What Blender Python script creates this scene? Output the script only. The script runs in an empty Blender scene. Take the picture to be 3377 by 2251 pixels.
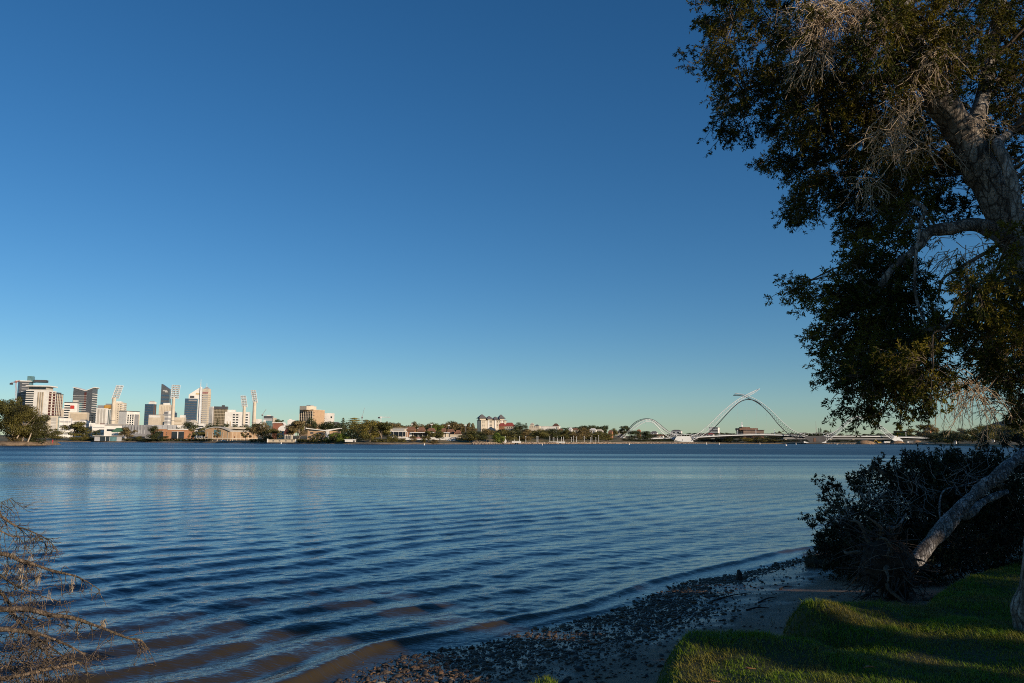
import bpy, math, random
import numpy as np
rad = math.radians
SC = bpy.context.scene
COL = SC.collection
rng = np.random.default_rng(7)
random.seed(7)

# ------------------------------------------------------------------ camera
FPX, CX, CY, HZ = 2626.6, 1688.5, 1125.5, 1454.0      # 28 mm lens in photo pixels; horizon row at the centre
CAMZ = 2.6
pitch = math.atan((HZ - CY) / FPX)
roll = rad(0.22)
Fv = np.array([0, math.cos(pitch), math.sin(pitch)])
R0 = np.array([1.0, 0, 0]); U0 = np.array([0, -math.sin(pitch), math.cos(pitch)])
Rv = R0 * math.cos(roll) + U0 * math.sin(roll)
Uv = -R0 * math.sin(roll) + U0 * math.cos(roll)
CAM = np.array([0, 0, CAMZ])
def ray(px, py):
    return Fv + Rv * ((px - CX) / FPX) + Uv * ((CY - py) / FPX)
def P(px, py, Y):                     # where the sight line through a photo pixel stands at depth Y
    d = ray(px, py); return CAM + d * (Y / d[1])
def G(px, py, z=0.0):                 # where it meets a level plane
    d = ray(px, py); return CAM + d * ((z - CAMZ) / d[2])
from mathutils import Matrix, Vector
cam = bpy.data.cameras.new("camera"); co = bpy.data.objects.new("camera", cam); COL.objects.link(co)
cam.sensor_width = 36; cam.lens = 28; cam.clip_start = 0.05; cam.clip_end = 20000
M = Matrix(((Rv[0], Uv[0], -Fv[0], 0), (Rv[1], Uv[1], -Fv[1], 0), (Rv[2], Uv[2], -Fv[2], CAMZ), (0, 0, 0, 1)))
co.matrix_world = M
SC.camera = co

# ------------------------------------------------------------------ light
SUN_AZ, SUN_EL = 128.0, 15.0          # clockwise from the view direction
w = bpy.data.worlds.new("World"); SC.world = w; w.use_nodes = True
nt = w.node_tree; bg = nt.nodes["Background"]
sky = nt.nodes.new("ShaderNodeTexSky"); sky.sky_type = 'NISHITA'; sky.sun_disc = False
sky.sun_elevation = rad(SUN_EL); sky.sun_rotation = rad(SUN_AZ)
sky.air_density = 1.0; sky.dust_density = 0.3; sky.ozone_density = 3.5; sky.altitude = 800
hsv = nt.nodes.new("ShaderNodeHueSaturation"); hsv.inputs["Saturation"].default_value = 1.2; nt.links.new(sky.outputs[0], hsv.inputs["Color"])
tint = nt.nodes.new("ShaderNodeMix"); tint.data_type = 'RGBA'; tint.blend_type = 'MULTIPLY'; tint.inputs[0].default_value = 1.0; nt.links.new(hsv.outputs[0], tint.inputs[6]); tint.inputs[7].default_value = (0.87, 0.96, 1.0, 1)
nt.links.new(tint.outputs[2], bg.inputs[0]); bg.inputs[1].default_value = 0.100
sl = bpy.data.lights.new("sun", 'SUN'); sl.energy = 4.5; sl.angle = rad(0.5); sl.color = (1.0, 0.84, 0.65)
so = bpy.data.objects.new("sun", sl); COL.objects.link(so)
sdir = np.array([math.sin(rad(SUN_AZ)) * math.cos(rad(SUN_EL)), math.cos(rad(SUN_AZ)) * math.cos(rad(SUN_EL)), math.sin(rad(SUN_EL))])
so.rotation_euler = Vector(sdir).to_track_quat('Z', 'Y').to_euler()
so.location = (30, -25, 40)
SC.view_settings.view_transform = 'Standard'; SC.view_settings.look = 'None'
SC.view_settings.gamma = 1; SC.view_settings.exposure = 0.0
SC.cycles.max_bounces = 6; SC.cycles.diffuse_bounces = 2; SC.cycles.glossy_bounces = 3
SC.cycles.transmission_bounces = 2; SC.cycles.transparent_max_bounces = 4
SC.cycles.caustics_reflective = False; SC.cycles.caustics_refractive = False
SC.cycles.sample_clamp_indirect = 4
SC.cycles.use_denoising = False
SC.cycles.pixel_filter_type = 'BLACKMAN_HARRIS'; SC.cycles.filter_width = 1.0

# ------------------------------------------------------------------ materials
def newmat(name):
    m = bpy.data.materials.new(name); m.use_nodes = True
    n = m.node_tree; b = n.nodes["Principled BSDF"]; return m, n, b
def c4(c): return (c[0], c[1], c[2], 1)
def mix_rgb(n, fac, a, b):
    x = n.nodes.new("ShaderNodeMix"); x.data_type = 'RGBA'
    if fac is not None: n.links.new(fac, x.inputs[0])
    for i, v in ((6, a), (7, b)):
        if isinstance(v, (tuple, list)): x.inputs[i].default_value = c4(v)
        else: n.links.new(v, x.inputs[i])
    return x.outputs[2]
def ramp(n, fac, lo, hi):
    r = n.nodes.new("ShaderNodeMapRange"); n.links.new(fac, r.inputs[0])
    r.inputs[1].default_value = lo; r.inputs[2].default_value = hi; return r.outputs[0]
def noise(n, scale, detail=4, coord=None, rough=0.55, vec=None):
    t = n.nodes.new("ShaderNodeTexNoise"); t.inputs["Scale"].default_value = scale; t.inputs["Detail"].default_value = detail
    t.inputs["Roughness"].default_value = rough
    if vec is None:
        g = n.nodes.new("ShaderNodeNewGeometry"); vec = g.outputs["Position"]
        if coord: vec = n.nodes.new("ShaderNodeTexCoord").outputs[coord]
    n.links.new(vec, t.inputs["Vector"]); return t.outputs["Fac"]
def stretch(n, s, rz=0.0):
    g = n.nodes.new("ShaderNodeNewGeometry"); m = n.nodes.new("ShaderNodeMapping"); m.vector_type = 'POINT'
    m.inputs["Rotation"].default_value = (0, 0, rz); m.inputs["Scale"].default_value = s
    n.links.new(g.outputs["Position"], m.inputs["Vector"]); return m.outputs[0]
_plain = {}
def plain(name, col, rough=0.7, var=0.12, scale=0.15, spec=0.3, metal=0.0):
    """wall paint, concrete and the like: one colour with soft weathering"""
    if name in _plain: return _plain[name]
    m, n, b = newmat(name)
    f = noise(n, scale, 5); f = ramp(n, f, 0.3, 0.7)
    lo = tuple(x * (1 - var) for x in col); hi = tuple(min(1, x * (1 + var)) for x in col)
    n.links.new(mix_rgb(n, f, lo, hi), b.inputs["Base Color"])
    b.inputs["Roughness"].default_value = rough; b.inputs["Specular IOR Level"].default_value = spec
    b.inputs["Metallic"].default_value = metal
    _plain[name] = m; return m
def leafmat(name, c1, c2, c3=None, trans=0.25, rough=0.55, clump=0.0, spec=0.25):
    m, n, b = newmat(name)
    g = n.nodes.new("ShaderNodeNewGeometry"); r = g.outputs["Random Per Island"]
    col = mix_rgb(n, r, c1, c2)
    if c3:
        o = n.nodes.new("ShaderNodeTexCoord")
        f = noise(n, clump if clump else 3.0, 2, vec=(g.outputs["Position"] if clump else o.outputs["Object"]))
        col = mix_rgb(n, ramp(n, f, 0.42, 0.62), col, c3)
    n.links.new(col, b.inputs["Base Color"]); b.inputs["Roughness"].default_value = rough
    b.inputs["Specular IOR Level"].default_value = spec
    if trans:
        t = n.nodes.new("ShaderNodeBsdfTranslucent"); n.links.new(col, t.inputs[0])
        x = n.nodes.new("ShaderNodeMixShader"); x.inputs[0].default_value = trans
        n.links.new(b.outputs[0], x.inputs[1]); n.links.new(t.outputs[0], x.inputs[2])
        n.links.new(x.outputs[0], n.nodes["Material Output"].inputs[0])
    return m

# ------------------------------------------------------------------ mesh tools
def npmesh(name, V, quads=None, tris=None, smooth=False):
    me = bpy.data.meshes.new(name); V = np.asarray(V, np.float32)
    parts, tot = [], []
    if quads is not None and len(quads): parts.append(np.asarray(quads, np.int32).ravel()); tot.append(np.full(len(quads), 4, np.int32))
    if tris is not None and len(tris): parts.append(np.asarray(tris, np.int32).ravel()); tot.append(np.full(len(tris), 3, np.int32))
    loops = np.concatenate(parts); tot = np.concatenate(tot); st = np.concatenate(([0], np.cumsum(tot)[:-1])).astype(np.int32)
    me.vertices.add(len(V)); me.vertices.foreach_set("co", V.ravel())
    me.loops.add(len(loops)); me.loops.foreach_set("vertex_index", loops)
    me.polygons.add(len(tot)); me.polygons.foreach_set("loop_start", st); me.polygons.foreach_set("loop_total", tot)
    if smooth: me.polygons.foreach_set("use_smooth", np.ones(len(tot), bool))
    me.update(calc_edges=True); return me
def link(name, me, mat=None, parent=None, loc=None):
    o = bpy.data.objects.new(name, me); COL.objects.link(o)
    if mat is not None and not me.materials: me.materials.append(mat)
    if parent is not None: o.parent = parent
    if loc is not None: o.location = loc
    return o
def tag(o, label=None, cat=None, group=None, kind=None):
    if label: o["label"] = label
    if cat: o["category"] = cat
    if group: o["group"] = group
    if kind: o["kind"] = kind
    return o
def thing(name, label, cat, loc=(0, 0, 0), rz=0.0, group=None):
    o = bpy.data.objects.new(name, None); COL.objects.link(o)
    o.location = [float(v) for v in loc]; o.rotation_euler = (0, 0, rz); o.empty_display_size = 0.2
    return tag(o, label, cat, group)
def copy_thing(root):
    r = root.copy(); COL.objects.link(r)
    for ch in list(root.children):
        c = ch.copy(); COL.objects.link(c); c.parent = r
        for gch in ch.children:
            d = gch.copy(); COL.objects.link(d); d.parent = c
    return r
def catmull(pts, n):
    """smooth resampling of a polyline, any number of columns"""
    p = np.asarray(pts, float); p = np.vstack((2 * p[0] - p[1], p, 2 * p[-1] - p[-2])); out = []
    for i in range(1, len(p) - 2):
        for t in np.linspace(0, 1, n, endpoint=False):
            a, b, c, d = p[i - 1], p[i], p[i + 1], p[i + 2]
            out.append(0.5 * (2 * b + (c - a) * t + (2 * a - 5 * b + 4 * c - d) * t * t + (3 * b - a - 3 * c + d) * t ** 3))
    out.append(p[-2]); return np.array(out)
class MB:
    def __init__(s, off=(0, 0, 0)): s.v = []; s.f = []; s.off = np.array(off, float)
    def add(s, V, F):
        k = len(s.v); s.v += [tuple(np.asarray(q, float) - s.off) for q in V]; s.f += [tuple(i + k for i in f) for f in F]; return s
    def box(s, x0, x1, y0, y1, z0, z1):
        return s.add([(x0, y0, z0), (x1, y0, z0), (x1, y1, z0), (x0, y1, z0), (x0, y0, z1), (x1, y0, z1), (x1, y1, z1), (x0, y1, z1)],
              [(0, 3, 2, 1), (4, 5, 6, 7), (0, 1, 5, 4), (1, 2, 6, 5), (2, 3, 7, 6), (3, 0, 4, 7)])
    def prism(s, poly, y0, y1):        # polygon in x,z pulled along y
        n = len(poly); V = [(x, y0, z) for x, z in poly] + [(x, y1, z) for x, z in poly]
        return s.add(V, [tuple(range(n)), tuple(range(2 * n - 1, n - 1, -1))] + [(i, i + n, (i + 1) % n + n, (i + 1) % n) for i in range(n)])
    def slab(s, poly, z0, z1):         # polygon in x,y pulled along z
        n = len(poly); V = [(x, y, z0) for x, y in poly] + [(x, y, z1) for x, y in poly]
        return s.add(V, [tuple(range(n - 1, -1, -1)), tuple(range(n, 2 * n))] + [(i, (i + 1) % n, (i + 1) % n + n, i + n) for i in range(n)])
    def hip(s, x0, x1, y0, y1, z0, z1, ridge=0.0, over=0.0):
        x0 -= over; x1 += over; y0 -= over; y1 += over; xm = (x0 + x1) / 2; ym = (y0 + y1) / 2; h = (x1 - x0) / 2 * ridge
        return s.add([(x0, y0, z0), (x1, y0, z0), (x1, y1, z0), (x0, y1, z0), (xm - h, ym, z1), (xm + h, ym, z1)],
              [(0, 3, 2, 1), (0, 1, 5, 4), (1, 2, 5), (2, 3, 4, 5), (3, 0, 4)])
    def tube(s, pts, r, n=6):
        p = np.asarray(pts, float); m = len(p); r = np.broadcast_to(np.asarray(r, float), (m,))
        t = np.gradient(p, axis=0); t /= np.linalg.norm(t, axis=1)[:, None] + 1e-9
        ref = np.array([0, 0, 1.0]) if abs(t[0][2]) < 0.9 else np.array([1.0, 0, 0])
        V = []
        a = ref - t[0] * np.dot(ref, t[0]); a /= np.linalg.norm(a)
        for i in range(m):
            a = a - t[i] * np.dot(a, t[i]); a /= np.linalg.norm(a); b = np.cross(t[i], a)
            for k in range(n):
                q = 2 * math.pi * k / n; V.append(p[i] + r[i] * (a * math.cos(q) + b * math.sin(q)))
        Fc = [(i * n + k, i * n + (k + 1) % n, (i + 1) * n + (k + 1) % n, (i + 1) * n + k) for i in range(m - 1) for k in range(n)]
        return s.add(V, Fc + [tuple(range(n - 1, -1, -1)), tuple((m - 1) * n + k for k in range(n))])
    def bar(s, a, b, r, n=4): return s.tube([a, b], r, n)
    def build(s, name, mat, parent=None, smooth=False):
        me = bpy.data.meshes.new(name); me.from_pydata(s.v, [], s.f); me.update()
        if smooth: me.polygons.foreach_set("use_smooth", np.ones(len(me.polygons), bool))
        return link(name, me, mat, parent)
def tubes_np(A, B, ra, rb, n=3):
    """many thin straight pieces at once"""
    A = np.asarray(A); B = np.asarray(B); N = len(A); t = B - A; t = t / (np.linalg.norm(t, axis=1)[:, None] + 1e-9)
    ref = np.where(np.abs(t[:, 2:3]) < 0.9, np.array([[0, 0, 1.0]]), np.array([[1.0, 0, 0]]))
    u = np.cross(t, ref); u /= np.linalg.norm(u, axis=1)[:, None] + 1e-9; v = np.cross(t, u)
    ra = np.broadcast_to(np.asarray(ra, float), (N,))[:, None]; rb = np.broadcast_to(np.asarray(rb, float), (N,))[:, None]
    V = np.empty((N, 2 * n, 3))
    for k in range(n):
        q = 2 * math.pi * k / n; d = u * math.cos(q) + v * math.sin(q); V[:, k] = A + d * ra; V[:, n + k] = B + d * rb
    base = (np.arange(N) * 2 * n)[:, None]
    Q = np.concatenate([base + np.array([[k, (k + 1) % n, n + (k + 1) % n, n + k]]) for k in range(n)])
    return V.reshape(-1, 3), Q
def leaves_np(C, D, L, Wd, r=rng):
    """diamond leaves at C pointing along D"""
    N = len(C); D = D / (np.linalg.norm(D, axis=1)[:, None] + 1e-9)
    x = r.normal(size=(N, 3)); S = np.cross(D, x); S /= np.linalg.norm(S, axis=1)[:, None] + 1e-9
    L = np.broadcast_to(np.asarray(L, float), (N,))[:, None]; Wd = np.broadcast_to(np.asarray(Wd, float), (N,))[:, None]
    V = np.stack([C, C + D * L * 0.5 + S * Wd, C + D * L, C + D * L * 0.5 - S * Wd], 1).reshape(-1, 3)
    return V, (np.arange(N) * 4)[:, None] + np.arange(4)[None]
def unit(r, N):
    v = r.normal(size=(N, 3)); return v / np.linalg.norm(v, axis=1)[:, None]
def vnoise(x, y, seed=0):
    """cheap smooth value noise on arrays"""
    x = np.asarray(x, float); y = np.asarray(y, float); xi = np.floor(x).astype(int); yi = np.floor(y).astype(int); fx = x - xi; fy = y - yi
    fx = fx * fx * (3 - 2 * fx); fy = fy * fy * (3 - 2 * fy)
    def h(a, b):
        n = (a * 374761393 + b * 668265263 + seed * 974634777) & 0x7fffffff; n = ((n ^ (n >> 13)) * 1274126177) & 0x7fffffff
        return ((n ^ (n >> 16)) & 0xffff) / 65535.0
    return (h(xi, yi) * (1 - fx) + h(xi + 1, yi) * fx) * (1 - fy) + (h(xi, yi + 1) * (1 - fx) + h(xi + 1, yi + 1) * fx) * fy
# ------------------------------------------------------------------ near shore, shared heights
NX, NY = 0.7071, -0.7071                      # inland direction; the shore runs at 45 degrees
def inland(x, y):
    x = np.asarray(x, float); y = np.asarray(y, float)
    s = (x + 3.05) * NX + (y - 8.75) * NY
    t = (x + 3.05) * 0.7071 + (y - 8.75) * 0.7071
    s = s - np.interp(t, [-3, 0.5, 2, 6, 8.5], [1.1, 1.0, 0.55, 0.6, 0.0]) + 0.22 * (vnoise(t * 0.5, t * 0 + 3, 4) - 0.5) + 0.008 * np.maximum(t - 12, 0) ** 1.5
    return s
LAWN_PX = [(1560, 2420), (1650, 2265), (1715, 2224), (1800, 2204), (1885, 2220), (1935, 2275), (2010, 2340), (2120, 2330), (2140, 2220), (2165, 2150), (2210, 2112), (2300, 2095),
           (2420, 2090), (2540, 2097), (2640, 2094), (2630, 2065), (2580, 2035), (2575, 2008), (2640, 1988), (2740, 1980), (2850, 1975), (2940, 1980),
           (2985, 1992), (3030, 1985), (3060, 1940), (3180, 1890), (3377, 1840)]
LIP = [tuple(G(a, b, 0.72)[:2]) for a, b in LAWN_PX]
LIP = LIP[::1] + [(9.0, 14.5), (14, 19), (30, 34), (90, 70), (90, -60), (-30, -60), (-14, -20), (-5, -1.0), (-2.2, 2.5)]
def lawn_dist(x, y):
    """signed distance to the lawn's edge, positive on the lawn"""
    x = np.asarray(x, float); y = np.asarray(y, float); sh = x.shape; x = x.ravel(); y = y.ravel()
    d2 = np.full(x.shape, 1e9); ins = np.zeros(x.shape, bool); n = len(LIP)
    for i in range(n):
        ax, ay = LIP[i]; bx, by = LIP[(i + 1) % n]; ex, ey = bx - ax, by - ay
        t = np.clip(((x - ax) * ex + (y - ay) * ey) / (ex * ex + ey * ey + 1e-9), 0, 1)
        d2 = np.minimum(d2, (x - ax - t * ex) ** 2 + (y - ay - t * ey) ** 2)
        c = ((ay > y) != (by > y)) & (x < (bx - ax) * (y - ay) / (by - ay + 1e-12) + ax); ins ^= c
    d = np.sqrt(d2); return np.where(ins, d, -d).reshape(sh)
def beach_z(x, y):
    s = inland(x, y); x = np.asarray(x, float); y = np.asarray(y, float)
    z = np.where(s < 0, s * 0.09, np.minimum(s * 0.105, 0.5 + (s - 4.8) * 0.01))
    z = np.maximum(z, -2.5)
    return z + 0.03 * (vnoise(x * 1.3, y * 1.3, 1) - 0.5) + 0.012 * (vnoise(x * 6, y * 6, 2) - 0.5) * (s > 0)
MOUNDS = [(*G(2710, 2020, 0.8)[:2], 0.38, 0.17), (*G(2880, 2005, 0.8)[:2], 0.32, 0.12), (*G(2330, 2120, 0.8)[:2], 0.55, 0.13), (*G(2560, 2125, 0.8)[:2], 0.4, 0.07), (*G(2700, 2090, 0.8)[:2], 0.35, -0.14)]
def lawn_z(x, y, d=None):
    if d is None: d = lawn_dist(x, y)
    x = np.asarray(x, float); y = np.asarray(y, float)
    k = np.clip(d / 0.22, 0, 1); k = np.sqrt(k)
    bump = 0.10 * (vnoise(x * 1.1 + 5, y * 1.1, 8) - 0.5) + 0.05 * (vnoise(x * 3, y * 3, 9) - 0.5)
    top = 0.72 + np.minimum(np.maximum(d, 0), 12) * 0.022 + bump * np.clip(d / 0.5, 0.3, 1)
    for mx, my, mr, mh in MOUNDS: top = top + mh * np.exp(-((x - mx) ** 2 + (y - my) ** 2) / mr ** 2)
    b = beach_z(x, y)
    return b + (np.maximum(top, b) - b) * k
def grid_mesh(name, xs, ys, zf, mask=None, smooth=True):
    X, Y = np.meshgrid(xs, ys); Z = zf(X, Y); nx = len(xs)
    V = np.stack([X, Y, Z], -1).reshape(-1, 3); i = (np.arange(len(ys) - 1)[:, None] * nx + np.arange(nx - 1)[None]).ravel()
    Q = np.stack([i, i + 1, i + nx + 1, i + nx], 1)
    if mask is not None:
        mk = mask(X, Y).ravel(); Q = Q[mk[Q].any(1)]
        used = np.unique(Q); mp = np.zeros(len(V), int); mp[used] = np.arange(len(used)); V = V[used]; Q = mp[Q]
    return npmesh(name, V, Q, smooth=smooth)
def spaced(a, b, c, d, fine, nco):
    return np.concatenate([a + (b - a) * (1 - np.linspace(1, 0, nco, endpoint=False) ** 2), np.arange(b, c, fine), c + (d - c) * np.linspace(0, 1, nco) ** 2])

# beach: sand, wet towards the water
m, n, b = newmat("sand")
g = n.nodes.new("ShaderNodeNewGeometry"); sx = n.nodes.new("ShaderNodeSeparateXYZ"); n.links.new(g.outputs["Position"], sx.inputs[0])
f1 = noise(n, 2.2, 6); f2 = noise(n, 60, 4)
dry = mix_rgb(n, ramp(n, f1, 0.3, 0.7), (0.29, 0.165, 0.088), (0.40, 0.24, 0.135)); dry = mix_rgb(n, ramp(n, f2, 0.35, 0.75), dry, (0.15, 0.11, 0.08))
wet = mix_rgb(n, ramp(n, f1, 0.3, 0.7), (0.075, 0.042, 0.022), (0.12, 0.070, 0.038))
ad = n.nodes.new("ShaderNodeMath"); ad.operation = 'MULTIPLY_ADD'; n.links.new(f1, ad.inputs[0]); ad.inputs[1].default_value = -0.35; n.links.new(sx.outputs[2], ad.inputs[2])
wf = ramp(n, ad.outputs[0], -0.03, 0.12)
n.links.new(mix_rgb(n, wf, wet, dry), b.inputs["Base Color"])
rr = n.nodes.new("ShaderNodeMapRange"); n.links.new(wf, rr.inputs[0]); rr.inputs[3].default_value = 0.28; rr.inputs[4].default_value = 0.9; n.links.new(rr.outputs[0], b.inputs["Roughness"])
bp = n.nodes.new("ShaderNodeBump"); bp.inputs["Strength"].default_value = 0.5; bp.inputs["Distance"].default_value = 0.02
n.links.new(noise(n, 28, 6), bp.inputs["Height"]); n.links.new(bp.outputs[0], b.inputs["Normal"])
SAND = m
tag(link("beach", grid_mesh("beach", spaced(-40, -6, 10, 90, 0.05, 30), spaced(-60, 4, 24, 75, 0.06, 30), beach_z), SAND), "sandy beach sloping into the river", kind="structure")
# lawn soil
m, n, b = newmat("turf_soil")
n.links.new(mix_rgb(n, ramp(n, noise(n, 9, 5), 0.35, 0.65), (0.030, 0.045, 0.010), (0.06, 0.055, 0.02)), b.inputs["Base Color"]); b.inputs["Roughness"].default_value = 0.95
TURF = m
LMASK = lambda X, Y: lawn_dist(X, Y) > -0.03
tag(link("lawn", grid_mesh("lawn", spaced(-30, -4, 9, 90, 0.06, 26), spaced(-60, 3, 19, 70, 0.06, 26), lambda X, Y: lawn_z(X, Y) + 0.004, LMASK), TURF), "grassy bank above the beach", kind="structure")

# grass blades
GRASS = leafmat("grass_blade", (0.070, 0.155, 0.007), (0.19, 0.26, 0.015), (0.22, 0.19, 0.035), trans=0.3, clump=2.2)
r = np.random.default_rng(21)
def blades(N, xr, yr, hmin, hmax, fine):
    x = r.uniform(*xr, N); y = r.uniform(*yr, N); d = lawn_dist(x, y)
    k = (d > 0.0) & (np.abs(x) < 0.70 * y + 0.6) & (r.uniform(size=N) < np.clip(1.25 - y * 0.035, 0.3, 1)); x, y, d = x[k], y[k], d[k]
    z = lawn_z(x, y, d); n_ = len(x)
    h = r.uniform(hmin, hmax, n_) * (0.35 + 1.0 * vnoise(x * 2.2, y * 2.2, 5) + 0.5 * vnoise(x * 9, y * 9, 6)) * (1 + 0.15 * (d < 0.25))
    az = r.uniform(0, 2 * np.pi, n_); lean = r.uniform(0.15, 0.9, n_)
    D = np.stack([np.cos(az) * lean, np.sin(az) * lean, np.ones(n_)], 1); D /= np.linalg.norm(D, axis=1)[:, None]
    S = np.stack([-np.sin(az), np.cos(az), 0 * az], 1) * (fine * (0.8 + 0.05 * y))[:, None]
    B = np.stack([x, y, z - 0.004], 1); Mi = B + D * h[:, None] * 0.55
    T = B + D * h[:, None] + np.stack([np.cos(az), np.sin(az), -0.6 + 0 * az], 1) * (h * 0.25)[:, None]
    V = np.stack([B - S, B + S, Mi + S * 0.7, Mi - S * 0.7, T], 1).reshape(-1, 3); i = np.arange(n_)[:, None] * 5
    return V, i + np.array([[0, 1, 2, 3]]), i + np.array([[3, 2, 4]])
V, Q, T = blades(480000, (-0.4, 9), (4.6, 17), 0.025, 0.062, 0.0026)
tag(link("grass", npmesh("grass", V, Q, T), GRASS), "short green grass on the bank, sunlit in patches", "grass", kind="stuff")

# ------------------------------------------------------------------ pebbles and stones on the beach
m, n, b = newmat("pebble")
g = n.nodes.new("ShaderNodeNewGeometry"); cr = n.nodes.new("ShaderNodeValToRGB"); n.links.new(g.outputs["Random Per Island"], cr.inputs[0])
for i, (p, c) in enumerate([(0, (0.045, 0.03, 0.02)), (0.35, (0.085, 0.055, 0.032)), (0.6, (0.12, 0.075, 0.042)), (0.8, (0.22, 0.11, 0.045)), (0.94, (0.11, 0.09, 0.07)), (1, (0.40, 0.30, 0.20))]):
    e = cr.color_ramp.elements[i] if i < 2 else cr.color_ramp.elements.new(p); e.position = p; e.color = c4(c)
n.links.new(mix_rgb(n, ramp(n, noise(n, 70, 3), 0.3, 0.8), cr.outputs[0], (0.05, 0.04, 0.03)), b.inputs["Base Color"]); b.inputs["Roughness"].default_value = 0.6; b.inputs["Specular IOR Level"].default_value = 0.35
PEB = m
import bmesh
bm = bmesh.new(); bmesh.ops.create_icosphere(bm, subdivisions=2, radius=1.0); ICO = np.array([v.co[:] for v in bm.verts]); ICOF = np.array([[v.index for v in f.verts] for f in bm.faces]); bm.free()
bm = bmesh.new(); bmesh.ops.create_icosphere(bm, subdivisions=1, radius=1.0); ICO1 = np.array([v.co[:] for v in bm.verts]); ICO1F = np.array([[v.index for v in f.verts] for f in bm.faces]); bm.free()
def stones(x, y, size, r, base=ICO1, bf=ICO1F, zf=beach_z, sink=0.36):
    N = len(x); K = len(base)
    sc = size[:, None] * np.stack([r.uniform(0.8, 1.35, N), r.uniform(0.7, 1.1, N), r.uniform(0.28, 0.6, N)], 1)
    V = np.repeat(base[None], N, 0) * (1 + 0.22 * r.normal(size=(N, K, 1)).clip(-1.3, 1.3)) * sc[:, None, :]
    a = r.uniform(0, 6.28, N); c, s = np.cos(a)[:, None], np.sin(a)[:, None]
    X = V[..., 0] * c - V[..., 1] * s; Y = V[..., 0] * s + V[..., 1] * c
    tl = r.normal(0, 0.25, (N, 2)); Z = V[..., 2] + X * tl[:, :1] + Y * tl[:, 1:]
    z = zf(x, y) + sc[:, 2] * (1 - 2 * sink) * 0.9
    V = np.stack([X + x[:, None], Y + y[:, None], Z + z[:, None]], -1).reshape(-1, 3)
    return V, (bf[None] + (np.arange(N) * K)[:, None, None]).reshape(-1, 3)
r = np.random.default_rng(5)
N = 240000; t = r.uniform(-4, 15, N); s = r.uniform(-0.5, 4.6, N)
x = -3.05 + t * 0.7071 + s * NX; y = 8.75 + t * 0.7071 + s * NY; s = inland(x, y); d = lawn_dist(x, y)
wid = np.interp(t, [-4, 1, 4, 7, 10, 13], [3.6, 3.2, 2.7, 1.7, 0.9, 0.5])
dens = np.exp(-((s - wid * 0.33) / (wid * 0.42)) ** 2) * (0.35 + 0.9 * vnoise(x * 1.6, y * 1.6, 12)) + 0.03
k = (r.uniform(size=N) < dens * 0.5) & (d < 0.02) & (np.abs(x) < 0.72 * y + 0.5) & (y > 5.0)
x, y, s = x[k], y[k], s[k]; size = r.lognormal(-4.6, 0.66, len(x)).clip(0.004, 0.05)
V, T = stones(x, y, size, r)
tag(link("gravel", npmesh("gravel", V, tris=T), PEB), "wet brown pebbles along the water's edge", "pebbles", kind="stuff")
for i, (px, py, sz, lb) in enumerate([(722, 2238, 0.06, "rounded dark stone standing in the shallows at the bottom edge"), (1255, 2225, 0.055, "pale stone lit by the sun among the brown pebbles"),
                                      (1435, 2240, 0.05, "orange brown stone at the edge of the sunlit pebbles"), (2330, 2000, 0.05, "dark stone on the sand just left of the grass mound")]):
    q = G(px, py, 0.15); V, T = stones(np.array([q[0]]), np.array([q[1]]), np.array([sz]), r, ICO, ICOF); c = V.mean(0)
    o = link("stone", npmesh("stone", V - c, tris=T, smooth=True), plain("stone_%d" % i, [(0.07, 0.055, 0.04), (0.45, 0.36, 0.24), (0.33, 0.19, 0.09), (0.08, 0.07, 0.06)][i], 0.6, 0.3, 40), None, c)
    tag(o, lb, "stone")
# driftwood scraps and stump
WOODD = plain("wet_wood", (0.035, 0.026, 0.02), 0.7, 0.4, 25)
b0 = G(2437, 1915, 0.06); mb = MB(b0)
mb.tube([b0 + (0, 0, -0.1), b0 + (0.0, 0, 0.06), b0 + (0.012, 0, 0.14), b0 + (0.0, 0.01, 0.2)], [0.062, 0.058, 0.05, 0.022], 9)
tag(mb.build("stump", WOODD), "small dark wooden stump standing at the water's edge", "stump").location = b0
for (pa, pb, lb) in [((2350, 1945), (2475, 1930), "long dark driftwood stick on the sand right of the stump"), ((2460, 1990), (2535, 1993), "dark driftwood stick on the sand above the grass mound"),
                     ((2570, 1925), (2610, 1918), "short driftwood scrap in the middle of the sand"), ((2500, 1968), (2560, 1955), "thin curved driftwood twig on the dry sand")]:
    a = G(*pa, 0.3); c = G(*pb, 0.3); a[2] = beach_z(a[0], a[1]) + 0.008; c[2] = beach_z(c[0], c[1]) + 0.012; mid = (a + c) / 2 + np.array([0.02, 0.06, 0.01])
    mb = MB(a); mb.tube(catmull([a, mid, c], 4), np.linspace(0.014, 0.006, 9), 5); tag(mb.build("driftwood", WOODD), lb, "driftwood", "driftwood on the sand").location = a
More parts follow.
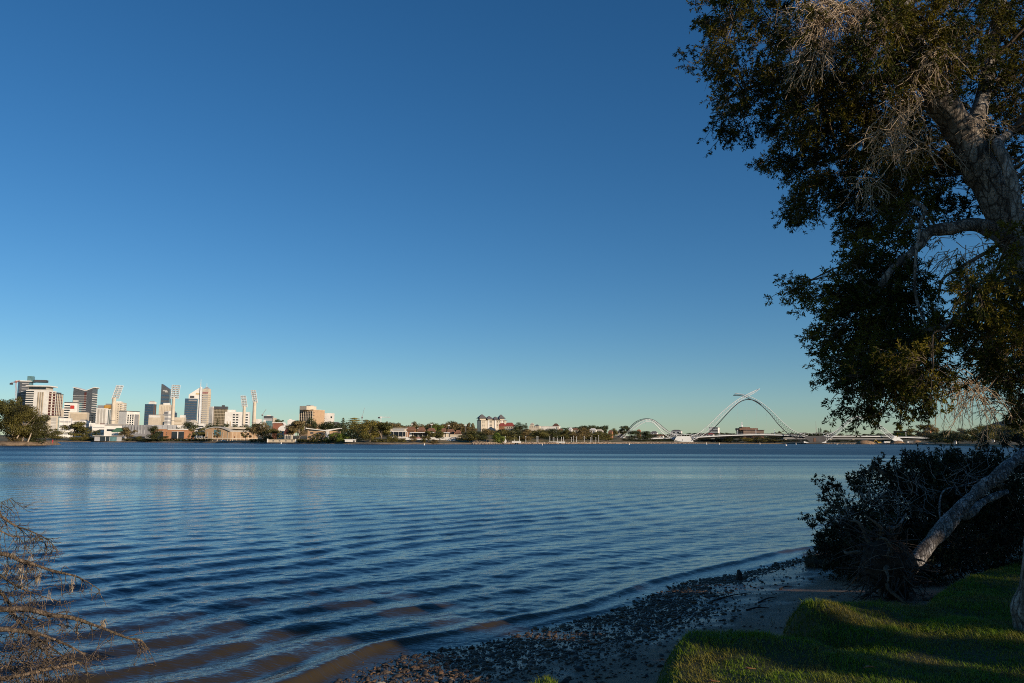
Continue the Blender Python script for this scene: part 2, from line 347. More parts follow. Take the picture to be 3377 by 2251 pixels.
for px, py, lb in [(2350, 2222, "brown fallen leaf lying on the sunlit grass"), (2470, 2190, "small tan fallen leaf on the grass"), (2870, 2195, "lone tan leaf on the darker grass")]:
    q = G(px, py, 0.86); z = float(lawn_z(q[0], q[1])) + 0.05
    mb = MB((q[0], q[1], z)); a = 0.055
    mb.add([(q[0] - a, q[1], z), (q[0] - a * 0.3, q[1] - 0.03, z + 0.02), (q[0] + a, q[1], z + 0.006), (q[0] - a * 0.2, q[1] + 0.035, z + 0.012),
            (q[0] - a, q[1], z - 0.003), (q[0] - a * 0.3, q[1] - 0.03, z + 0.017), (q[0] + a, q[1], z + 0.003), (q[0] - a * 0.2, q[1] + 0.035, z + 0.009)],
           [(0, 1, 2, 3), (7, 6, 5, 4), (0, 4, 5, 1), (1, 5, 6, 2), (2, 6, 7, 3), (3, 7, 4, 0)])
    tag(mb.build("fallen_leaf", plain("dry_leaf", (0.24, 0.11, 0.04), 0.7, 0.3, 30)), lb, "leaf", "fallen leaves on the grass").location = (q[0], q[1], z)

# ------------------------------------------------------------------ river
def wave_z(x, y):
    s = inland(x, y) ; t = (x + 3.05) * 0.7071 + (y - 8.75) * 0.7071
    u = -s; u = np.maximum(u, 0); dist = np.hypot(x, y)
    fade = 1 / (1 + (dist / 30.0) ** 2.2)
    ph = 2 * np.pi * (u / 1.22 - 0.0035 * u * u) + 2.2 * (vnoise(t * 0.10, u * 0.25, 31) - 0.5) * 2 + 0.25 * np.sin(t * 0.21)
    a = 0.027 * (0.45 + 0.9 * vnoise(t * 0.13 + 9, u * 0.35, 33))
    c = np.sin(ph); c = c + 0.28 * np.sin(2 * ph + 0.5)
    shore = np.clip(u / 0.6, 0, 1)
    z = a * c * shore * fade
    def train(ang, lam, amp, seed):
        kx, ky = math.cos(ang), math.sin(ang); q = x * kx + y * ky; p = -x * ky + y * kx
        return amp * np.sin(2 * np.pi * q / lam + 4.5 * vnoise(p * 0.35 / lam, q * 0.3 / lam, seed)) * (0.3 + 1.2 * vnoise(x / lam / 3.5, y / lam / 3.5, seed + 1))
    det = train(rad(100), 0.55, 0.0052, 41) + train(rad(70), 0.34, 0.0030, 43) + train(rad(128), 0.42, 0.0036, 45) + train(rad(85), 1.5, 0.010, 47) + train(rad(150), 0.23, 0.0022, 49) + train(rad(60), 0.19, 0.0016, 53) + train(rad(115), 0.27, 0.0024, 55) + train(rad(165), 0.6, 0.004, 57) + train(rad(112), 0.8, 0.006, 51)
    z = z + 0.9 * det * (0.25 + 0.75 * np.clip(u / 1.2, 0, 1)) * np.clip(1 / (1 + (dist / 26.0) ** 2), 0, 1)
    # the last low breaker running up the beach
    u0 = 0.55 + 0.26 * (vnoise(t * 0.35, t * 0, 61) - 0.5) + 0.012 * t
    e = (u - u0); br = np.where(e > 0, np.exp(-(e / 0.34) ** 2), np.exp(-(e / 0.11) ** 2)) * 0.088 * (0.6 + 0.7 * vnoise(t * 0.25 + 4, t * 0, 63))
    u1 = 0.12 + 0.25 * (vnoise(t * 0.6 + 7, t * 0, 65) - 0.5); e = u - u1
    br = br + np.where(e > 0, np.exp(-(e / 0.2) ** 2), np.exp(-(e / 0.07) ** 2)) * 0.022 * vnoise(t * 0.5, t * 0 + 2, 67)
    return z + br - 0.004
ang = np.linspace(rad(-44), rad(44), 820); nr = 900
R = np.concatenate([np.geomspace(5.2, 130, nr), np.geomspace(140, 1600, 60)])
A, RR = np.meshgrid(ang, R); X = RR * np.sin(A); Y = RR * np.cos(A); Z = np.where(RR < 128, wave_z(X, Y), 0.0)
V = np.stack([X, Y, Z], -1).reshape(-1, 3); nx = len(ang); i = (np.arange(len(R) - 1)[:, None] * nx + np.arange(nx - 1)[None]).ravel()
Q = np.stack([i, i + 1, i + nx + 1, i + nx], 1)
# side and rear water beyond the detailed wedge, level
k = len(V); ext = [(-2600, -200), (-2600, 1700), (-1150, 1190)]
m, n, b = newmat("river_water")
g = n.nodes.new("ShaderNodeNewGeometry"); pos = g.outputs["Position"]
dt = n.nodes.new("ShaderNodeVectorMath"); dt.operation = 'DOT_PRODUCT'; n.links.new(pos, dt.inputs[0]); dt.inputs[1].default_value = (NX, NY, 0)
off = dt.outputs["Value"]          # inland distance + const: shore at about -8.35
sed = n.nodes.new("ShaderNodeMapRange"); n.links.new(off, sed.inputs[0]); sed.inputs[1].default_value = -15.5; sed.inputs[2].default_value = -8.6; sed.interpolation_type = 'SMOOTHSTEP'
n.links.new(mix_rgb(n, sed.outputs[0], (0.009, 0.012, 0.019), (0.050, 0.036, 0.015)), b.inputs["Base Color"])
b.inputs["IOR"].default_value = 1.42; b.inputs["Specular IOR Level"].default_value = 0.5
ln = n.nodes.new("ShaderNodeVectorMath"); ln.operation = 'LENGTH'; n.links.new(pos, ln.inputs[0])
dist = ln.outputs["Value"]
# wind ruffles: long streaks across the view, all rough beyond the lee of the shore
st = noise(n, 1.0, 4, vec=stretch(n, (0.004, 0.035, 0.0)), rough=0.6)
far = n.nodes.new("ShaderNodeMapRange"); n.links.new(dist, far.inputs[0]); far.inputs[1].default_value = 35; far.inputs[2].default_value = 210; far.inputs[3].default_value = -0.10; far.inputs[4].default_value = 0.24
sm = n.nodes.new("ShaderNodeMath"); sm.operation = 'ADD'; n.links.new(st, sm.inputs[0]); n.links.new(far.outputs[0], sm.inputs[1])
ruf = ramp(n, sm.outputs[0], 0.40, 0.72)
ro = n.nodes.new("ShaderNodeMapRange"); n.links.new(ruf, ro.inputs[0]); ro.inputs[3].default_value = 0.06; ro.inputs[4].default_value = 0.36
n.links.new(ro.outputs[0], b.inputs["Roughness"])
bp = n.nodes.new("ShaderNodeBump"); bp.inputs["Distance"].default_value = 0.02
h1 = noise(n, 1.0, 3, vec=stretch(n, (3.5, 9.0, 1.0), rad(-20))); h2 = noise(n, 1.0, 2, vec=stretch(n, (9.0, 24.0, 1.0), rad(-32)))
hs = n.nodes.new("ShaderNodeMath"); hs.operation = 'MULTIPLY_ADD'; n.links.new(h2, hs.inputs[0]); hs.inputs[1].default_value = 0.6; n.links.new(h1, hs.inputs[2])
n.links.new(hs.outputs[0], bp.inputs["Height"])
bs = n.nodes.new("ShaderNodeMapRange"); n.links.new(ruf, bs.inputs[0]); bs.inputs[3].default_value = 0.30; bs.inputs[4].default_value = 0.8
nr = n.nodes.new("ShaderNodeMapRange"); n.links.new(dist, nr.inputs[0]); nr.inputs[1].default_value = 9; nr.inputs[2].default_value = 32; nr.inputs[3].default_value = 0.55; nr.inputs[4].default_value = 0.0
mx = n.nodes.new("ShaderNodeMath"); mx.operation = 'MAXIMUM'; n.links.new(bs.outputs[0], mx.inputs[0]); n.links.new(nr.outputs[0], mx.inputs[1]); n.links.new(mx.outputs[0], bp.inputs["Strength"]); n.links.new(bp.outputs[0], b.inputs["Normal"])
WATER = m
wm = npmesh("river", V, Q, smooth=True)
tag(link("river", wm, WATER), "wide blue river with small waves rolling to the beach", kind="structure")
# ------------------------------------------------------------------ far shore terrain
SHORE = np.array([(-900, 700), (-300, 760), (150, 800), (400, 800), (600, 760), (800, 690), (1000, 630), (1250, 575), (1600, 640), (1900, 790), (2100, 1000), (2300, 1150), (2600, 1190), (2900, 1150),
                  (3020, 1030), (3090, 860), (3160, 720), (3230, 600), (3300, 500), (3377, 425), (3480, 350), (3700, 240)], float)
def shore_Y(px): return np.interp(px, SHORE[:, 0], SHORE[:, 1])
def xY(px): return (np.asarray(px, float) - CX) / FPX * 0.9923
def px_of(x, Y): return CX + x / Y * FPX / 0.9923
OFFS = [0, 3, 9, 25, 60, 150, 260, 500, 1500, 4000, 9000]
HGT = [-0.5, 0.7, 1.2, 1.8, 2.2, 4.0, 6.0, 9, 14, 16, 18]
def land_z(px, off):
    k = 1 + 1.2 * math.exp(-((px - 1650) / 330.0) ** 2) + 0.3 * math.exp(-((px - 2400) / 500.0) ** 2)
    z = np.interp(off, OFFS, HGT); return z * k if off > 30 else z
pxs = np.linspace(-900, 3700, 240); rows = []
for o_ in [0, 1.5, 3, 6, 9, 15, 25, 40, 60, 90, 150, 260, 500, 1000, 2000, 4000, 9000]:
    rows.append([(xY(p) * (shore_Y(p) + o_), shore_Y(p) + o_, float(land_z(p, o_)) + (0.25 * math.sin(p * 0.13) * (3 < o_ < 100))) for p in pxs])
V = np.array(rows).reshape(-1, 3); nx = len(pxs); i = (np.arange(len(rows) - 1)[:, None] * nx + np.arange(nx - 1)[None]).ravel()
m, n, b = newmat("far_ground")
g = n.nodes.new("ShaderNodeNewGeometry"); sx = n.nodes.new("ShaderNodeSeparateXYZ"); n.links.new(g.outputs["Position"], sx.inputs[0])
f = noise(n, 0.045, 5); f2 = noise(n, 0.5, 4)
gr = mix_rgb(n, ramp(n, f, 0.4, 0.62), (0.085, 0.085, 0.028), (0.21, 0.145, 0.07))
sa = mix_rgb(n, ramp(n, f2, 0.35, 0.65), (0.33, 0.23, 0.14), (0.16, 0.12, 0.075))
zz = n.nodes.new("ShaderNodeMath"); zz.operation = 'MULTIPLY_ADD'; n.links.new(f2, zz.inputs[0]); zz.inputs[1].default_value = 0.9; n.links.new(sx.outputs[2], zz.inputs[2])
n.links.new(mix_rgb(n, ramp(n, zz.outputs[0], 1.35, 1.85), sa, gr), b.inputs["Base Color"]); b.inputs["Roughness"].default_value = 0.95
tag(link("far_bank", npmesh("far_bank", V, np.stack([i, i + 1, i + nx + 1, i + nx], 1), smooth=True), m), "far bank of the river with grass and a strip of sand", kind="structure")
FARG = m
# wooded spit on the left
SPIT = np.array([(-420, 1.12, 30), (-150, 1.05, 26), (0, 1.0, 24), (90, 1.01, 20), (150, 1.05, 14), (185, 1.10, 8), (203, 1.15, 0.6)])
Vs = []
for p, k, wd in SPIT:
    Y0 = 335 * k
    for o_, z in [(-1, -0.4), (0.3, 0.7), (1.2, 1.25), (3, 1.5), (wd * 0.5 + 2, 1.9), (wd + 2, 1.4), (wd + 4, -0.4)]: Vs.append((xY(p) * (Y0 + o_), Y0 + o_, z * min(1, wd / 6)))
i = (np.arange(len(SPIT) - 1)[:, None] * 7 + np.arange(6)[None]).ravel()
tag(link("spit", npmesh("spit", Vs, np.stack([i + 7, i, i + 1, i + 8], 1)[:, ::-1]), plain("spit_ground", (0.24, 0.165, 0.10), 0.95, 0.55, 0.6)), "low sandy point of land under the big trees", kind="structure")

# ------------------------------------------------------------------ far building kit
WHITE = plain("white_render", (0.80, 0.75, 0.68)); CREAM = plain("cream_render", (0.66, 0.56, 0.43)); BEIGE = plain("beige_render", (0.52, 0.42, 0.30))
CONC = plain("concrete", (0.50, 0.46, 0.40)); GREY = plain("grey_cladding", (0.26, 0.25, 0.25)); LGREY = plain("light_grey", (0.42, 0.41, 0.40)); DGREY = plain("dark_grey", (0.075, 0.075, 0.08))
BRICK = plain("orange_brick", (0.42, 0.20, 0.10), var=0.2); TAN = plain("tan_brick", (0.52, 0.34, 0.20), var=0.12); RBRICK = plain("red_brick", (0.30, 0.12, 0.075), var=0.2)
TILE = plain("orange_tile", (0.25, 0.125, 0.075), var=0.25, scale=0.6); RTILE = plain("red_tile", (0.36, 0.08, 0.06), var=0.2, scale=0.6); GTILE = plain("grey_tile", (0.17, 0.155, 0.145), scale=0.6)
DRED = plain("maroon", (0.11, 0.035, 0.03)); GREENR = plain("green_roof", (0.08, 0.17, 0.10)); RED = plain("red_panel", (0.5, 0.04, 0.03)); ORANGE = plain("orange_panel", (0.50, 0.27, 0.06))
BROWNW = plain("brown_wall", (0.16, 0.085, 0.055), var=0.2); METAL = plain("white_steel", (0.82, 0.81, 0.79), 0.45); BLACKST = plain("black_steel", (0.035, 0.035, 0.037), 0.5)
BLUEW = plain("blue_glass", (0.045, 0.085, 0.14), 0.18, 0.25, 0.4, 0.6); DGLASS = plain("dark_glass", (0.022, 0.028, 0.036), 0.15, 0.3, 0.4, 0.6); TGLASS = plain("teal_glass", (0.11, 0.21, 0.22), 0.2, 0.25, 0.4, 0.6)
BRONZE = plain("bronze_glass", (0.13, 0.10, 0.055), 0.22, 0.3, 0.35, 0.6); YELLOW = plain("yellow_paint", (0.52, 0.32, 0.04)); PINK = plain("pink_steel", (0.42, 0.20, 0.18)); SPLAN = plain("slate_glass", (0.10, 0.105, 0.115), 0.25, 0.25, 0.4, 0.5)

class Bld:
    """a far building: its corner stands on the sight line of a photo column; th turns it so a side shows"""
    def __init__(s, name, label, x0, xc, x1, ytop, Y, th=20, wall=WHITE, depth=None, base=None, cat="building", group=None, wallmesh=True):
        row = 0.6 * ytop + 0.4 * 1450; c = P(xc, row, Y); top = P(xc, ytop, Y)[2]
        s.z0 = (land_z(xc, Y - shore_Y(xc)) - 0.6) if base is None else base
        m_ = Y / FPX * math.sqrt(1 + xY(xc) ** 2) / 1.0
        phi = math.atan2(c[0], c[1]); t = rad(th); s.sg = 1 if th >= 0 else -1; ta = abs(t)
        m_ = Y / FPX / math.cos(phi)
        fw, sw = ((xc - x0), (x1 - xc)) if th >= 0 else ((x1 - xc), (xc - x0))
        m_ = m_ / max(math.cos(phi), 0.5) * math.cos(phi)
        s.W = max(fw * m_ / math.cos(ta), 1.0)
        s.D = (sw * m_ / math.sin(ta)) if (sw > 0 and ta > 0.03) else (depth or min(s.W, 25))
        if depth: s.D = depth
        s.H = top - s.z0
        s.root = thing(name, label, cat, (c[0], c[1], s.z0), -phi - t, group)
        s.w = s.box("wall", wall, 0, 1, 0, 1, 0, 1) if wallmesh else None
        s.mpx = m_
    def fx(s, a): return -s.W + a * s.W if s.sg > 0 else a * s.W
    def box(s, name, mat, a0, a1, d0, d1, h0, h1, out=0.0, parent=None):
        """a, d, h: shares of front width, depth, height"""
        mb = MB(); x0, x1 = s.fx(a0), s.fx(a1); mb.box(x0 - out, x1 + out, d0 * s.D - out, d1 * s.D + out, h0 * s.H, h1 * s.H)
        return mb.build(name, mat, parent or s.root)
    def front(s, name, mat, a0, a1, h0, h1, proud=0.12, deep=0.3):
        mb = MB(); mb.box(s.fx(a0), s.fx(a1), -proud, deep, h0 * s.H, h1 * s.H); return mb.build(name, mat, s.root)
    def side(s, name, mat, d0, d1, h0, h1, proud=0.12, deep=0.3):
        mb = MB(); x = 0.0
        if s.sg > 0: mb.box(-deep, proud, d0 * s.D, d1 * s.D, h0 * s.H, h1 * s.H)
        else: mb.box(-proud, deep, d0 * s.D, d1 * s.D, h0 * s.H, h1 * s.H)
        return mb.build(name, mat, s.root)
    def bands(s, n, mat, a0=0.04, a1=0.96, h0=0.05, h1=0.96, fr=0.5, name="window_band", side=None, proud=0.12):
        st = (h1 - h0) / n
        for i in range(n):
            z = h0 + st * (i + 0.5 * (1 - fr))
            if a1 > a0: s.front(name, mat, a0, a1, z, z + st * fr, proud)
            if side: s.side(name, mat, side[0], side[1], z, z + st * fr, proud)
    def strips(s, n, mat, a0=0.04, a1=0.96, h0=0.03, h1=0.96, fr=0.5, name="window_strip", on_side=False, proud=0.12):
        st = (a1 - a0) / n
        for i in range(n):
            a = a0 + st * (i + 0.5 * (1 - fr)); (s.side if on_side else s.front)(name, mat, a, a + st * fr, h0, h1, proud)
    def grid(s, nx, nz, mat, a0=0.05, a1=0.95, h0=0.1, h1=0.93, fx=0.6, fz=0.5, name="window", on_side=False, proud=0.1):
        sx, sz = (a1 - a0) / nx, (h1 - h0) / nz
        for i in range(nx):
            for k in range(nz):
                a = a0 + sx * (i + 0.5 - fx / 2); z = h0 + sz * (k + 0.5 - fz / 2)
                (s.side if on_side else s.front)(name, mat, a, a + sx * fx, z, z + sz * fz, proud)
    def roof(s, mat=None, over=0.6, th=0.6, name="roof"):
        mb = MB(); a, c = s.fx(0), s.fx(1); mb.box(a - over, c + over, -over, s.D + over, s.H + 0.003, s.H + th); return mb.build(name, mat or LGREY, s.root)
    def plant(s, mat, a0, a1, h, d0=0.2, d1=0.8, name="roof_plant"):
        mb = MB(); mb.box(s.fx(a0), s.fx(a1), d0 * s.D, d1 * s.D, s.H + 0.01, s.H + h); return mb.build(name, mat, s.root)
    def hip(s, mat, h, ridge=0.4, over=0.6, a0=0, a1=1, d0=0, d1=1, z=None, name="roof"):
        mb = MB(); z = s.H + 0.004 if z is None else z; mb.hip(s.fx(a0), s.fx(a1), d0 * s.D, d1 * s.D, z, z + h, ridge, over); return mb.build(name, mat, s.root)

# --- the left cluster of apartment towers
B = Bld("apartment_tower", "tall dark glass apartment tower with thin white roof slab beside the crane", 64, 91, 101, 1258, 1180, 14, SPLAN)
B.bands(14, LGREY, 0.35, 0.98, 0.3, 0.985, 0.3, "balcony", None, 0.8); B.strips(1, TGLASS, 0.0, 1.0, 0.1, 0.985, 0.9, "glass_corner", True)
B.front("glass_edge", BLUEW, 0.0, 0.16, 0.1, 0.99, 0.2); B.roof(WHITE, 2.5, 1.4); B.plant(TGLASS, 0.75, 1.25, 8.5, 0.1, 0.6, "lift_tower"); B.plant(DGREY, 1.3, 2.4, 3.5, 0.3, 0.9)
B = Bld("apartment_tower", "tall white apartment tower with a blank beige striped end wall", 100, 154, 175, 1286, 1150, 24, WHITE)
B.bands(16, DGLASS, 0.0, 0.36, 0.22, 0.99, 0.55); B.strips(3, BEIGE, 0.52, 0.82, 0.0, 0.955, 0.78, "wall_panel"); B.strips(3, DGREY, 0.50, 0.80, 0.0, 0.955, 0.14, "window_strip", False, 0.2)
B.strips(2, DRED, 0.06, 0.98, 0.0, 0.97, 0.62, "balcony_recess", True); B.bands(16, CREAM, 1, 0, 0.0, 0.97, 0.22, "balcony", (0.1, 0.95), 0.5)
B.box("penthouse", CONC, 0.05, 0.88, 0.1, 0.9, 1.003, 1.075); B.box("penthouse_window", DGLASS, 0.08, 0.85, 0.08, 0.2, 1.02, 1.06); mb = MB(); mb.box(B.fx(0) - 0.5, B.fx(0.95) + 3, -1.5, B.D, B.H * 1.077, B.H * 1.077 + 1.6); mb.build("roof", WHITE, B.root)
B = Bld("apartment_tower", "dark brown apartment tower with pale vertical fins behind the white tower", 166, 180, 199, 1299, 1240, 30, SPLAN)
B.strips(4, CREAM, 0.1, 1.0, 0.05, 1.0, 0.4, "fin", True, 0.5); B.bands(13, DRED, 1, 0, 0.05, 0.97, 0.35, "balcony", (0.05, 0.95), 0.3); B.roof(DGREY, 0.3, 0.8); B.plant(DGREY, 0.3, 0.9, 3)
B = Bld("office_block", "beige block with two grey panelled bays standing in front of the towers", 139, 190, 196, 1371, 1000, 12, CREAM)
B.front("panel_bay", LGREY, 0.14, 0.42, 0.12, 0.93, 0.15); B.front("panel_bay", CONC, 0.66, 0.93, 0.02, 0.93, 0.15); B.strips(1, TGLASS, 0, 1, 0, 0.98, 0.9, "glass_side", True)
for k in range(5): B.front("ledge", WHITE, 0.66, 0.93, 0.14 + k * 0.15, 0.155 + k * 0.15, 0.3)
B.roof(DGREY, 0.2, 0.5)
B = Bld("office_block", "low white office block with open decks right of the beige block", 196, 233, 236, 1379, 1010, 8, WHITE); B.bands(4, LGREY, 0.03, 0.97, 0.1, 0.93, 0.42); B.strips(3, WHITE, 0.1, 0.95, 0.05, 0.95, 0.12, "column", False, 0.3); B.plant(GREY, 0.1, 0.45, 1.6)
B = Bld("apartment_block", "narrow white and red flats seen between the dark tower and the red sign block", 196, 212, 219, 1350, 1300, 20, CREAM); B.strips(2, DRED, 0.0, 0.6, 0, 0.9, 0.5); B.strips(1, DGLASS, 0, 1, 0, 0.9, 0.5, "window_strip", True); B.plant(WHITE, 0.3, 0.8, 2)
B = Bld("office_tower", "white mid rise tower with a red sign panel near its top", 219, 252, 257, 1329, 1180, 10, WHITE)
B.bands(12, DGLASS, 0.02, 0.45, 0.1, 0.96, 0.55); B.front("sign", RED, 0.48, 0.77, 0.83, 0.93, 0.5); B.front("sign_mark", WHITE, 0.79, 0.83, 0.84, 0.92, 0.5); B.roof(DGREY, 0.1, 1.4); B.plant(CONC, 0.62, 0.98, 5)
B = Bld("apartment_tower", "slim grey tower with a butterfly roof and stacked balconies", 251, 300, 314, 1290, 1350, 24, SPLAN)
B.bands(13, WHITE, 0.0, 0.72, 0.3, 0.92, 0.18, "balcony", None, 0.9); B.bands(17, WHITE, 1, 0, 0.1, 0.97, 0.25, "balcony", (0.05, 0.95), 1.2); B.strips(1, DRED, 0.58, 0.72, 0.62, 0.98, 0.8, "core_panel"); B.strips(1, TGLASS, 0.30, 0.50, 0.25, 0.74, 0.9, "glass_bay", False, 0.6); B.front("wall_panel", CREAM, 0.08, 0.30, 0.25, 0.72, 0.5)
mb = MB(); mb.prism([(-B.W - 1, B.H + 7.5), (-B.W * 0.42, B.H + 2), (-B.W * 0.42, B.H + 1), (-B.W - 1, B.H + 6.2)], -1, B.D); mb.prism([(-B.W * 0.3, B.H + 2), (3, B.H + 7.5), (3, B.H + 6.2), (-B.W * 0.3, B.H + 1)], -1, B.D); mb.build("roof", WHITE, B.root)
mb = MB(); mb.prism([(-B.W, B.H), (-B.W, B.H + 6.1), (-B.W * 0.42, B.H + 1), (-B.W * 0.3, B.H + 1), (0, B.H + 6.1), (0, B.H)], 0.2, B.D - 0.2); mb.build("attic", SPLAN, B.root)
B = Bld("theatre", "windowless cream block with rounded corners below the butterfly roof tower", 238, 285, 291, 1361, 1120, 10, CREAM); B.front("wall_panel", BEIGE, 0.12, 1.0, 0.0, 0.97, 0.5, 0.2); B.roof(CREAM, 0.15, 0.7)
B = Bld("apartment_block", "cream flats with rows of tiny windows behind the windowless block", 289, 308, 312, 1362, 1200, 10, CREAM); B.grid(4, 6, DGLASS, 0.05, 0.95, 0.35, 0.95, 0.55, 0.5); B.roof(DGREY, 0.1, 0.8)
B = Bld("office_block", "white office with an open frame below the windowless cream block", 238, 294, 298, 1387, 1040, 8, WHITE); B.bands(2, LGREY, 0.55, 0.97, 0.3, 0.9, 0.5); B.plant(GREY, 0.55, 0.85, 1.5); B.strips(3, LGREY, 0.6, 0.95, 0.05, 0.5, 0.4)
B = Bld("office_tower", "narrow blue grey glass tower left of the beige tower", 309, 321, 324, 1349, 1420, 12, BLUEW); B.bands(9, SPLAN, 0.03, 0.97, 0.1, 0.95, 0.4)
B = Bld("apartment_tower", "beige apartment tower with dark and orange blocks on its roof", 323, 353, 362, 1346, 1180, 16, WHITE)
B.strips(3, CONC, 0.08, 0.85, 0.05, 0.97, 0.7, "wall_panel"); B.strips(2, DGLASS, 0.05, 0.95, 0.05, 0.95, 0.5, "window_strip", True); B.plant(GREY, 0.05, 0.6, 4.4, 0.1, 0.8, "roof_block"); B.plant(ORANGE, 0.65, 1.1, 4.8, 0.1, 0.7, "roof_block"); B.plant(GREY, 0.55, 1.05, 7.5, 0.75, 0.99)
B = Bld("office_block", "low white block with slot windows at the foot of the beige tower", 315, 358, 361, 1399, 1000, 8, WHITE); B.bands(2, DGLASS, 0.42, 0.97, 0.25, 0.72, 0.25); B.strips(1, LGREY, 0.0, 0.9, 0.74, 0.8, 0.9, "ledge"); B.plant(DRED, 0.45, 0.7, 1.2)
B = Bld("office_block", "narrow white building with grey doors left of the slot window block", 297, 313, 316, 1394, 1010, 8, WHITE); B.strips(2, LGREY, 0.1, 0.9, 0.2, 0.9, 0.5)
# round tower
R_ = Bld("apartment_tower", "cream round cornered tower with curved balconies right of the floodlight", 378, 405, 413, 1327, 1250, 10, CREAM)
R_.grid(3, 14, DGLASS, 0.1, 0.85, 0.2, 0.97, 0.3, 0.35); R_.bands(14, WHITE, 0.8, 1.0, 0.2, 0.97, 0.35, "balcony", (0.0, 0.9), 1.1); R_.plant(WHITE, 0.2, 0.7, 2)
B = Bld("hotel", "white block with a blank front and a dark windowed wing", 395, 416, 451, 1356, 1120, 40, WHITE)
B.strips(3, DGLASS, 0.03, 0.58, 0.05, 0.9, 0.55, "window_strip", True); B.bands(10, WHITE, 1, 0, 0.05, 0.92, 0.25, "ledge", (0.02, 0.6), 0.3); B.side("wall_panel", GREY, 0.62, 0.94, 0.0, 0.9, 0.2); B.side("balcony_stack", CREAM, 0.94, 1.0, 0.0, 0.9, 0.6); B.roof(DGREY, 0.4, 0.9)
B = Bld("house", "white house with a green hip roof left of the grey panelled building", 376, 410, 414, 1424, 830, 10, WHITE); B.hip(GREENR, 4.2, 0.35, 0.8); B.bands(1, DGLASS, 0.1, 0.9, 0.3, 0.7, 0.7)
B = Bld("pavilion", "low glass pavilion with a thin pale flat roof near the waterline", 330, 401, 405, 1438, 806, 6, LGREY, base=1.0); B.front("glass_wall", DGLASS, 0.2, 0.55, 0.02, 0.9, 0.1); B.front("glass_wall", TGLASS, 0.57, 0.82, 0.02, 0.9, 0.1); B.front("column", WHITE, 0.4, 0.415, 0, 1, 0.2); B.roof(WHITE, 1.6, 0.5)
B = Bld("house", "long white terrace behind the pavilion and the green roof", 360, 428, 432, 1404, 980, 6, WHITE); B.bands(1, DGLASS, 0.1, 0.8, 0.5, 0.8, 0.5); B.hip(CREAM, 2.5, 0.7, 0.3)

# --- the middle of the skyline
B = Bld("office_tower", "dark blue glass tower with a white plant room on its roof", 480, 503, 512, 1332, 1700, 22, BLUEW)
B.bands(11, SPLAN, 0.03, 0.97, 0.1, 0.97, 0.25); B.strips(2, BROWNW, 0.05, 0.95, 0.05, 0.97, 0.6, "side_panel", True); B.plant(WHITE, 0.35, 1.05, 5); B.plant(LGREY, 0.45, 0.9, 7, 0.3, 0.7, "roof_mast")
B = Bld("office_block", "cream office block with a plain front below the blue glass tower", 495, 527, 539, 1368, 1350, 18, CREAM); B.strips(1, BEIGE, 0.1, 0.95, 0.05, 0.95, 0.8, "side_panel", True); B.roof(GREY, 0.2, 0.8); B.strips(1, WHITE, 0.0, 1.0, 0.88, 0.98, 0.98, "parapet")
B = Bld("office_tower", "cream tower with vertical ribs behind the tall floodlight", 528, 560, 563, 1334, 1800, 10, CREAM); B.strips(6, BEIGE, 0.15, 0.98, 0.0, 0.95, 0.35, "rib"); B.plant(WHITE, 0.35, 0.9, 4)
B = Bld("office_block", "stepped white and grey office block at the foot of the floodlight", 538, 552, 562, 1364, 1400, 30, LGREY); B.bands(5, WHITE, 0, 1, 0.1, 0.95, 0.4, "ledge", (0.05, 0.95)); B.plant(WHITE, 0.3, 1.0, 5); B.plant(GREY, 0.2, 0.9, 3.5, 0, 0.2)
B = Bld("office_tower", "dark grey skyscraper with a steep slanted crown behind the floodlight", 532, 556, 561, 1293, 3000, 10, SPLAN)
B.bands(10, BLUEW, 0.05, 0.95, 0.1, 0.97, 0.45); h = 3000 / FPX
mb = MB(); mb.prism([(-B.W, B.H), (-B.W, B.H + 27 * h), (-B.W * 0.9, B.H + 27 * h), (0, B.H + 10 * h), (0, B.H)], 0, B.D * 0.9); mb.build("crown", SPLAN, B.root); B.box("crown_panel", LGREY, 0.2, 0.7, -0.02, 0.05, 1.02, 1.05); B.box("crown_panel", WHITE, 0.45, 0.8, -0.02, 0.05, 1.0, 1.015)
B = Bld("office_tower", "small dark blue glass block just right of the floodlight pole", 569, 579, 582, 1360, 1900, 20, BLUEW); B.bands(4, SPLAN, 0, 1, 0.3, 0.95, 0.4); B.plant(GREY, 0.1, 0.6, 3)
B = Bld("apartment_block", "cream stepped flats between the floodlight and the pointed tower", 570, 606, 612, 1376, 1350, 10, CREAM); B.bands(3, BEIGE, 0.05, 0.8, 0.3, 0.9, 0.4); B.plant(WHITE, 0.62, 0.98, 4)
B = Bld("office_tower", "blue glass tower block in front of the pointed white crown", 613, 648, 650, 1314, 2500, 6, BLUEW); B.bands(14, SPLAN, 0.02, 0.98, 0.05, 0.9, 0.35); B.front("sign_panel", GREY, 0.3, 0.98, 0.93, 0.97, 0.5); B.front("louvre_band", GREY, 0.2, 0.95, 0.33, 0.42, 0.6)
B = Bld("office_tower", "pointed white tower with a sloping triangular crown and a spire", 625, 661, 664, 1303, 2650, 6, WHITE); h = 2650 / FPX
mb = MB(); mb.prism([(-B.W, B.H), (-B.W, B.H + 2 * h), (-B.W * 0.07, B.H + 28 * h), (0, B.H + 28 * h), (0, B.H)], 0, B.D * 0.6); mb.build("crown", WHITE, B.root)
B.front("crown_panel", YELLOW, 0.55, 0.88, 1.02, 1.045, 0.3); B.front("opening", DGREY, 0.1, 0.45, 0.93, 0.985, 0.3); mb = MB(); mb.box(-B.W * 0.1, B.W * 0.02, -4, B.D * 0.5, 0, B.H + 28 * h); mb.build("fin", METAL, B.root)
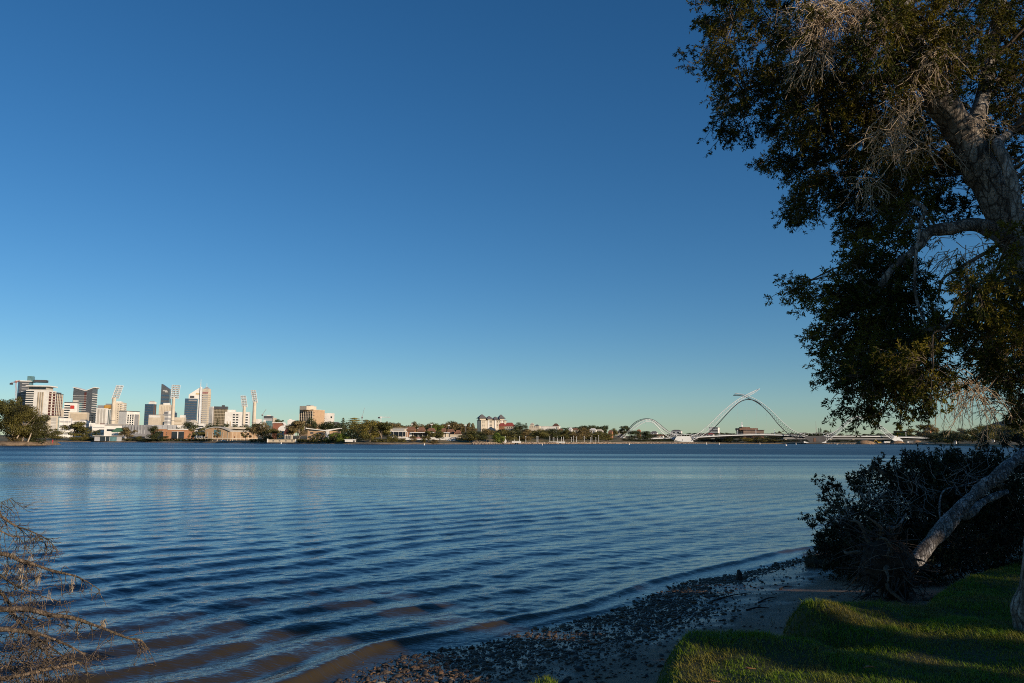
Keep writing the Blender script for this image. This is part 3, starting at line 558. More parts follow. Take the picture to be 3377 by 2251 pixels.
mb = MB(); mb.tube([(-B.W * 0.1, 4, B.H + 27 * h), (-B.W * 0.1, 4, B.H + 40 * h), (-B.W * 0.1, 4, B.H + 54 * h)], [1.3, 0.9, 0.35], 5); mb.build("spire", WHITE, B.root)
B = Bld("office_tower", "striped skyscraper with a stepped pyramid top and thin spire", 657, 684, 692, 1290, 2800, 20, CREAM); h = 2800 / FPX
B.bands(22, BROWNW, 0.02, 0.45, 0.0, 0.93, 0.45); B.bands(22, LGREY, 0.45, 0.97, 0.0, 0.93, 0.4); B.bands(22, BEIGE, 1, 0, 0, 0.93, 0.4, "window_band", (0.05, 0.95)); B.front("sign_panel", PINK, 0.0, 0.98, 0.95, 0.99, 0.6); B.plant(CREAM, 0.25, 1.0, 8 * h * 1.1, 0.1, 0.9, "setback"); 
mb = MB(); mb.hip(B.fx(0.4), B.fx(0.95), 0.2 * B.D, 0.8 * B.D, B.H + 8.8 * h, B.H + 16 * h, 0.2); mb.build("roof", LGREY, B.root); mb = MB(); mb.tube([(B.fx(0.65), B.D * 0.5, B.H + 14 * h), (B.fx(0.65), B.D * 0.5, B.H + 28 * h)], [1.0, 0.4], 5); mb.build("spire", WHITE, B.root)
B = Bld("office_tower", "white tower with vertical window lines right of the striped skyscraper", 689, 700, 705, 1340, 2200, 30, WHITE); B.strips(3, GREY, 0.1, 0.95, 0.0, 0.97, 0.4); B.strips(2, BROWNW, 0.1, 0.95, 0, 0.97, 0.5, "window_strip", True)
B = Bld("office_tower", "bronze glass tower with a gridded front left of the white hospital block", 709, 749, 751, 1340, 1750, 6, BRONZE); B.strips(9, BEIGE, 0.02, 0.98, 0.05, 0.90, 0.12, "mullion", False, 0.25); B.bands(9, BEIGE, 0.02, 0.98, 0.05, 0.9, 0.12, "spandrel", None, 0.2); B.front("crown_panel", DGREY, 0.0, 1.0, 0.91, 1.0, 0.3); B.plant(DGREY, 0.55, 0.75, 3)
B = Bld("hospital", "long white block with columns of dark windows behind the floodlights", 749, 820, 824, 1358, 1350, 6, WHITE); B.grid(2, 7, DGLASS, 0.31, 0.58, 0.2, 0.93, 0.7, 0.5); B.grid(1, 7, DGLASS, 0.84, 0.98, 0.2, 0.93, 0.7, 0.5); B.plant(WHITE, 0.08, 0.4, 3.6); B.strips(2, BEIGE, 0.05, 0.3, 0.15, 0.6, 0.4)
B = Bld("house", "white gabled house peeking between trees under the pointed tower", 626, 642, 648, 1392, 1020, 20, WHITE); B.hip(CREAM, 3, 0.6)
B = Bld("apartment_block", "low white flats with dark bands under the striped skyscraper", 645, 672, 676, 1396, 980, 10, WHITE); B.bands(3, DGLASS, 0.05, 0.95, 0.3, 0.9, 0.4)

# --- river front: grey museum like block, brick block, school hall
B = Bld("arts_building", "grey panelled building with slit windows behind the riverside trees", 416, 483, 500, 1401, 845, 16, GREY, base=1.3)
B.strips(8, LGREY, 0.02, 0.98, 0.45, 1.0, 0.35, "panel", False, 0.15); B.grid(3, 1, LGREY, 0.36, 0.80, 0.45, 0.72, 0.4, 0.8, "panel"); B.front("glass_wall", DGLASS, 0.3, 0.95, 0.04, 0.28, 0.2); B.strips(7, DGREY, 0.05, 0.98, 0.7, 0.9, 0.08, "slit_window", False, 0.2)
B = Bld("arts_building", "long grey upper wing with a white end box above the brick building", 497, 583, 585, 1401, 870, 4, LGREY); B.strips(5, GREY, 0.1, 0.95, 0.62, 0.97, 0.1, "slit_window"); mb = MB(); mb.box(B.fx(1) + 0.05, B.fx(1) + 28 * B.mpx, -1, B.D * 0.8, 0, B.H * 0.985); mb.build("end_box", WHITE, B.root)
B = Bld("school_building", "orange brick school building with three tall dark glazed openings", 519, 632, 640, 1415, 812, 8, BRICK, base=1.2)
for a0, a1 in ((0.09, 0.30), (0.50, 0.64), (0.67, 0.81)):
    B.front("window", DGLASS, a0, a1, 0.16, 0.80, 0.08); B.front("window_head", WHITE, a0, a1, 0.80, 0.815, 0.3)
B.front("pier", WHITE, 0.645, 0.665, 0.0, 0.82, 0.5); B.front("canopy", WHITE, 0.40, 0.9, 0.95, 1.02, 0.9); B.roof(LGREY, 0.1, 0.3); B.front("terrace_glass", TGLASS, 0.47, 0.83, 0.03, 0.13, 0.9, 0)
for k in range(4): B.front("wall_opening", DGREY, 0.365, 0.385, 0.18 + k * 0.16, 0.25 + k * 0.16, 0.1)
B = Bld("school_hall", "tan brick hall with a pale curved roof and ribbed walls", 686, 760, 846, 1424, 742, 24, TAN, base=1.4)
W_, H_, D_ = B.W, B.H, B.D
arc = [(-W_ * (1 - t), H_ + 13.5 * B.mpx * (math.sin(math.pi * min(1, 0.12 + t * 0.88)) ** 0.8 if t < 1 else 0.05)) for t in np.linspace(0, 1, 13)]
mb = MB(); mb.prism([(-W_, H_)] + arc + [(0, H_)], 0.02, D_ * 0.98); mb.build("gable", TAN, B.root)
mb = MB(); mb.prism([(x, z + 0.9) for x, z in arc] + [(x, z + 0.02) for x, z in reversed(arc)], -1.2, D_ + 1); mb.build("roof", CONC, B.root)
B.front("gable_window", TGLASS, 0.34, 0.62, 0.62, 1.25, 0.1); B.strips(5, CREAM, 0.0, 1.0, 0, 1.0, 0.10, "rib", False, 0.35); B.strips(7, CREAM, 0.0, 1.0, 0, 0.98, 0.07, "rib", True, 0.35)
B.bands(1, CREAM, 0.0, 1.0, 0.2, 0.36, 0.5, "ledge", (0, 1), 0.6); B.bands(1, DGREY, 0.02, 0.98, 0.02, 0.2, 0.8, "colonnade", (0.02, 0.98), 0.1); B.side("door", BROWNW, 0.12, 0.15, 0.36, 0.55, 0.2); mb = MB(); mb.box(-W_ * 0.55, 1, D_ * 0.12, D_ * 0.8, H_ + 10 * B.mpx, H_ + 15.5 * B.mpx); mb.build("roof_ridge", CREAM, B.root)
B = Bld("shelter", "small open white shelter with thin posts between brick building and hall", 650, 676, 680, 1436, 808, 8, GREY, base=1.2, depth=6, wallmesh=False)
mb = MB(); mb.box(B.fx(0), B.fx(1), 0, 6, B.H - 0.3, B.H); mb.build("roof", WHITE, B.root)
for k in range(4): B.front("post", WHITE, 0.02 + 0.31 * k, 0.05 + 0.31 * k, 0, 0.94, 0, 0.25)
B.box("rear_wall", CREAM, 0, 1, 0.8, 0.99, 0, 0.55)
# gable brick and white house, wall, modern house
B = Bld("boathouse", "red brick gabled building with white trim and a round white attic", 902, 940, 946, 1411, 800, 12, RBRICK)
mb = MB(); mb.prism([(-B.W, B.H), (-B.W * 0.96, B.H + 4.8), (-B.W * 0.22, B.H + 4.8), (0, B.H)], 0.05, B.D); mb.build("gable", RBRICK, B.root); mb = MB(); mb.prism([(-B.W - 0.3, B.H + 4.9), (-B.W * 0.2, B.H + 4.9), (1.4, B.H - 1.4), (1.4, B.H - 0.4), (-B.W * 0.18, B.H + 5.7), (-B.W - 0.3, B.H + 5.7)], -0.6, B.D + 0.5); mb.build("roof", WHITE, B.root); B.front("window", DGLASS, 0.4, 0.7, 0.62, 0.78, 0.1)
B = Bld("house", "cream house with blue grey windows below the brick gable", 915, 938, 942, 1420, 745, 12, CREAM); B.grid(2, 3, DGLASS, 0.2, 0.85, 0.15, 0.92, 0.45, 0.5); mb = MB(); mb.prism([(B.fx(0.4) + 6 * math.cos(a) * 0.9 + 3, B.H + 5 * math.sin(a)) for a in np.linspace(0, math.pi, 9)], 0.5, B.D * 0.6); mb.build("attic", WHITE, B.root)
B = Bld("house", "house with a dark maroon roof and white posts beside the cream house", 940, 962, 966, 1432, 735, 10, CREAM); B.front("verandah", DGREY, 0.05, 0.95, 0.1, 0.8, 0.1); B.strips(4, WHITE, 0.0, 1.0, 0.0, 0.95, 0.15, "post", False, 0.4); mb = MB(); mb.prism([(B.fx(0) - 1, B.H), (B.fx(1) + 1, B.H), (B.fx(1) + 1, B.H + 5.0), (B.fx(0) + 1, B.H + 5.6)], -0.5, 5); mb.build("roof", DRED, B.root)
B = Bld("house", "modern tan house with a white butterfly roof", 1018, 1078, 1082, 1417, 650, 6, TAN, base=1.2)
B.front("window", DGREY, 0.14, 0.30, 0.68, 0.82, 0.1); B.front("window", DRED, 0.62, 0.72, 0.52, 0.75, 0.1); B.front("window", DGREY, 0.05, 0.2, 0.38, 0.5, 0.1); B.front("wing_wall", WHITE, 0.94, 1.12, 0.0, 1.02, 0.4, 3); B.front("clerestory", DGLASS, 0.05, 0.9, 0.91, 0.97, 0.15)
mb = MB(); hh = B.H; mb.prism([(B.fx(0) - 1.5, hh + 1.6), (B.fx(0.9), hh - 0.2), (B.fx(1.12), hh + 0.4), (B.fx(1.7), hh + 1.7), (B.fx(1.7), hh + 1.1), (B.fx(1.1), hh - 0.9), (B.fx(0.9), hh - 0.9), (B.fx(0) - 1.5, hh + 0.9)], -1, 14); mb.build("roof", WHITE, B.root); mb = MB(); mb.box(B.fx(1.14), B.fx(1.64), 1, 12, 0, hh * 0.9); mb.build("wing", TAN, B.root); mb = MB(); mb.box(B.fx(1.32), B.fx(1.52), 0.8, 1.3, hh * 0.66, hh * 0.8); mb.build("window", DGLASS, B.root)
B = Bld("river_wall", "long low cream wall with square openings at the water's edge", 889, 984, 986, 1449, 640, 4, BEIGE, base=0.9, depth=1.2, cat="wall"); B.grid(4, 1, DGREY, 0.1, 0.9, 0.3, 0.75, 0.25, 0.8, "opening"); B.front("pillar", WHITE, 0.0, 0.04, 0, 1.25, 0.3); B.front("pillar", WHITE, 0.9, 0.93, 0, 1.25, 0.3)
B = Bld("hotel", "tan hotel block with a balcony grid on its left face", 989, 1032, 1068, 1351, 1100, -52, TAN)
for k in range(7):
    z = 0.28 + k * 0.10; B.side("balcony_row", DGREY, 0.03, 0.97, z, z + 0.055, 0.25)
for k in range(8): B.side("fin", CREAM, 0.03 + k * 0.132, 0.045 + k * 0.132, 0.25, 0.97, 0.8)
B.grid(1, 6, DGREY, 0.0, 0.12, 0.3, 0.95, 0.8, 0.2); B.roof(CREAM, 0.2, 0.7); B.plant(CREAM, -0.35, 0.5, 5.2, 0.2, 0.7); B.plant(LGREY, 0.1, 0.4, 6.6, 0.3, 0.6)
B = Bld("hospital", "white block with few windows right of the tan hotel", 1066, 1098, 1102, 1362, 1130, 8, WHITE); B.grid(1, 4, DGLASS, 0.08, 0.2, 0.45, 0.8, 0.7, 0.4); B.front("window", DGLASS, 0.75, 0.9, 0.78, 0.86, 0.1); B.front("window", DGLASS, 0.1, 0.5, 0.12, 0.25, 0.1)
B = Bld("office_block", "small grey glass office with white sides among trees right of the last floodlight", 871, 898, 901, 1371, 1500, 8, LGREY); B.bands(1, TGLASS, 0.25, 0.95, 0.35, 0.8, 0.8); B.front("roof_band", DGREY, 0.0, 1.0, 0.88, 1.0, 0.3); B.front("wall_panel", WHITE, 0.0, 0.25, 0, 0.8, 0.3); B.plant(WHITE, 0.3, 0.7, 2)
B = Bld("office_block", "small cream block right of the grey glass office", 900, 908, 911, 1377, 1500, 10, CREAM); B.bands(2, BEIGE, 0.1, 0.9, 0.3, 0.9, 0.4)
B = Bld("office_block", "white low block left of the grey glass office", 843, 858, 862, 1381, 1400, 10, WHITE); B.bands(1, DGLASS, 0.1, 0.9, 0.5, 0.8, 0.5)
B = Bld("office_block", "white box with a large blue window left of the tan hotel", 949, 970, 973, 1384, 1200, 8, WHITE); B.front("window", BLUEW, 0.2, 0.97, 0.1, 0.72, 0.15); B.plant(WHITE, 0.2, 0.5, 1.2)
B = Bld("house", "house with a grey hip roof on the ridge right of the tan hotel", 1094, 1122, 1125, 1400, 900, 8, WHITE); B.hip(GTILE, 3.2, 0.3, 1.0); B.bands(1, DGLASS, 0.45, 0.7, 0.5, 0.9, 0.5)
B = Bld("shed", "long low white shed under the layered conifer", 1139, 1172, 1175, 1449, 600, 6, WHITE, base=1.5); B.roof(METAL, 0.4, 0.3); B.front("door", DGREY, 0.78, 0.95, 0.05, 0.7, 0.1)
B = Bld("clubhouse", "boat clubhouse with white decks and a wide dark glass band", 1287, 1336, 1340, 1412, 660, 8, CREAM, base=1.4)
B.front("window", DGLASS, 0.0, 1.0, 0.42, 0.74, 0.25); B.front("lower_wall", CREAM, 0.45, 1.0, 0.0, 0.28, 0.3); B.front("window", DGLASS, 0.72, 0.95, 0.12, 0.24, 0.5); B.box("deck", WHITE, -0.1, 1.22, -0.15, 1.0, 0.29, 0.35); B.box("roof", WHITE, -0.08, 1.05, -0.1, 1.0, 0.745, 0.80); B.front("upper_window", LGREY, 0.2, 0.95, 0.84, 0.95, 0.2); B.roof(WHITE, 0.8, 0.4)
for k in range(5): B.front("post", WHITE, -0.05 + k * 0.3, -0.04 + k * 0.3, 0.28, 0.75, 0.9)
B = Bld("grandstand", "long grandstand with a thin white roof and dark seating bay", 1352, 1480, 1484, 1427, 690, 6, DGREY, base=2.0)
B.box("roof", METAL, 0.04, 1.0, -0.5, 1.0, 0.985, 1.06); B.front("wing_wall", WHITE, 0.0, 0.07, 0.0, 1.0, 1.5, 2); B.front("seating", LGREY, 0.07, 0.98, 0.2, 0.42, 1.0); B.front("end_wall", CREAM, 0.85, 1.0, 0.0, 0.9, 1.2)
for k in range(8): B.front("post", WHITE, 0.1 + k * 0.12, 0.104 + k * 0.12, 0.2, 1.0, 1.8, 0)
B = Bld("river_wall", "long white wall along the path in front of the grandstand", 1340, 1502, 1504, 1441, 650, 3, WHITE, base=1.2, depth=1.0, cat="wall"); B.strips(8, LGREY, 0.02, 0.98, 0.15, 0.7, 0.06, "joint"); B.front("plinth", PINK, 0.1, 0.5, 0.72, 1.0, 0.15)
for (x0, x1, yt, Y, lb) in [(1337, 1372, 1413, 728, "orange brick terrace house behind the clubhouse"), (1377, 1403, 1415, 730, "orange tiled house behind the grandstand's left part"), (1410, 1436, 1417, 732, "orange tiled house left of the round green tree"),
                            (1455, 1472, 1418, 730, "orange tiled house just right of the round green tree"), (1474, 1500, 1421, 728, "wide orange tiled house behind the grandstand's right end"), (1502, 1520, 1424, 722, "orange tiled house nearest the rounded dark trees")]:
    B = Bld("house", lb, x0, x1 - 3, x1, yt + 5, Y, 10, BRICK, group="orange brick houses behind the grandstand"); B.hip(TILE, 3.2, 0.6, 0.6); B.bands(1, DGLASS, 0.1, 0.9, 0.78, 0.95, 0.5)
B = Bld("shelter", "cream low building with posts right of the grandstand", 1482, 1518, 1521, 1433, 700, 5, CREAM, base=1.8); B.strips(5, WHITE, 0.05, 0.95, 0, 0.7, 0.12, "post", False, 0.8); B.front("opening", DGREY, 0.05, 0.95, 0.1, 0.6, 0.2); B.roof(CREAM, 0.6, 0.4)
# apartments with pyramid roofs
B = Bld("apartment_block", "cream apartment block with grey pyramid roofs standing above the trees", 1573, 1586, 1670, 1385, 900, -14, CREAM)
B.strips(1, SPLAN, 0.02, 0.98, 0.02, 0.96, 0.8, "window_strip", True); B.grid(4, 5, DGLASS, 0.26, 0.44, 0.38, 0.97, 0.55, 0.45); B.grid(2, 5, DGLASS, 0.05, 0.15, 0.38, 0.97, 0.5, 0.45); B.grid(3, 5, DGLASS, 0.55, 0.75, 0.38, 0.97, 0.5, 0.45); B.grid(3, 5, DGLASS, 0.8, 0.97, 0.38, 0.97, 0.5, 0.45); B.strips(3, WHITE, 0.17, 0.95, 0.3, 1.0, 0.18, "bay", False, 0.6)  # slate side strip puts the left face's shade into its colour
for a0, a1, h, e in ((-0.05, 0.24, 4.6, 2.2), (0.26, 0.50, 3.6, 1.4), (0.52, 0.74, 3.4, 1.0), (0.74, 0.97, 4.8, 2.0)):
    B.box("attic", CREAM, a0 + 0.03, a1 - 0.03, 0.15, 0.7, 1.0, 1.0 + e / B.H); B.hip(GTILE, h, 0.15, 0.6, a0, a1, 0.1, 0.75, B.H + e)
B.box("eave", GTILE, -0.02, 1.03, -0.04, 1.0, 1.0, 1.02)
B = Bld("house", "yellow house with a red tiled roof right of the pyramid roofed flats", 1664, 1693, 1697, 1405, 860, 10, CREAM); B.hip(RTILE, 4.0, 0.55, 0.5); B.grid(3, 1, DGLASS, 0.2, 0.9, 0.75, 0.92, 0.3, 0.9)
B = Bld("house", "house with a dark red tiled roof just below the pyramid roofed flats", 1645, 1664, 1667, 1404, 890, 10, BRICK); B.hip(RTILE, 3.2, 0.5, 0.5); B.bands(1, DGLASS, 0.2, 0.8, 0.8, 0.92, 0.5)
B = Bld("apartment_block", "cream flats with gabled tops left of the long white block", 1745, 1779, 1783, 1404, 950, 8, CREAM); B.grid(5, 2, DGLASS, 0.1, 0.95, 0.72, 0.98, 0.35, 0.4); B.box("tower", CREAM, 0.1, 0.42, 0.1, 0.7, 1.0, 1.16); B.hip(CREAM, 2.2, 0.3, 0.5, 0.1, 0.42, 0.1, 0.7, B.H * 1.16); B.hip(GTILE, 1.8, 0.3, 0.3, 0.55, 0.9)
B = Bld("apartment_block", "long plain white block on the ridge right of the gabled flats", 1779, 1844, 1848, 1406, 960, 6, WHITE); B.roof(WHITE, 0.3, 0.4); B.front("end_gable", CREAM, 0.88, 1.0, 0.5, 1.0, 0.4); B.grid(2, 1, DGLASS, 0.9, 0.98, 0.82, 0.94, 0.4, 0.8)
B = Bld("house", "house with a brown pyramid roof rising behind the long white block", 1822, 1842, 1845, 1405, 1000, 8, CREAM); B.hip(BROWNW, 3.6, 0.3, 0.6); B.bands(1, DGLASS, 0.2, 0.8, 0.8, 0.95, 0.5)
for (x0, x1, yt, Y, rf, wl, lb) in [(1840, 1857, 1420, 760, TILE, WHITE, "white house with an orange roof showing low between trees"), (1886, 1909, 1418, 820, TILE, CREAM, "cream house with a bright orange roof among the dark trees"), (1876, 1888, 1416, 850, WHITE, WHITE, "small white house left of the bright orange roof"),
                                   (1944, 1968, 1418, 900, WHITE, WHITE, "white flat roofed house below the dark wooded hill"), (1964, 1990, 1421, 880, CREAM, WHITE, "second white house, the one with a stepped cream roof, below the wooded hill"), (2006, 2022, 1424, 1010, TILE, BRICK, "brick house with a small orange gable behind the bridge's dark foot"),
                                   (2034, 2058, 1422, 1400, WHITE, CREAM, "pale house right of the single round tree at the bridge's left foot"), (2146, 2170, 1426, 1450, GTILE, WHITE, "white house with grey roof seen under the first arch's right leg"), (2152, 2176, 1436, 1380, TILE, CREAM, "cream house with orange roof low under the first arch"),
                                   (2170, 2190, 1437, 1380, TILE, WHITE, "small orange roofed house left of the pale bridge pier"), (2100, 2114, 1420, 1450, BRICK, RBRICK, "narrow brick house with chimney seen through the first arch"), (2214, 2250, 1421, 1500, GTILE, WHITE, "wide pale house with flat top above the pale bridge pier"),
                                   (2328, 2356, 1432, 1420, RTILE, WHITE, "red roofed house low beside the main arch's left leg")]:
    Y = max(Y, float(shore_Y((x0 + x1) / 2)) + 160); B = Bld("house", lb, x0, x1 - 3, x1, yt, Y, 12, wl); B.hip(rf, 2.6, 0.45, 0.5); B.grid(2, 1, DGLASS, 0.1, 0.9, 0.7, 0.9, 0.4, 0.9)
B = Bld("apartment_block", "white balconied flats just right of the main arch's left leg", 2341, 2368, 2373, 1409, 1500, 10, WHITE); B.bands(4, DGLASS, 0.3, 0.98, 0.4, 0.95, 0.5); B.bands(4, LGREY, 0.0, 0.25, 0.4, 0.95, 0.5); B.roof(GREY, 0.5, 0.6)
B = Bld("office_block", "broad brown brick building with stepped top seen under the main arch", 2430, 2452, 2514, 1418, 1500, -22, BROWNW)
B.bands(2, CREAM, 0.0, 1.0, 0.45, 0.92, 0.14, "ledge"); B.bands(2, DGREY, 0.02, 0.98, 0.58, 1.02, 0.3, "window_band"); B.strips(2, TAN, 0.15, 0.8, 0.2, 0.95, 0.4, "pier", True); B.roof(DGREY, 1.5, 0.8); B.plant(BROWNW, -0.15, 0.75, 4, 0.1, 0.7, "upper_storey"); B.plant(BROWNW, 0.0, 0.4, 6, 0.2, 0.6, "upper_storey")
mb = MB(); x = B.fx(0.08)
for s in (-1, 1): mb.bar((x + s * 1.4, B.D * 0.4, B.H + 5), (x + s * 0.9, B.D * 0.4, B.H + 15.5), 0.3)
for k in range(5): mb.bar((x - 1.3, B.D * 0.4, B.H + 6 + 2 * k), (x + 1.3, B.D * 0.4, B.H + 8 + 2 * k), 0.22)
mb.box(x - 1.2, x + 1.2, B.D * 0.4 - 0.6, B.D * 0.4 + 0.6, B.H + 7, B.H + 9.5); mb.build("mast", METAL, B.root)
B = Bld("apartment_block", "red brick flats catching the sun behind the big gum tree on the right", 3050, 3068, 3072, 1410, 1650, 20, BRICK); B.bands(5, WHITE, 0.05, 0.95, 0.3, 0.95, 0.3, "ledge"); B.roof(RTILE, 0.3, 0.6)
B = Bld("office_block", "long flat roofed dark building far beyond the bridge's right end", 2955, 2988, 2991, 1421, 1800, 8, BROWNW); B.roof(CREAM, 1.5, 0.8); B.bands(1, DGLASS, 0.05, 0.95, 0.6, 0.9, 0.5)
B = Bld("pavilion", "small white kiosk on the lawn of the right bank", 3272, 3279, 3280, 1448, 640, 6, WHITE, depth=4, base=land_z(3275, 60)); B.hip(WHITE, 1.0, 0.4, 0.4)
B = Bld("shed", "white shed at the waterline below the dark trees of the right bank", 3147, 3153, 3154, 1455, 742, 6, WHITE, depth=4, base=1.0); B.hip(METAL, 0.8, 0.5, 0.3)
# dark stadium roof behind the right bank
B = Bld("stadium", "low dark curved stadium roof behind the right bank trees", 3290, 3420, 3424, 1412, 900, 4, DGREY, depth=60)
mb = MB(); mb.prism([(-B.W, B.H)] + [(-B.W * (1 - t), B.H + 22 * B.mpx * math.sin(math.pi * (0.05 + 0.9 * t))) for t in np.linspace(0, 1, 15)] + [(0, B.H)], 0, 60); mb.build("roof", SPLAN, B.root)

# ------------------------------------------------------------------ stadium floodlights
def floodlight(label, p0, p1, ytop, yhead, ybase, hx0b, hx1b, hx0t, hx1t, Y, rows=7):
    """p0..p1 pole columns; head: bottom and top columns"""
    xm = (p0 + p1) / 2; c = P(xm, 1445, Y); m_ = Y / FPX; phi = math.atan2(c[0], c[1]); m_ /= math.cos(phi); m_ *= math.cos(phi)
    z0 = float(land_z(xm, 200)) - 1
    t = thing("floodlight_tower", label, "floodlight", (c[0], c[1], z0), -phi, "floodlight towers above the cricket ground")
    zh = P(xm, yhead, Y)[2] - z0; zt = P(xm, ytop, Y)[2] - z0; r0 = (p1 - p0) / 2 * m_
    lean = lambda z: 0.0
    mb = MB(); mb.tube([(0, 0, 0), (0, 0, zh * 0.5), (0, 0, zh + 1.5)], [r0 * 1.12, r0, r0 * 0.9], 10); mb.build("pole", CREAM, t)
    mb = MB(); mb.tube([(0, 0, zh * 0.45), (0, 0, zh * 0.45 + 0.5)], r0 * 1.15, 10); mb.build("platform", GREY, t)
    xb0, xb1, xt0, xt1 = [(v - xm) * m_ for v in (hx0b, hx1b, hx0t, hx1t)]
    at = lambda u, v: (xb0 + (xt0 - xb0) * v + u * ((xb1 - xb0) + ((xt1 - xt0) - (xb1 - xb0)) * v), -1.0 - 3.0 * v, zh + (zt - zh) * v)
    mb = MB()
    for k in range(rows + 1): mb.bar(at(0, k / rows), at(1, k / rows), 0.26)
    for u in (0, 0.5, 1): mb.bar(at(u, 0), at(u, 1), 0.34)
    for u in (0.12, 0.88): a = at(u, 0); b_ = at(u, 1); mb.bar((a[0], a[1] + 2.5, a[2]), (b_[0], b_[1] + 2.0, b_[2]), 0.22)
    mb.build("head_frame", METAL, t)
    for k in range(rows):
        mb = MB(); a = at(0.05, (k + 0.35) / rows); b_ = at(0.95, (k + 0.35) / rows); h = (zt - zh) / rows * 0.55
        nl = 5
        for q in range(nl):
            x0 = a[0] + (b_[0] - a[0]) * (q + 0.12) / nl; x1 = a[0] + (b_[0] - a[0]) * (q + 0.8) / nl; mb.box(x0, x1, a[1] - 0.2, a[1] + 0.9, a[2], a[2] + h)
        mb.build("lamp_row", plain("lamp_face", (0.42, 0.41, 0.39), 0.3), t)
        mb = MB(); mb.box(a[0], b_[0], a[1] + 1.0, a[1] + 1.3, a[2] + h * 0.2, a[2] + h * 1.1); mb.build("gantry", GREY, t)
    mb = MB(); mb.bar((0, 0.4, zh - 1), (at(0.5, 0.8)[0], at(0.5, 0.8)[1] + 1.6, at(0.5, 0.8)[2]), 0.5); mb.build("spine", CREAM, t)
floodlight("leftmost floodlight tower, its lattice head leaning to the right", 361, 375, 1271, 1315, 1430, 360, 381, 372, 393, 1000)
floodlight("tallest floodlight tower whose lattice head faces straight on", 560, 571, 1270, 1314, 1400, 556, 580, 558, 583, 960)
floodlight("floodlight tower with the smaller left leaning head above the white hospital", 796, 806, 1305, 1342, 1395, 794, 811, 788, 804, 1250)
floodlight("floodlight tower nearest the tan hotel, its head leaning to the left", 829, 841, 1287, 1328, 1400, 830, 844, 821, 836, 1080)

# ------------------------------------------------------------------ cranes
def crane(label, px, ybase, ytop, x0, yl0, x1, yl1, Y, mat, luff=False):
    c = P(px, 1440, Y); z0 = float(land_z(px, Y - shore_Y(px))); t = thing("tower_crane", label, "crane", (c[0], c[1], z0), 0.0)
    zt = P(px, ytop, Y)[2] - z0; q = lambda a, b: P(a, b, Y) - np.array([c[0], c[1], z0]); w = 0.9
    mb = MB(); top = q(px, ytop); low = np.array([top[0] * 0.3, 0, 0])
    for sx in (-w, w): mb.bar((low[0] + sx, 0, 0), (top[0] + sx, 0, zt), 0.22)
    for k in range(14):
        f = k / 14; g_ = (k + 1) / 14; s = w if k % 2 else -w; mb.bar((low[0] + (top[0] - low[0]) * f - s, 0, zt * f), (low[0] + (top[0] - low[0]) * g_ + s, 0, zt * g_), 0.14)
    mb.build("mast", mat, t)
    a, b_ = q(x0, yl0), q(x1, yl1); mb = MB(); up = np.array([0, 0, 1.6])
    mb.bar(a, b_, 0.3); mb.bar(a + up, b_ + up * 0.6, 0.22)
    for k in range(10): p_ = a + (b_ - a) * k / 10; mb.bar(p_, p_ + (b_ - a) * 0.05 + up * 0.9, 0.12)
    mb.build("jib", mat, t)
    mb = MB(); mb.box(top[0] - 1.3, top[0] + 1.3, -1.3, 1.3, zt - 1, zt + 1.8); mb.build("cab", mat, t)
    mb = MB(); p_ = a + (b_ - a) * 0.02; mb.box(p_[0] - 1.8, p_[0] + 1.8, -1.2, 1.2, p_[2] - 1.8, p_[2] + 0.8); mb.build("counterweight", DGREY, t)
crane("red tower crane left of the dark glass apartment tower", 53, 1330, 1259, 37, 1264, 66, 1255, 1150, PINK)
crane("white tower crane with a level jib above the riverside treetops", 1256, 1400, 1376, 1249, 1376, 1288, 1376, 1500, METAL)
crane("faint pale crane with a raised jib right of the last floodlight", 866, 1400, 1367, 865, 1368, 878, 1349, 1900, LGREY)
crane("thin pale crane with a nearly upright jib above the layered conifer", 1194, 1400, 1375, 1194, 1377, 1202, 1345, 1900, LGREY)
# ------------------------------------------------------------------ the arched footbridge
BY = 1180.0; MPX = BY / FPX
bc = P(2460, 1459, BY); BR = thing("footbridge", "long white footbridge with three lattice arches and crossed tips over the middle one", "bridge", (bc[0], bc[1], 0.0), 0.0)
bo = np.array([bc[0], bc[1], 0.0])
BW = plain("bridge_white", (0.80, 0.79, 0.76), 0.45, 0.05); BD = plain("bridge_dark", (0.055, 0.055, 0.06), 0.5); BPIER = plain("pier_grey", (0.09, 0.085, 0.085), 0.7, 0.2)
def bp_(px, py, dy=0.0): return P(px, py, BY + dy) - bo
def path(pts, n=6): return catmull(pts, n)
def lattice(name, lower, upper, dy, wid, rl=0.5, ru=0.5, rd=0.2, mat=BW, ml=None, n=6, tw=0.0, mu=None):
    """truss rib between two chords; tw swings it in plan from end to end"""
    lo, up = path(lower, n), path(upper, n); m = len(lo)
    assert len(up) == m
    def pt(a, k, s): return bp_(a[k][0], a[k][1], dy + tw * (k / (m - 1) - 0.5) + s * wid)
    r = thing_part(name)
    for nm, ch, s, rr, mm in (("chord", lo, 0.5, rl, ml or mat), ("chord", lo, -0.5, rl, ml or mat), ("chord", up, 0.0, ru, mu or mat)):
        mb = MB(); mb.tube([pt(ch, k, s) for k in range(m)], rr, 6); mb.build(nm, mm, r)
    mb = MB()
    for k in range(m - 1):
        for s in (-0.5, 0.5):
            mb.bar(pt(lo, k, s), pt(up, k, 0) * 0.5 + pt(up, k + 1, 0) * 0.5, rd); mb.bar(pt(up, k, 0) * 0.5 + pt(up, k + 1, 0) * 0.5, pt(lo, k + 1, s), rd)
        mb.bar(pt(lo, k, -0.5), pt(lo, k, 0.5), rd * 0.8)
    mb.build("lattice", mat, r); return r
def thing_part(name):
    o = bpy.data.objects.new(name, None); COL.objects.link(o); o.parent = BR; return o
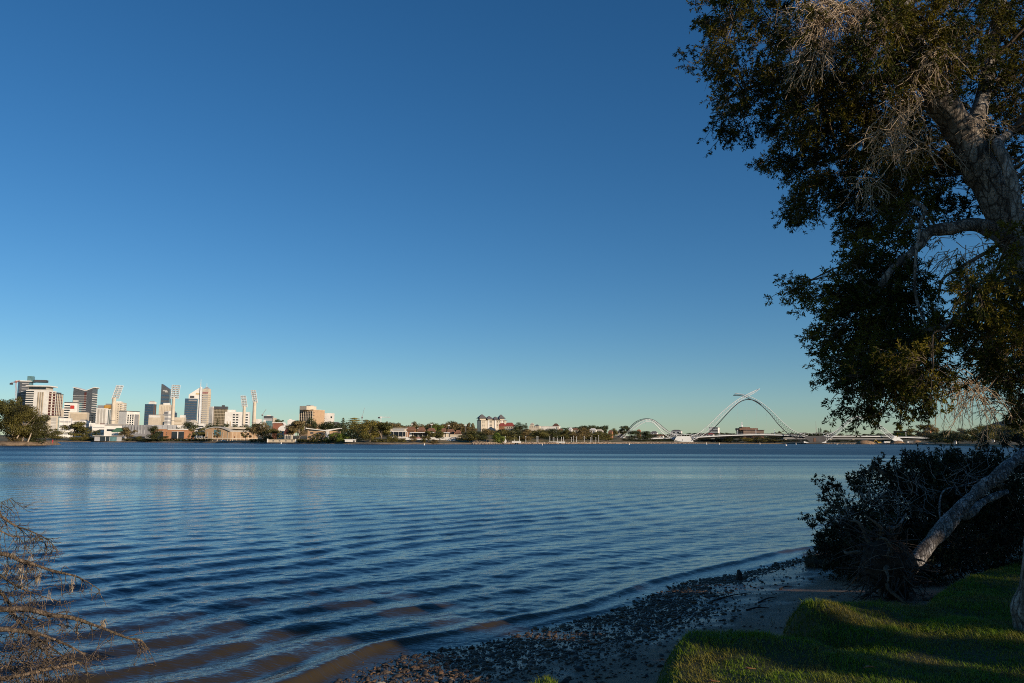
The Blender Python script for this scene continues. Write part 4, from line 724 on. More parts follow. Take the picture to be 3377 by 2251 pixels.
# first arch: white front rib and darker rear rib
lattice("arch", [(2046, 1450), (2075, 1428), (2100, 1407), (2127, 1391), (2150, 1392), (2168, 1406), (2190, 1431), (2226, 1452)],
                 [(2041, 1447), (2070, 1422), (2094, 1402), (2125, 1384), (2153, 1385), (2174, 1399), (2200, 1420), (2234, 1437)], 0, 5, 0.42, 0.32, 0.14)
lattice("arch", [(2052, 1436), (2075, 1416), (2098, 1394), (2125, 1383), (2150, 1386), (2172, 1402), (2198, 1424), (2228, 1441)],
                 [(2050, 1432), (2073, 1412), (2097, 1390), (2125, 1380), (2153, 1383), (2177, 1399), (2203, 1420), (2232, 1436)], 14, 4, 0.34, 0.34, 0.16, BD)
mb = MB(); 
pp = [bp_(2013, 1457, 14), bp_(2030, 1457, 14), bp_(2080, 1418, 14), bp_(2072, 1415, 14)]; pq = [p + np.array([0, 5, 0]) for p in pp]
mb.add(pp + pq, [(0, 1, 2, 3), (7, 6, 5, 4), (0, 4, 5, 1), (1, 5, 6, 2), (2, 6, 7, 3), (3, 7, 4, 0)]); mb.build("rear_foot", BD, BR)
mb = MB(); mb.tube([bp_(2041, 1453), bp_(2050, 1447), bp_(2062, 1440)], [1.6, 1.3, 0.8], 8); mb.build("front_foot", BW, BR)
# main arch: left rib runs up into the right tip, right rib into the left tip
lattice("arch", [(2283, 1452), (2315, 1436), (2345, 1412), (2375, 1380), (2405, 1350), (2435, 1325), (2462, 1308), (2485, 1296), (2505, 1282)],
                 [(2276, 1438), (2305, 1427), (2338, 1400), (2370, 1368), (2402, 1340), (2433, 1317), (2460, 1302), (2484, 1290), (2506, 1281)], -2, 4.5, 0.36, 0.40, 0.15, BW, None, 6, 10)
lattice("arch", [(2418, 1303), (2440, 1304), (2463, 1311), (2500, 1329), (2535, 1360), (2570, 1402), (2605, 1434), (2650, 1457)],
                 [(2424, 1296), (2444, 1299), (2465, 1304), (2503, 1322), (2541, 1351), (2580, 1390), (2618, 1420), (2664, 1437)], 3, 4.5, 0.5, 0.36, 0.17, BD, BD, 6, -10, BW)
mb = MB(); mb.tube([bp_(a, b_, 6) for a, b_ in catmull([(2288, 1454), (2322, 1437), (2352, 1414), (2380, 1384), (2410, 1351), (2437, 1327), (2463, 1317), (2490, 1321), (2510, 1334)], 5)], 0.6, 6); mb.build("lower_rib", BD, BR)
# third arch
lattice("arch", [(2722, 1455), (2755, 1434), (2785, 1408), (2812, 1386), (2838, 1381), (2866, 1390), (2895, 1411), (2925, 1437), (2948, 1452)],
                 [(2716, 1437), (2750, 1424), (2782, 1399), (2810, 1378), (2838, 1372), (2870, 1380), (2903, 1402), (2935, 1427), (2952, 1441)], 0, 4.5, 0.36, 0.36, 0.14, BW, None, 6)
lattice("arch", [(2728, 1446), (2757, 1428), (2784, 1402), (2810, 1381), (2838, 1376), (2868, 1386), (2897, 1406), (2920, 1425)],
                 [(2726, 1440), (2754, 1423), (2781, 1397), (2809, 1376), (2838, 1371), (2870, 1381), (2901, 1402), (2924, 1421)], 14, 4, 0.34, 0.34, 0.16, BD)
mb = MB(); pp = [bp_(*p) for p in [(2942, 1449), (2950, 1436), (2958, 1438), (2978, 1452), (2979, 1460), (2965, 1457), (2950, 1453)]]; pq = [p + np.array([0, 6, 0]) for p in pp]; n_ = len(pp)
mb.add(pp + pq, [tuple(range(n_)), tuple(range(2 * n_ - 1, n_ - 1, -1))] + [(i, i + n_, (i + 1) % n_ + n_, (i + 1) % n_) for i in range(n_)]); mb.build("foot", BW, BR)
# piers
def solid(poly, y0, y1, name, mat):
    mb = MB(); a = [bp_(*p, y0) for p in poly]; b_ = [bp_(*p, y1) for p in poly]; n_ = len(poly)
    mb.add(a + b_, [tuple(range(n_)), tuple(range(2 * n_ - 1, n_ - 1, -1))] + [(i, i + n_, (i + 1) % n_ + n_, (i + 1) % n_) for i in range(n_)]); return mb.build(name, mat, BR)
solid([(2221, 1462), (2221, 1456), (2232, 1438), (2275, 1437.5), (2287, 1456), (2287, 1462)], -8, 14, "pier", BW)
solid([(2250.5, 1452), (2252.5, 1452), (2252.5, 1448.5), (2250.5, 1448.5)], -8.2, -7.5, "pier_door", DGREY)
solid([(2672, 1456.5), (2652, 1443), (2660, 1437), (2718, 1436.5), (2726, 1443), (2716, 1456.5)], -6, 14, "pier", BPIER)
solid([(2683, 1456), (2691, 1456), (2691, 1443.5), (2683, 1443.5)], -6.3, -5.6, "pier_door", BROWNW)
solid([(2651, 1460), (2651, 1454), (2668, 1459)], -7, -5, "pier_base", BW); solid([(2709, 1459), (2725, 1454), (2725, 1460)], -7, -5, "pier_base", BW); solid([(2658, 1462), (2658, 1458.5), (2720, 1458.5), (2720, 1462)], -6.5, 13, "pier_footing", BPIER)
# decks
def deck(pts, th, name="deck", hw=5.0):
    p = path(pts, 5); rw = []
    for x, y in p:
        c = bp_(x, y, 7); t_ = th * MPX
        rw.append([c + (0, -hw, 0), c + (0, -hw, -t_ * 0.45), c + (0, -hw * 0.45, -t_), c + (0, hw * 0.45, -t_), c + (0, hw, -t_ * 0.45), c + (0, hw, 0)])
    V = np.array(rw).reshape(-1, 3); F = [(i * 6 + k, i * 6 + (k + 1) % 6, (i + 1) * 6 + (k + 1) % 6, (i + 1) * 6 + k) for i in range(len(p) - 1) for k in range(6)]
    mb = MB(); mb.add(V, F + [tuple(range(5, -1, -1)), tuple((len(p) - 1) * 6 + k for k in range(6))]); d = mb.build(name, BW, BR)
    mb = MB(); r_ = np.array([q[0] for q in rw]); mb.tube(r_ + np.array([0, -0.3, 1.1]), 0.16, 4); mb.tube(r_ + np.array([0, 2 * hw + 0.3, 1.1]), 0.16, 4)
    for k in range(0, len(r_)): mb.bar(r_[k] + (0, -0.3, 0), r_[k] + (0, -0.3, 1.1), 0.1)
    mb.build("railing", LGREY, d)
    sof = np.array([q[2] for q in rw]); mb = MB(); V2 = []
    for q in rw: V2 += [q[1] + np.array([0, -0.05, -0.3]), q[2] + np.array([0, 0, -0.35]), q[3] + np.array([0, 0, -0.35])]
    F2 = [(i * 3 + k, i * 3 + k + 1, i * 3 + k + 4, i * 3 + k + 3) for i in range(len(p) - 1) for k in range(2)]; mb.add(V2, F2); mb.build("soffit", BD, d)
deck([(2046, 1447.5), (2100, 1446), (2150, 1444), (2225, 1442.0)], 6.5)
deck([(2284, 1440.5), (2340, 1437), (2400, 1434), (2460, 1432), (2520, 1431.5), (2580, 1433), (2660, 1437.5)], 6.5)
deck([(2716, 1437.5), (2780, 1436.5), (2850, 1437), (2920, 1438.5), (2990, 1441), (3062, 1443.5)], 5.5)
deck([(1892, 1456.5), (1940, 1453.5), (1990, 1449.5), (2046, 1446)], 6.0, "ramp")
for x0, x1, y in ((2222, 2290, 1433), (2640, 2742, 1427.5)):
    mb = MB(); mb.bar(bp_(x0, y, 2), bp_(x1, y, 2), 0.28); 
    for k in range(9): x = x0 + (x1 - x0) * k / 8; mb.bar(bp_(x, y, 2), bp_(x, y + 7, 2), 0.16)
    mb.build("pier_railing", BW, BR)
for x, y0, y1 in ((2404, 1350, 1434), (2433, 1327, 1433), (2463, 1317, 1432), (2495, 1326, 1431), (2527, 1354, 1432), (2128, 1390, 1445), (2838, 1380, 1437)):
    mb = MB(); mb.bar(bp_(x, y0, 3), bp_(x, y1, 5), 0.07, 3); mb.build("cable", LGREY, BR)
# lamp posts on the deck
for i, (x, yb, yt) in enumerate([(2078, 1446, 1430), (2140, 1444, 1429), (2374, 1435, 1419), (2433, 1433, 1420), (2493, 1432, 1418), (2555, 1432, 1417), (2988, 1441, 1426), (2822, 1437, 1428), (2020, 1447, 1434)]):
    a = P(x, yb, BY + 7); b_ = P(x, yt, BY + 7)
    t = thing("lamp_post", ["white lamp post on the deck under the first arch's left leg", "white lamp post on the deck under the first arch's right half", "white lamp post on the main deck nearest the pale pier", "white lamp post left of the brown brick building's mast", "white lamp post in front of the brown brick building's right half",
                            "white lamp post on the main deck nearest the dark pier", "white lamp post on the deck beyond the right foot", "white lamp post on the deck under the third arch", "white lamp post on the ramp beside the dark rear foot"][i], "lamp post", a, 0, "lamp posts on the footbridge")
    mb = MB(); mb.tube([(0, 0, -0.3), (0, 0, b_[2] - a[2])], 0.32, 6); mb.build("pole", METAL, t); mb = MB(); mb.box(-0.45, 0.45, -0.4, 0.4, (b_[2] - a[2]), (b_[2] - a[2]) + 0.8); mb.build("lamp_head", WHITE, t)
# old bridge behind
c = P(2583, 1450, 1420); OB = thing("road_bridge", "low grey concrete road bridge behind the dark pier", "bridge", (c[0], c[1], 0)); x1 = P(2960, 1450, 1420)[0] - c[0]; zt = P(2583, 1443, 1420)[2]
mb = MB(); mb.box(0, x1, 0, 9, zt - 2.2, zt); mb.build("deck", GREY, OB); mb = MB(); mb.box(0, x1, -0.3, 0, zt - 0.4, zt + 0.9); mb.build("parapet", plain("old_concrete", (0.33, 0.31, 0.28)), OB)
for k in range(5): mb = MB(); mb.box(3 + k * 40, 6.5 + k * 40, 1, 8, -0.8, zt - 2.2); mb.build("pier", CREAM, OB)

# ------------------------------------------------------------------ white poles, jetty, walls along the landing
for i, (x, yb, yt) in enumerate([(1666, 1458, 1439), (1697, 1456, 1440), (1713, 1456, 1440), (1734, 1459, 1440), (1770.5, 1457, 1440), (1774, 1457, 1440), (1813, 1456, 1440.5), (1826.5, 1457, 1443), (1838, 1456, 1441), (1852, 1456, 1442), (1858.5, 1456, 1441), (1884, 1457, 1442), (1892, 1453, 1438), (1901, 1453, 1440.5), (1926.5, 1453, 1439), (1952, 1450, 1437), (1948, 1451, 1443), (1965, 1450, 1443), (1974.5, 1449, 1436)]):
    Y = float(shore_Y(x)) + 22; a = P(x, yb, Y); b_ = P(x, yt, Y); z0 = float(land_z(x, 22)) - 0.3
    o = thing("banner_pole", "slim white pole standing along the landing between the jetty and the footbridge ramp", "pole", (a[0], a[1], z0), 0, "white poles along the landing")
    h = b_[2] - z0; mb = MB(); mb.tube([(0, 0, 0), (0, 0, h * 0.5), (0, 0, h)], [0.22, 0.19, 0.16], 6); mb.build("pole", METAL, o); mb = MB(); mb.box(-0.35, 0.35, -0.35, 0.35, h, h + 0.4); mb.build("pole_cap", METAL, o)
Y = float(shore_Y(1700)); c = P(1688, 1460, Y - 2); t = thing("jetty", "short white jetty box on the rocky shore below the pyramid roofed flats", "jetty", (c[0], c[1], 0)); wd = 30 * Y / FPX
mb = MB(); mb.box(0, wd, 0, 6, 1.0, 2.1); mb.build("deck", WHITE, t); mb = MB(); mb.box(0, wd, -0.2, 0, 2.1, 2.7); mb.build("parapet", WHITE, t)
for k in (0.5, 0.95): mb = MB(); mb.box(wd * k - 0.4, wd * k, 1, 5, -0.8, 1.0); mb.build("pier", CONC, t)
B = Bld("river_wall", "low white wall on the rocky shore right of the jetty", 1812, 1863, 1865, 1455.5, 762, 3, WHITE, base=0.8, depth=2, cat="wall"); B.strips(4, LGREY, 0.05, 0.95, 0.2, 0.6, 0.1, "joint")
c = P(1667, 1459, 668); t = thing("sculpture", "white sail shaped sculpture on the shore left of the jetty", "sculpture", (c[0], c[1], 1.2)); k = 668 / FPX
mb = MB(); mb.prism([(-3.5 * k, 0), (-1 * k, 0), (1 * k, 0), (3.5 * k, 4 * k), (3 * k, 9 * k), (0.5 * k, 12 * k), (-2.8 * k, 9 * k), (-3.6 * k, 4 * k)], -0.25, 0.25); mb.build("sail", WHITE, t); mb = MB(); mb.box(-2 * k, 2 * k, -0.6, 0.6, -0.6, 0.02); mb.build("plinth", CONC, t)
# rocky revetment
r = np.random.default_rng(3); pxr = np.concatenate([r.uniform(1560, 2300, 2600), r.uniform(2640, 3060, 1100)]); o_ = r.uniform(-0.5, 9, len(pxr)); Yr = shore_Y(pxr) + o_
V, T = stones(xY(pxr) * Yr, Yr, r.uniform(0.5, 1.1, len(pxr)), r, ICO1, ICO1F, lambda x, y: np.interp(o_, [-1, 0, 3, 9], [-0.4, 0.0, 0.9, 1.5]))
m, n, b = newmat("revetment_rock"); g = n.nodes.new("ShaderNodeNewGeometry"); n.links.new(mix_rgb(n, g.outputs["Random Per Island"], (0.16, 0.11, 0.075), (0.46, 0.35, 0.25)), b.inputs["Base Color"]); b.inputs["Roughness"].default_value = 0.9
tag(link("riprap", npmesh("riprap", V, tris=T), m), "pale rock edging along the far shore by the bridge", "rocks", kind="stuff")
# construction site right of the dark pier
SOIL = plain("site_soil", (0.30, 0.19, 0.11), 0.95, 0.35, 0.5)
for (x0, x1, yt, lb) in [(2822, 2885, 1451.5, "low brown earth mound left of the yellow excavator"), (2935, 2988, 1450.5, "earth mound at the footbridge's right foot"), (3005, 3045, 1451, "grey brown gravel mound beside the dump truck")]:
    Y = 1120.0; xm = (x0 + x1) / 2; c = P(xm, 1458, Y); wd = (x1 - x0) * Y / FPX / 2; h = P(xm, yt, Y)[2] - 0.6
    k = ICO * np.array([1, 0.6, 1]) ; k = k[:, :] * (1 + 0.1 * r.normal(size=(len(k), 1))); k[:, 2] = np.maximum(k[:, 2], -0.05); k[:, 2] = k[:, 2] ** 1 * h * (1 - 0.15 * np.abs(k[:, 0])); k[:, 0] *= wd; k[:, 1] *= wd
    o = link("earth_mound", npmesh("earth_mound", k, tris=ICOF, smooth=True), SOIL, None, (c[0], c[1], 0.6)); tag(o, lb, "mound")
def machine_base(name, label, cat, px, py, Y, group=None):
    c = P(px, py, Y); return thing(name, label, cat, (c[0], c[1], 1.0), 0, group)
t = machine_base("excavator", "yellow excavator working on the earth bank by the third arch", "excavator", 2900, 1460, 1090)
mb = MB(); mb.box(-2.6, 2.6, -1.6, -0.9, 0, 1.1); mb.build("track", DGREY, t); mb = MB(); mb.box(-2.6, 2.6, 0.9, 1.6, 0, 1.1); mb.build("track", DGREY, t)
mb = MB(); mb.box(-2.6, 2.0, -1.5, 1.5, 1.15, 2.6); mb.build("body", YELLOW, t); mb = MB(); mb.box(0.6, 2.0, -1.5, 0.2, 2.6, 4.0); mb.build("cab", DGLASS, t)
mb = MB(); mb.tube([(-2.0, 0.5, 2.2), (-4.0, 0.5, 5.2), (-6.0, 0.5, 4.2), (-6.3, 0.5, 1.6)], 0.35, 5); mb.build("arm", YELLOW, t); mb = MB(); mb.prism([(-6.9, 0.6), (-5.6, 0.6), (-5.8, 1.8), (-6.7, 1.8)], 0.0, 1.0); mb.build("bucket", DGREY, t)
def truck(label, px, Y, cab, tray, L):
    t = machine_base("truck", label, "truck", px, 1459, Y)
    mb = MB(); mb.prism([(-L / 2, 0.9), (-L / 2, 3.2), (-L / 2 + 1.8, 3.4), (-L / 2 + 2.2, 0.9)], -1.2, 1.2); mb.build("cab", cab, t)
    mb = MB(); mb.prism([(-L / 2 + 2.5, 1.4), (-L / 2 + 2.3, 3.4), (L / 2 + 0.5, 3.0), (L / 2 - 0.4, 1.4)], -1.25, 1.25); mb.build("tray", tray, t)
    for x in (-L / 2 + 1, L / 2 - 2.2, L / 2 - 0.9):
        mb = MB(); mb.tube([(x, -1.3, 0.5), (x, 1.3, 0.5)], 0.5, 10); mb.build("wheel", BLACKST, t)
truck("dump truck with a grey tray parked beside the gravel mound", 3004, 1120, WHITE, GREY, 10.5)
truck("white truck between the excavator and the footbridge's right foot", 2925, 1110, WHITE, WHITE, 8.0)
# parked cars by the brick building and the hall
def car(label, px, py, Y, mat, grp):
    c = P(px, py, Y); t = thing("parked_car", label, "car", (c[0], c[1], float(land_z(px, Y - shore_Y(px)))), 0, grp)
    mb = MB(); mb.prism([(-2.2, 0.35), (-2.25, 0.8), (-1.3, 0.95), (1.9, 1.0), (2.2, 0.8), (2.2, 0.35)], -0.85, 0.85); mb.build("body", mat, t)
    mb = MB(); mb.prism([(-1.3, 0.95), (-0.7, 1.48), (1.0, 1.5), (1.8, 1.0)], -0.75, 0.75); mb.build("cabin", DGLASS, t)
    for x in (-1.4, 1.4):
        mb = MB(); mb.tube([(x, -0.88, 0.33), (x, 0.88, 0.33)], 0.33, 10); mb.build("wheel", BLACKST, t)
for a in [("white parked car at the brick school building's right end", 613, 1452, 806, WHITE, None), ("silver parked car between the brick building and the white shelter", 628, 1453, 805, LGREY, None), ("dark parked car below the white shelter", 655, 1454, 804, DGREY, None), ("white parked car in front of the hall's curved gable", 735, 1456, 722, WHITE, None), ("white parked van left of the boat clubhouse", 1238, 1455, 606, WHITE, None), ("pale parked car beneath the trees right of the grandstand", 1536, 1455, 670, WHITE, None)]: car(*a)
# channel markers and buoys
for (x, y, Y, sz, lb) in [(927, 1466, 560, 1.0, "white channel marker in front of the maroon roofed house"), (1399, 1468, 470, 1.0, "white channel marker on the water below the grandstand"), (1788, 1469, 520, 0.8, "white channel marker between the jetty and the low white wall"), (2075, 1468, 640, 0.9, "white channel marker before the bridge's left foot"),
                          (2330, 1467, 800, 1.0, "white channel marker just right of the pale pier"), (2372, 1467, 800, 0.9, "white channel marker below the main arch's left leg"), (2506, 1466, 900, 0.9, "white channel marker below the brown brick building"), (2625, 1466, 900, 0.8, "white channel marker left of the dark pier"), (2760, 1467, 850, 0.8, "white channel marker right of the dark pier")]:
    c = P(x, y, Y); o = thing("channel_marker", lb, "buoy", (c[0], c[1], 0), 0, "white markers on the river"); s = sz * Y / 560
    mb = MB(); mb.tube([(0, 0, -0.3), (0, 0, 0.3 * s), (0, 0, 0.9 * s), (0, 0, 1.5 * s)], [0.45 * s, 0.42 * s, 0.25 * s, 0.2 * s], 8); mb.build("float", WHITE, o); mb = MB(); mb.tube([(0, 0, 1.4 * s), (0, 0, 1.75 * s)], [0.26 * s, 0.2 * s], 8); mb.build("top_mark", ORANGE, o)
c = P(2592, 1471, 560); o = link("mooring_buoy", npmesh("mooring_buoy", ICO * 0.75, tris=ICOF, smooth=True), WHITE, None, (c[0], c[1], 0.35)); tag(o, "round white mooring buoy nearest on the water left of the dark pier", "buoy")
# small light poles behind the clubhouse and grandstand
for (x, yt, yb, lb) in [(1358, 1399, 1440, "tall light pole at the clubhouse's right corner"), (1380, 1413, 1437, "shorter light pole above the grandstand's left part"), (1423, 1400, 1425, "light pole just left of the round green tree"), (1480, 1403, 1426, "light pole at the grandstand's right end"), (1536, 1402, 1421, "light pole among the trees left of the pyramid roofed flats")]:
    Y = 740; a = P(x, yb, Y); b_ = P(x, yt, Y); z0 = 2.0; o = thing("light_pole", lb, "light pole", (a[0], a[1], z0), 0, "light poles around the playing field"); h = b_[2] - z0
    mb = MB(); mb.tube([(0, 0, 0), (0, 0, h)], [0.22, 0.14], 6); mb.build("pole", LGREY, o); mb = MB(); mb.box(-1.0, 1.0, -0.2, 0.2, h - 0.2, h + 0.7); mb.build("lamp_bank", WHITE, o)
a = P(2692, 1425, 1900); o = thing("radio_mast", "thin lattice radio mast far behind the dark pier", "mast", (a[0], a[1], 10.0)); h = P(2692, 1388, 1900)[2] - 10
mb = MB(); mb.tube([(0, 0, 0), (0, 0, h)], [0.5, 0.2], 4); mb.build("pole", PINK, o); mb = MB(); mb.box(-1, 1, -0.2, 0.2, h * 0.55, h * 0.6); mb.build("aerial", LGREY, o)
# ------------------------------------------------------------------ far trees
F_OLIVE = leafmat("leaf_olive", (0.137, 0.122, 0.030), (0.230, 0.191, 0.050), (0.064, 0.066, 0.020), 0.15)
F_BROWN = leafmat("leaf_brownish", (0.193, 0.133, 0.050), (0.284, 0.205, 0.075), (0.101, 0.078, 0.033), 0.15)
F_DARK = leafmat("leaf_dark", (0.059, 0.071, 0.023), (0.110, 0.109, 0.035), (0.032, 0.044, 0.017), 0.12)
F_LIME = leafmat("leaf_bright", (0.156, 0.205, 0.030), (0.266, 0.303, 0.050), (0.083, 0.127, 0.023), 0.2)
F_GOLD = leafmat("leaf_gold", (0.212, 0.166, 0.035), (0.302, 0.235, 0.050), (0.101, 0.098, 0.025), 0.15)
BARKF = plain("far_bark", (0.34, 0.26, 0.19), 0.9, 0.3, 0.8); BARKD = plain("dark_bark", (0.10, 0.075, 0.055), 0.9, 0.3, 0.8)
def crown(seed, kind, n):
    """unit crown: width 1, heights 0..1, as loose leaf clumps"""
    r = np.random.default_rng(seed)
    if kind == "gum": nc, lo, hi, spread, cr = 17, 0.34, 0.95, 0.36, (0.09, 0.17)
    elif kind == "open": nc, lo, hi, spread, cr = 16, 0.30, 0.97, 0.40, (0.055, 0.12)
    elif kind == "round": nc, lo, hi, spread, cr = 20, 0.22, 0.86, 0.33, (0.13, 0.2)
    elif kind == "bush": nc, lo, hi, spread, cr = 16, 0.08, 0.78, 0.36, (0.13, 0.2)
    elif kind == "conifer": nc, lo, hi, spread, cr = 0, 0, 0, 0, 0
    elif kind == "cone": nc, lo, hi, spread, cr = 0, 0, 0, 0, 0
    if nc:
        z = r.uniform(0, 1, nc); a = r.uniform(0, 6.283, nc); prof = np.sqrt(np.maximum(0.08, 1 - (2 * z - 0.85) ** 2 / 1.5)); q = np.sqrt(r.uniform(0.05, 1, nc)) * spread * prof
        C = np.stack([q * np.cos(a), q * np.sin(a), lo + (hi - lo) * z], 1); R = r.uniform(*cr, nc)
        k = r.choice(nc, n, p=R ** 2 / (R ** 2).sum()); d = unit(r, n); rr = R[k] * r.uniform(0.35, 1.08, n) ** 0.6
        Pn = C[k] + d * rr[:, None] * np.array([1.1, 1.1, 0.8])
        N_ = d + 0.6 * unit(r, n) + np.array([0, 0, 0.25])
    else:
        lay = 13 if kind == "conifer" else 9; z = r.uniform(0, 1, n)
        z = (np.floor(z * lay) + 0.25 + 0.55 * r.uniform(0, 1, n) ** 2) / lay; w_ = (0.5 * np.clip(1.05 - z, 0, 1) ** (0.45 if kind == "conifer" else 0.8)) * (0.75 + 0.25 * np.sin(z * lay * 6.28))
        a = r.uniform(0, 6.283, n); q = np.sqrt(r.uniform(0.2, 1, n)) * w_ * (0.8 + 0.2 * np.sin(a * 7 + np.floor(z * lay) * 2)); Pn = np.stack([q * np.cos(a), q * np.sin(a), 0.06 + 0.94 * z - 0.05 * q], 1)
        N_ = np.stack([np.cos(a), np.sin(a), 0.7 + 0 * a], 1) + 0.6 * unit(r, n)
    T_ = np.cross(N_, unit(r, n)); sz = r.uniform(0.6, 1.25, n) * {"gum": 0.034, "open": 0.026, "round": 0.034, "bush": 0.038, "conifer": 0.026, "cone": 0.034}[kind] * (2200 / n) ** 0.4
    S = np.cross(T_, N_); T_ /= np.linalg.norm(T_, axis=1)[:, None]; S /= np.linalg.norm(S, axis=1)[:, None]
    a_ = sz[:, None]
    Pn[:, :2] /= 2 * np.quantile(np.abs(Pn[:, :2]), 0.985, axis=0); Pn[:, 2] = Pn[:, 2] / np.quantile(Pn[:, 2], 0.995) * 0.985
    V = np.stack([Pn - T_ * a_, Pn + S * a_ * 0.6, Pn + T_ * a_, Pn - S * a_ * 0.6], 1).reshape(-1, 3)
    return V, (np.arange(n) * 4)[:, None] + np.arange(4)[None]
def trunk(seed, kind):
    r = np.random.default_rng(seed); mb = MB(); top = 0.62 if kind in ("gum", "open") else 0.5
    x = r.uniform(-0.05, 0.05); p = [(0, 0, -0.03), (x * 0.5, 0, 0.2), (x, r.uniform(-0.03, 0.03), top)]; mb.tube(catmull(p, 3), np.linspace(0.026, 0.012, 7), 6)
    for k in range(5):
        a = r.uniform(0, 6.28); z = r.uniform(0.16, 0.42); mb.tube(catmull([(x * z / top, 0, z), (0.12 * math.cos(a), 0.12 * math.sin(a), z + 0.14), (0.27 * math.cos(a), 0.27 * math.sin(a), z + 0.32)], 3), np.linspace(0.013, 0.005, 7), 5)
    me = bpy.data.meshes.new("trunk"); me.from_pydata(mb.v, [], mb.f); me.update(); return me
_pro = {}
def proto(kind, v, leaf, bark, n=2200):
    k = (kind, v, leaf.name, bark.name, n)
    if k not in _pro:
        V, Q = crown(100 + v * 7 + len(kind), kind, n); me = npmesh("crown_" + kind, V, Q); me.materials.append(leaf)
        tk = trunk(v * 3 + 1, kind); tk.materials.append(bark); _pro[k] = (me, tk)
    return _pro[k]
TN = [0]
def tree(name, label, kind, leaf, x0, x1, ytop, off, group=None, bark=BARKF, n=2200, ybase=None, Y=None, zb=None, cat="tree"):
    TN[0] += 1; xm = (x0 + x1) / 2; Yt = Y or float(shore_Y(xm)) + off; zb_ = (float(land_z(xm, off)) - 0.2) if zb is None else zb
    c = P(xm, 0.5 * (ytop + 1455), Yt); h = P(xm, ytop, Yt)[2] - zb_; wd = (x1 - x0) * Yt / FPX
    t = thing(name, label, cat, (c[0], c[1], zb_), (TN[0] * 2.399) % 6.283, group); t.scale = (wd, wd, h / (0.985 if kind in ("conifer", "cone") else 1.0))
    cm, tk = proto(kind, TN[0] % 4, leaf, bark, n); link("crown", cm, None, t); link("trunk", tk, None, t); return t
F_POINT = leafmat("leaf_point", (0.078, 0.072, 0.018), (0.132, 0.120, 0.028), (0.030, 0.030, 0.010), 0.15)
F_POINTG = leafmat("leaf_point_gold", (0.100, 0.084, 0.018), (0.155, 0.128, 0.026), (0.042, 0.038, 0.012), 0.15)
# the big trees on the left point
tree("riverside_tree", "largest olive green tree filling the left end of the sandy point", "round", F_POINT, -75, 70, 1316, 0, None, BARKF, 11000, Y=352, zb=1.2)
tree("riverside_tree", "big golden olive tree in the middle of the sandy point", "round", F_POINTG, 26, 134, 1334, 0, None, BARKF, 11000, Y=346, zb=1.3)
tree("riverside_tree", "lower olive tree at the right end of the sandy point with a bare leaning stem", "round", F_POINT, 88, 166, 1364, 0, None, BARKF, 8000, Y=350, zb=1.2)
tree("riverside_tree", "small tuft topped tree rising behind the point in front of the red crane", "gum", F_POINT, 20, 74, 1306, 0, None, BARKD, 3500, Y=372, zb=1.2)
tree("riverside_tree", "sparse low tree with white gaps at the tip of the sandy point", "open", F_POINT, 122, 182, 1402, 0, None, BARKD, 2600, Y=358, zb=0.8)
tree("riverside_tree", "rounded olive tree joining the golden and the right end trees of the point", "round", F_POINT, 66, 134, 1356, 0, None, BARKF, 7000, Y=360, zb=1.2)
tree("riverside_bush", "dark bush at the waterline under the point's right trees", "bush", F_DARK, 96, 150, 1436, 0, None, BARKD, 2200, Y=349, zb=0.9, cat="bush")
tree("riverside_bush", "brown scrub at the foot of the point's middle tree", "bush", F_BROWN, 28, 80, 1430, 0, None, BARKD, 2200, Y=345, zb=1.2, cat="bush")
for x0, x1, y0, y1, lb in [(92, 104, 1452, 1424, "pale bare leaning stem at the point's waterline"), (40, 50, 1432, 1396, "pale slanting trunk inside the big left trees"), (56, 78, 1440, 1408, "long pale leaning trunk under the golden olive tree")]:
    a = P(x0, y0, 342); b_ = P(x1, y1, 343); mb = MB(a); mb.tube(catmull([a - np.array([0, 0, 0.6]), (a + b_) / 2 + np.array([0.2, 0, 0.1]), b_], 4), np.linspace(0.28, 0.16, 9), 6); o = mb.build("bare_trunk", plain("pale_bark", (0.5, 0.39, 0.28), 0.9, 0.25, 1.0)); o.location = a; tag(o, lb, "tree trunk")
c = P(174, 1449, 352); t = thing("person", "small person in a red top standing at the tip of the point", "person", (c[0], c[1], 0.75), 0.4)
mb = MB(); mb.tube([(-0.09, 0, 0), (-0.1, 0, 0.45), (-0.09, 0, 0.88)], [0.06, 0.07, 0.1], 6); mb.tube([(0.09, 0, 0), (0.1, 0, 0.45), (0.09, 0, 0.88)], [0.06, 0.07, 0.1], 6); mb.tube([(0, 0, 0.84), (0, 0, 1.0), (0, 0, 1.3), (0, 0, 1.45), (0, 0, 1.52)], [0.15, 0.16, 0.2, 0.16, 0.06], 8); mb.tube([(-0.2, 0, 1.42), (-0.27, 0, 1.1), (-0.24, -0.1, 0.85)], [0.06, 0.05, 0.035], 5); mb.tube([(0.2, 0, 1.42), (0.27, 0, 1.1), (0.24, -0.1, 0.85)], [0.06, 0.05, 0.035], 5); mb.tube([(0, 0, 1.5), (0, 0, 1.58), (0, 0, 1.68), (0, 0, 1.76)], [0.055, 0.09, 0.1, 0.05], 8)
mb.build("body", plain("red_cloth", (0.55, 0.07, 0.08), 0.9), t)
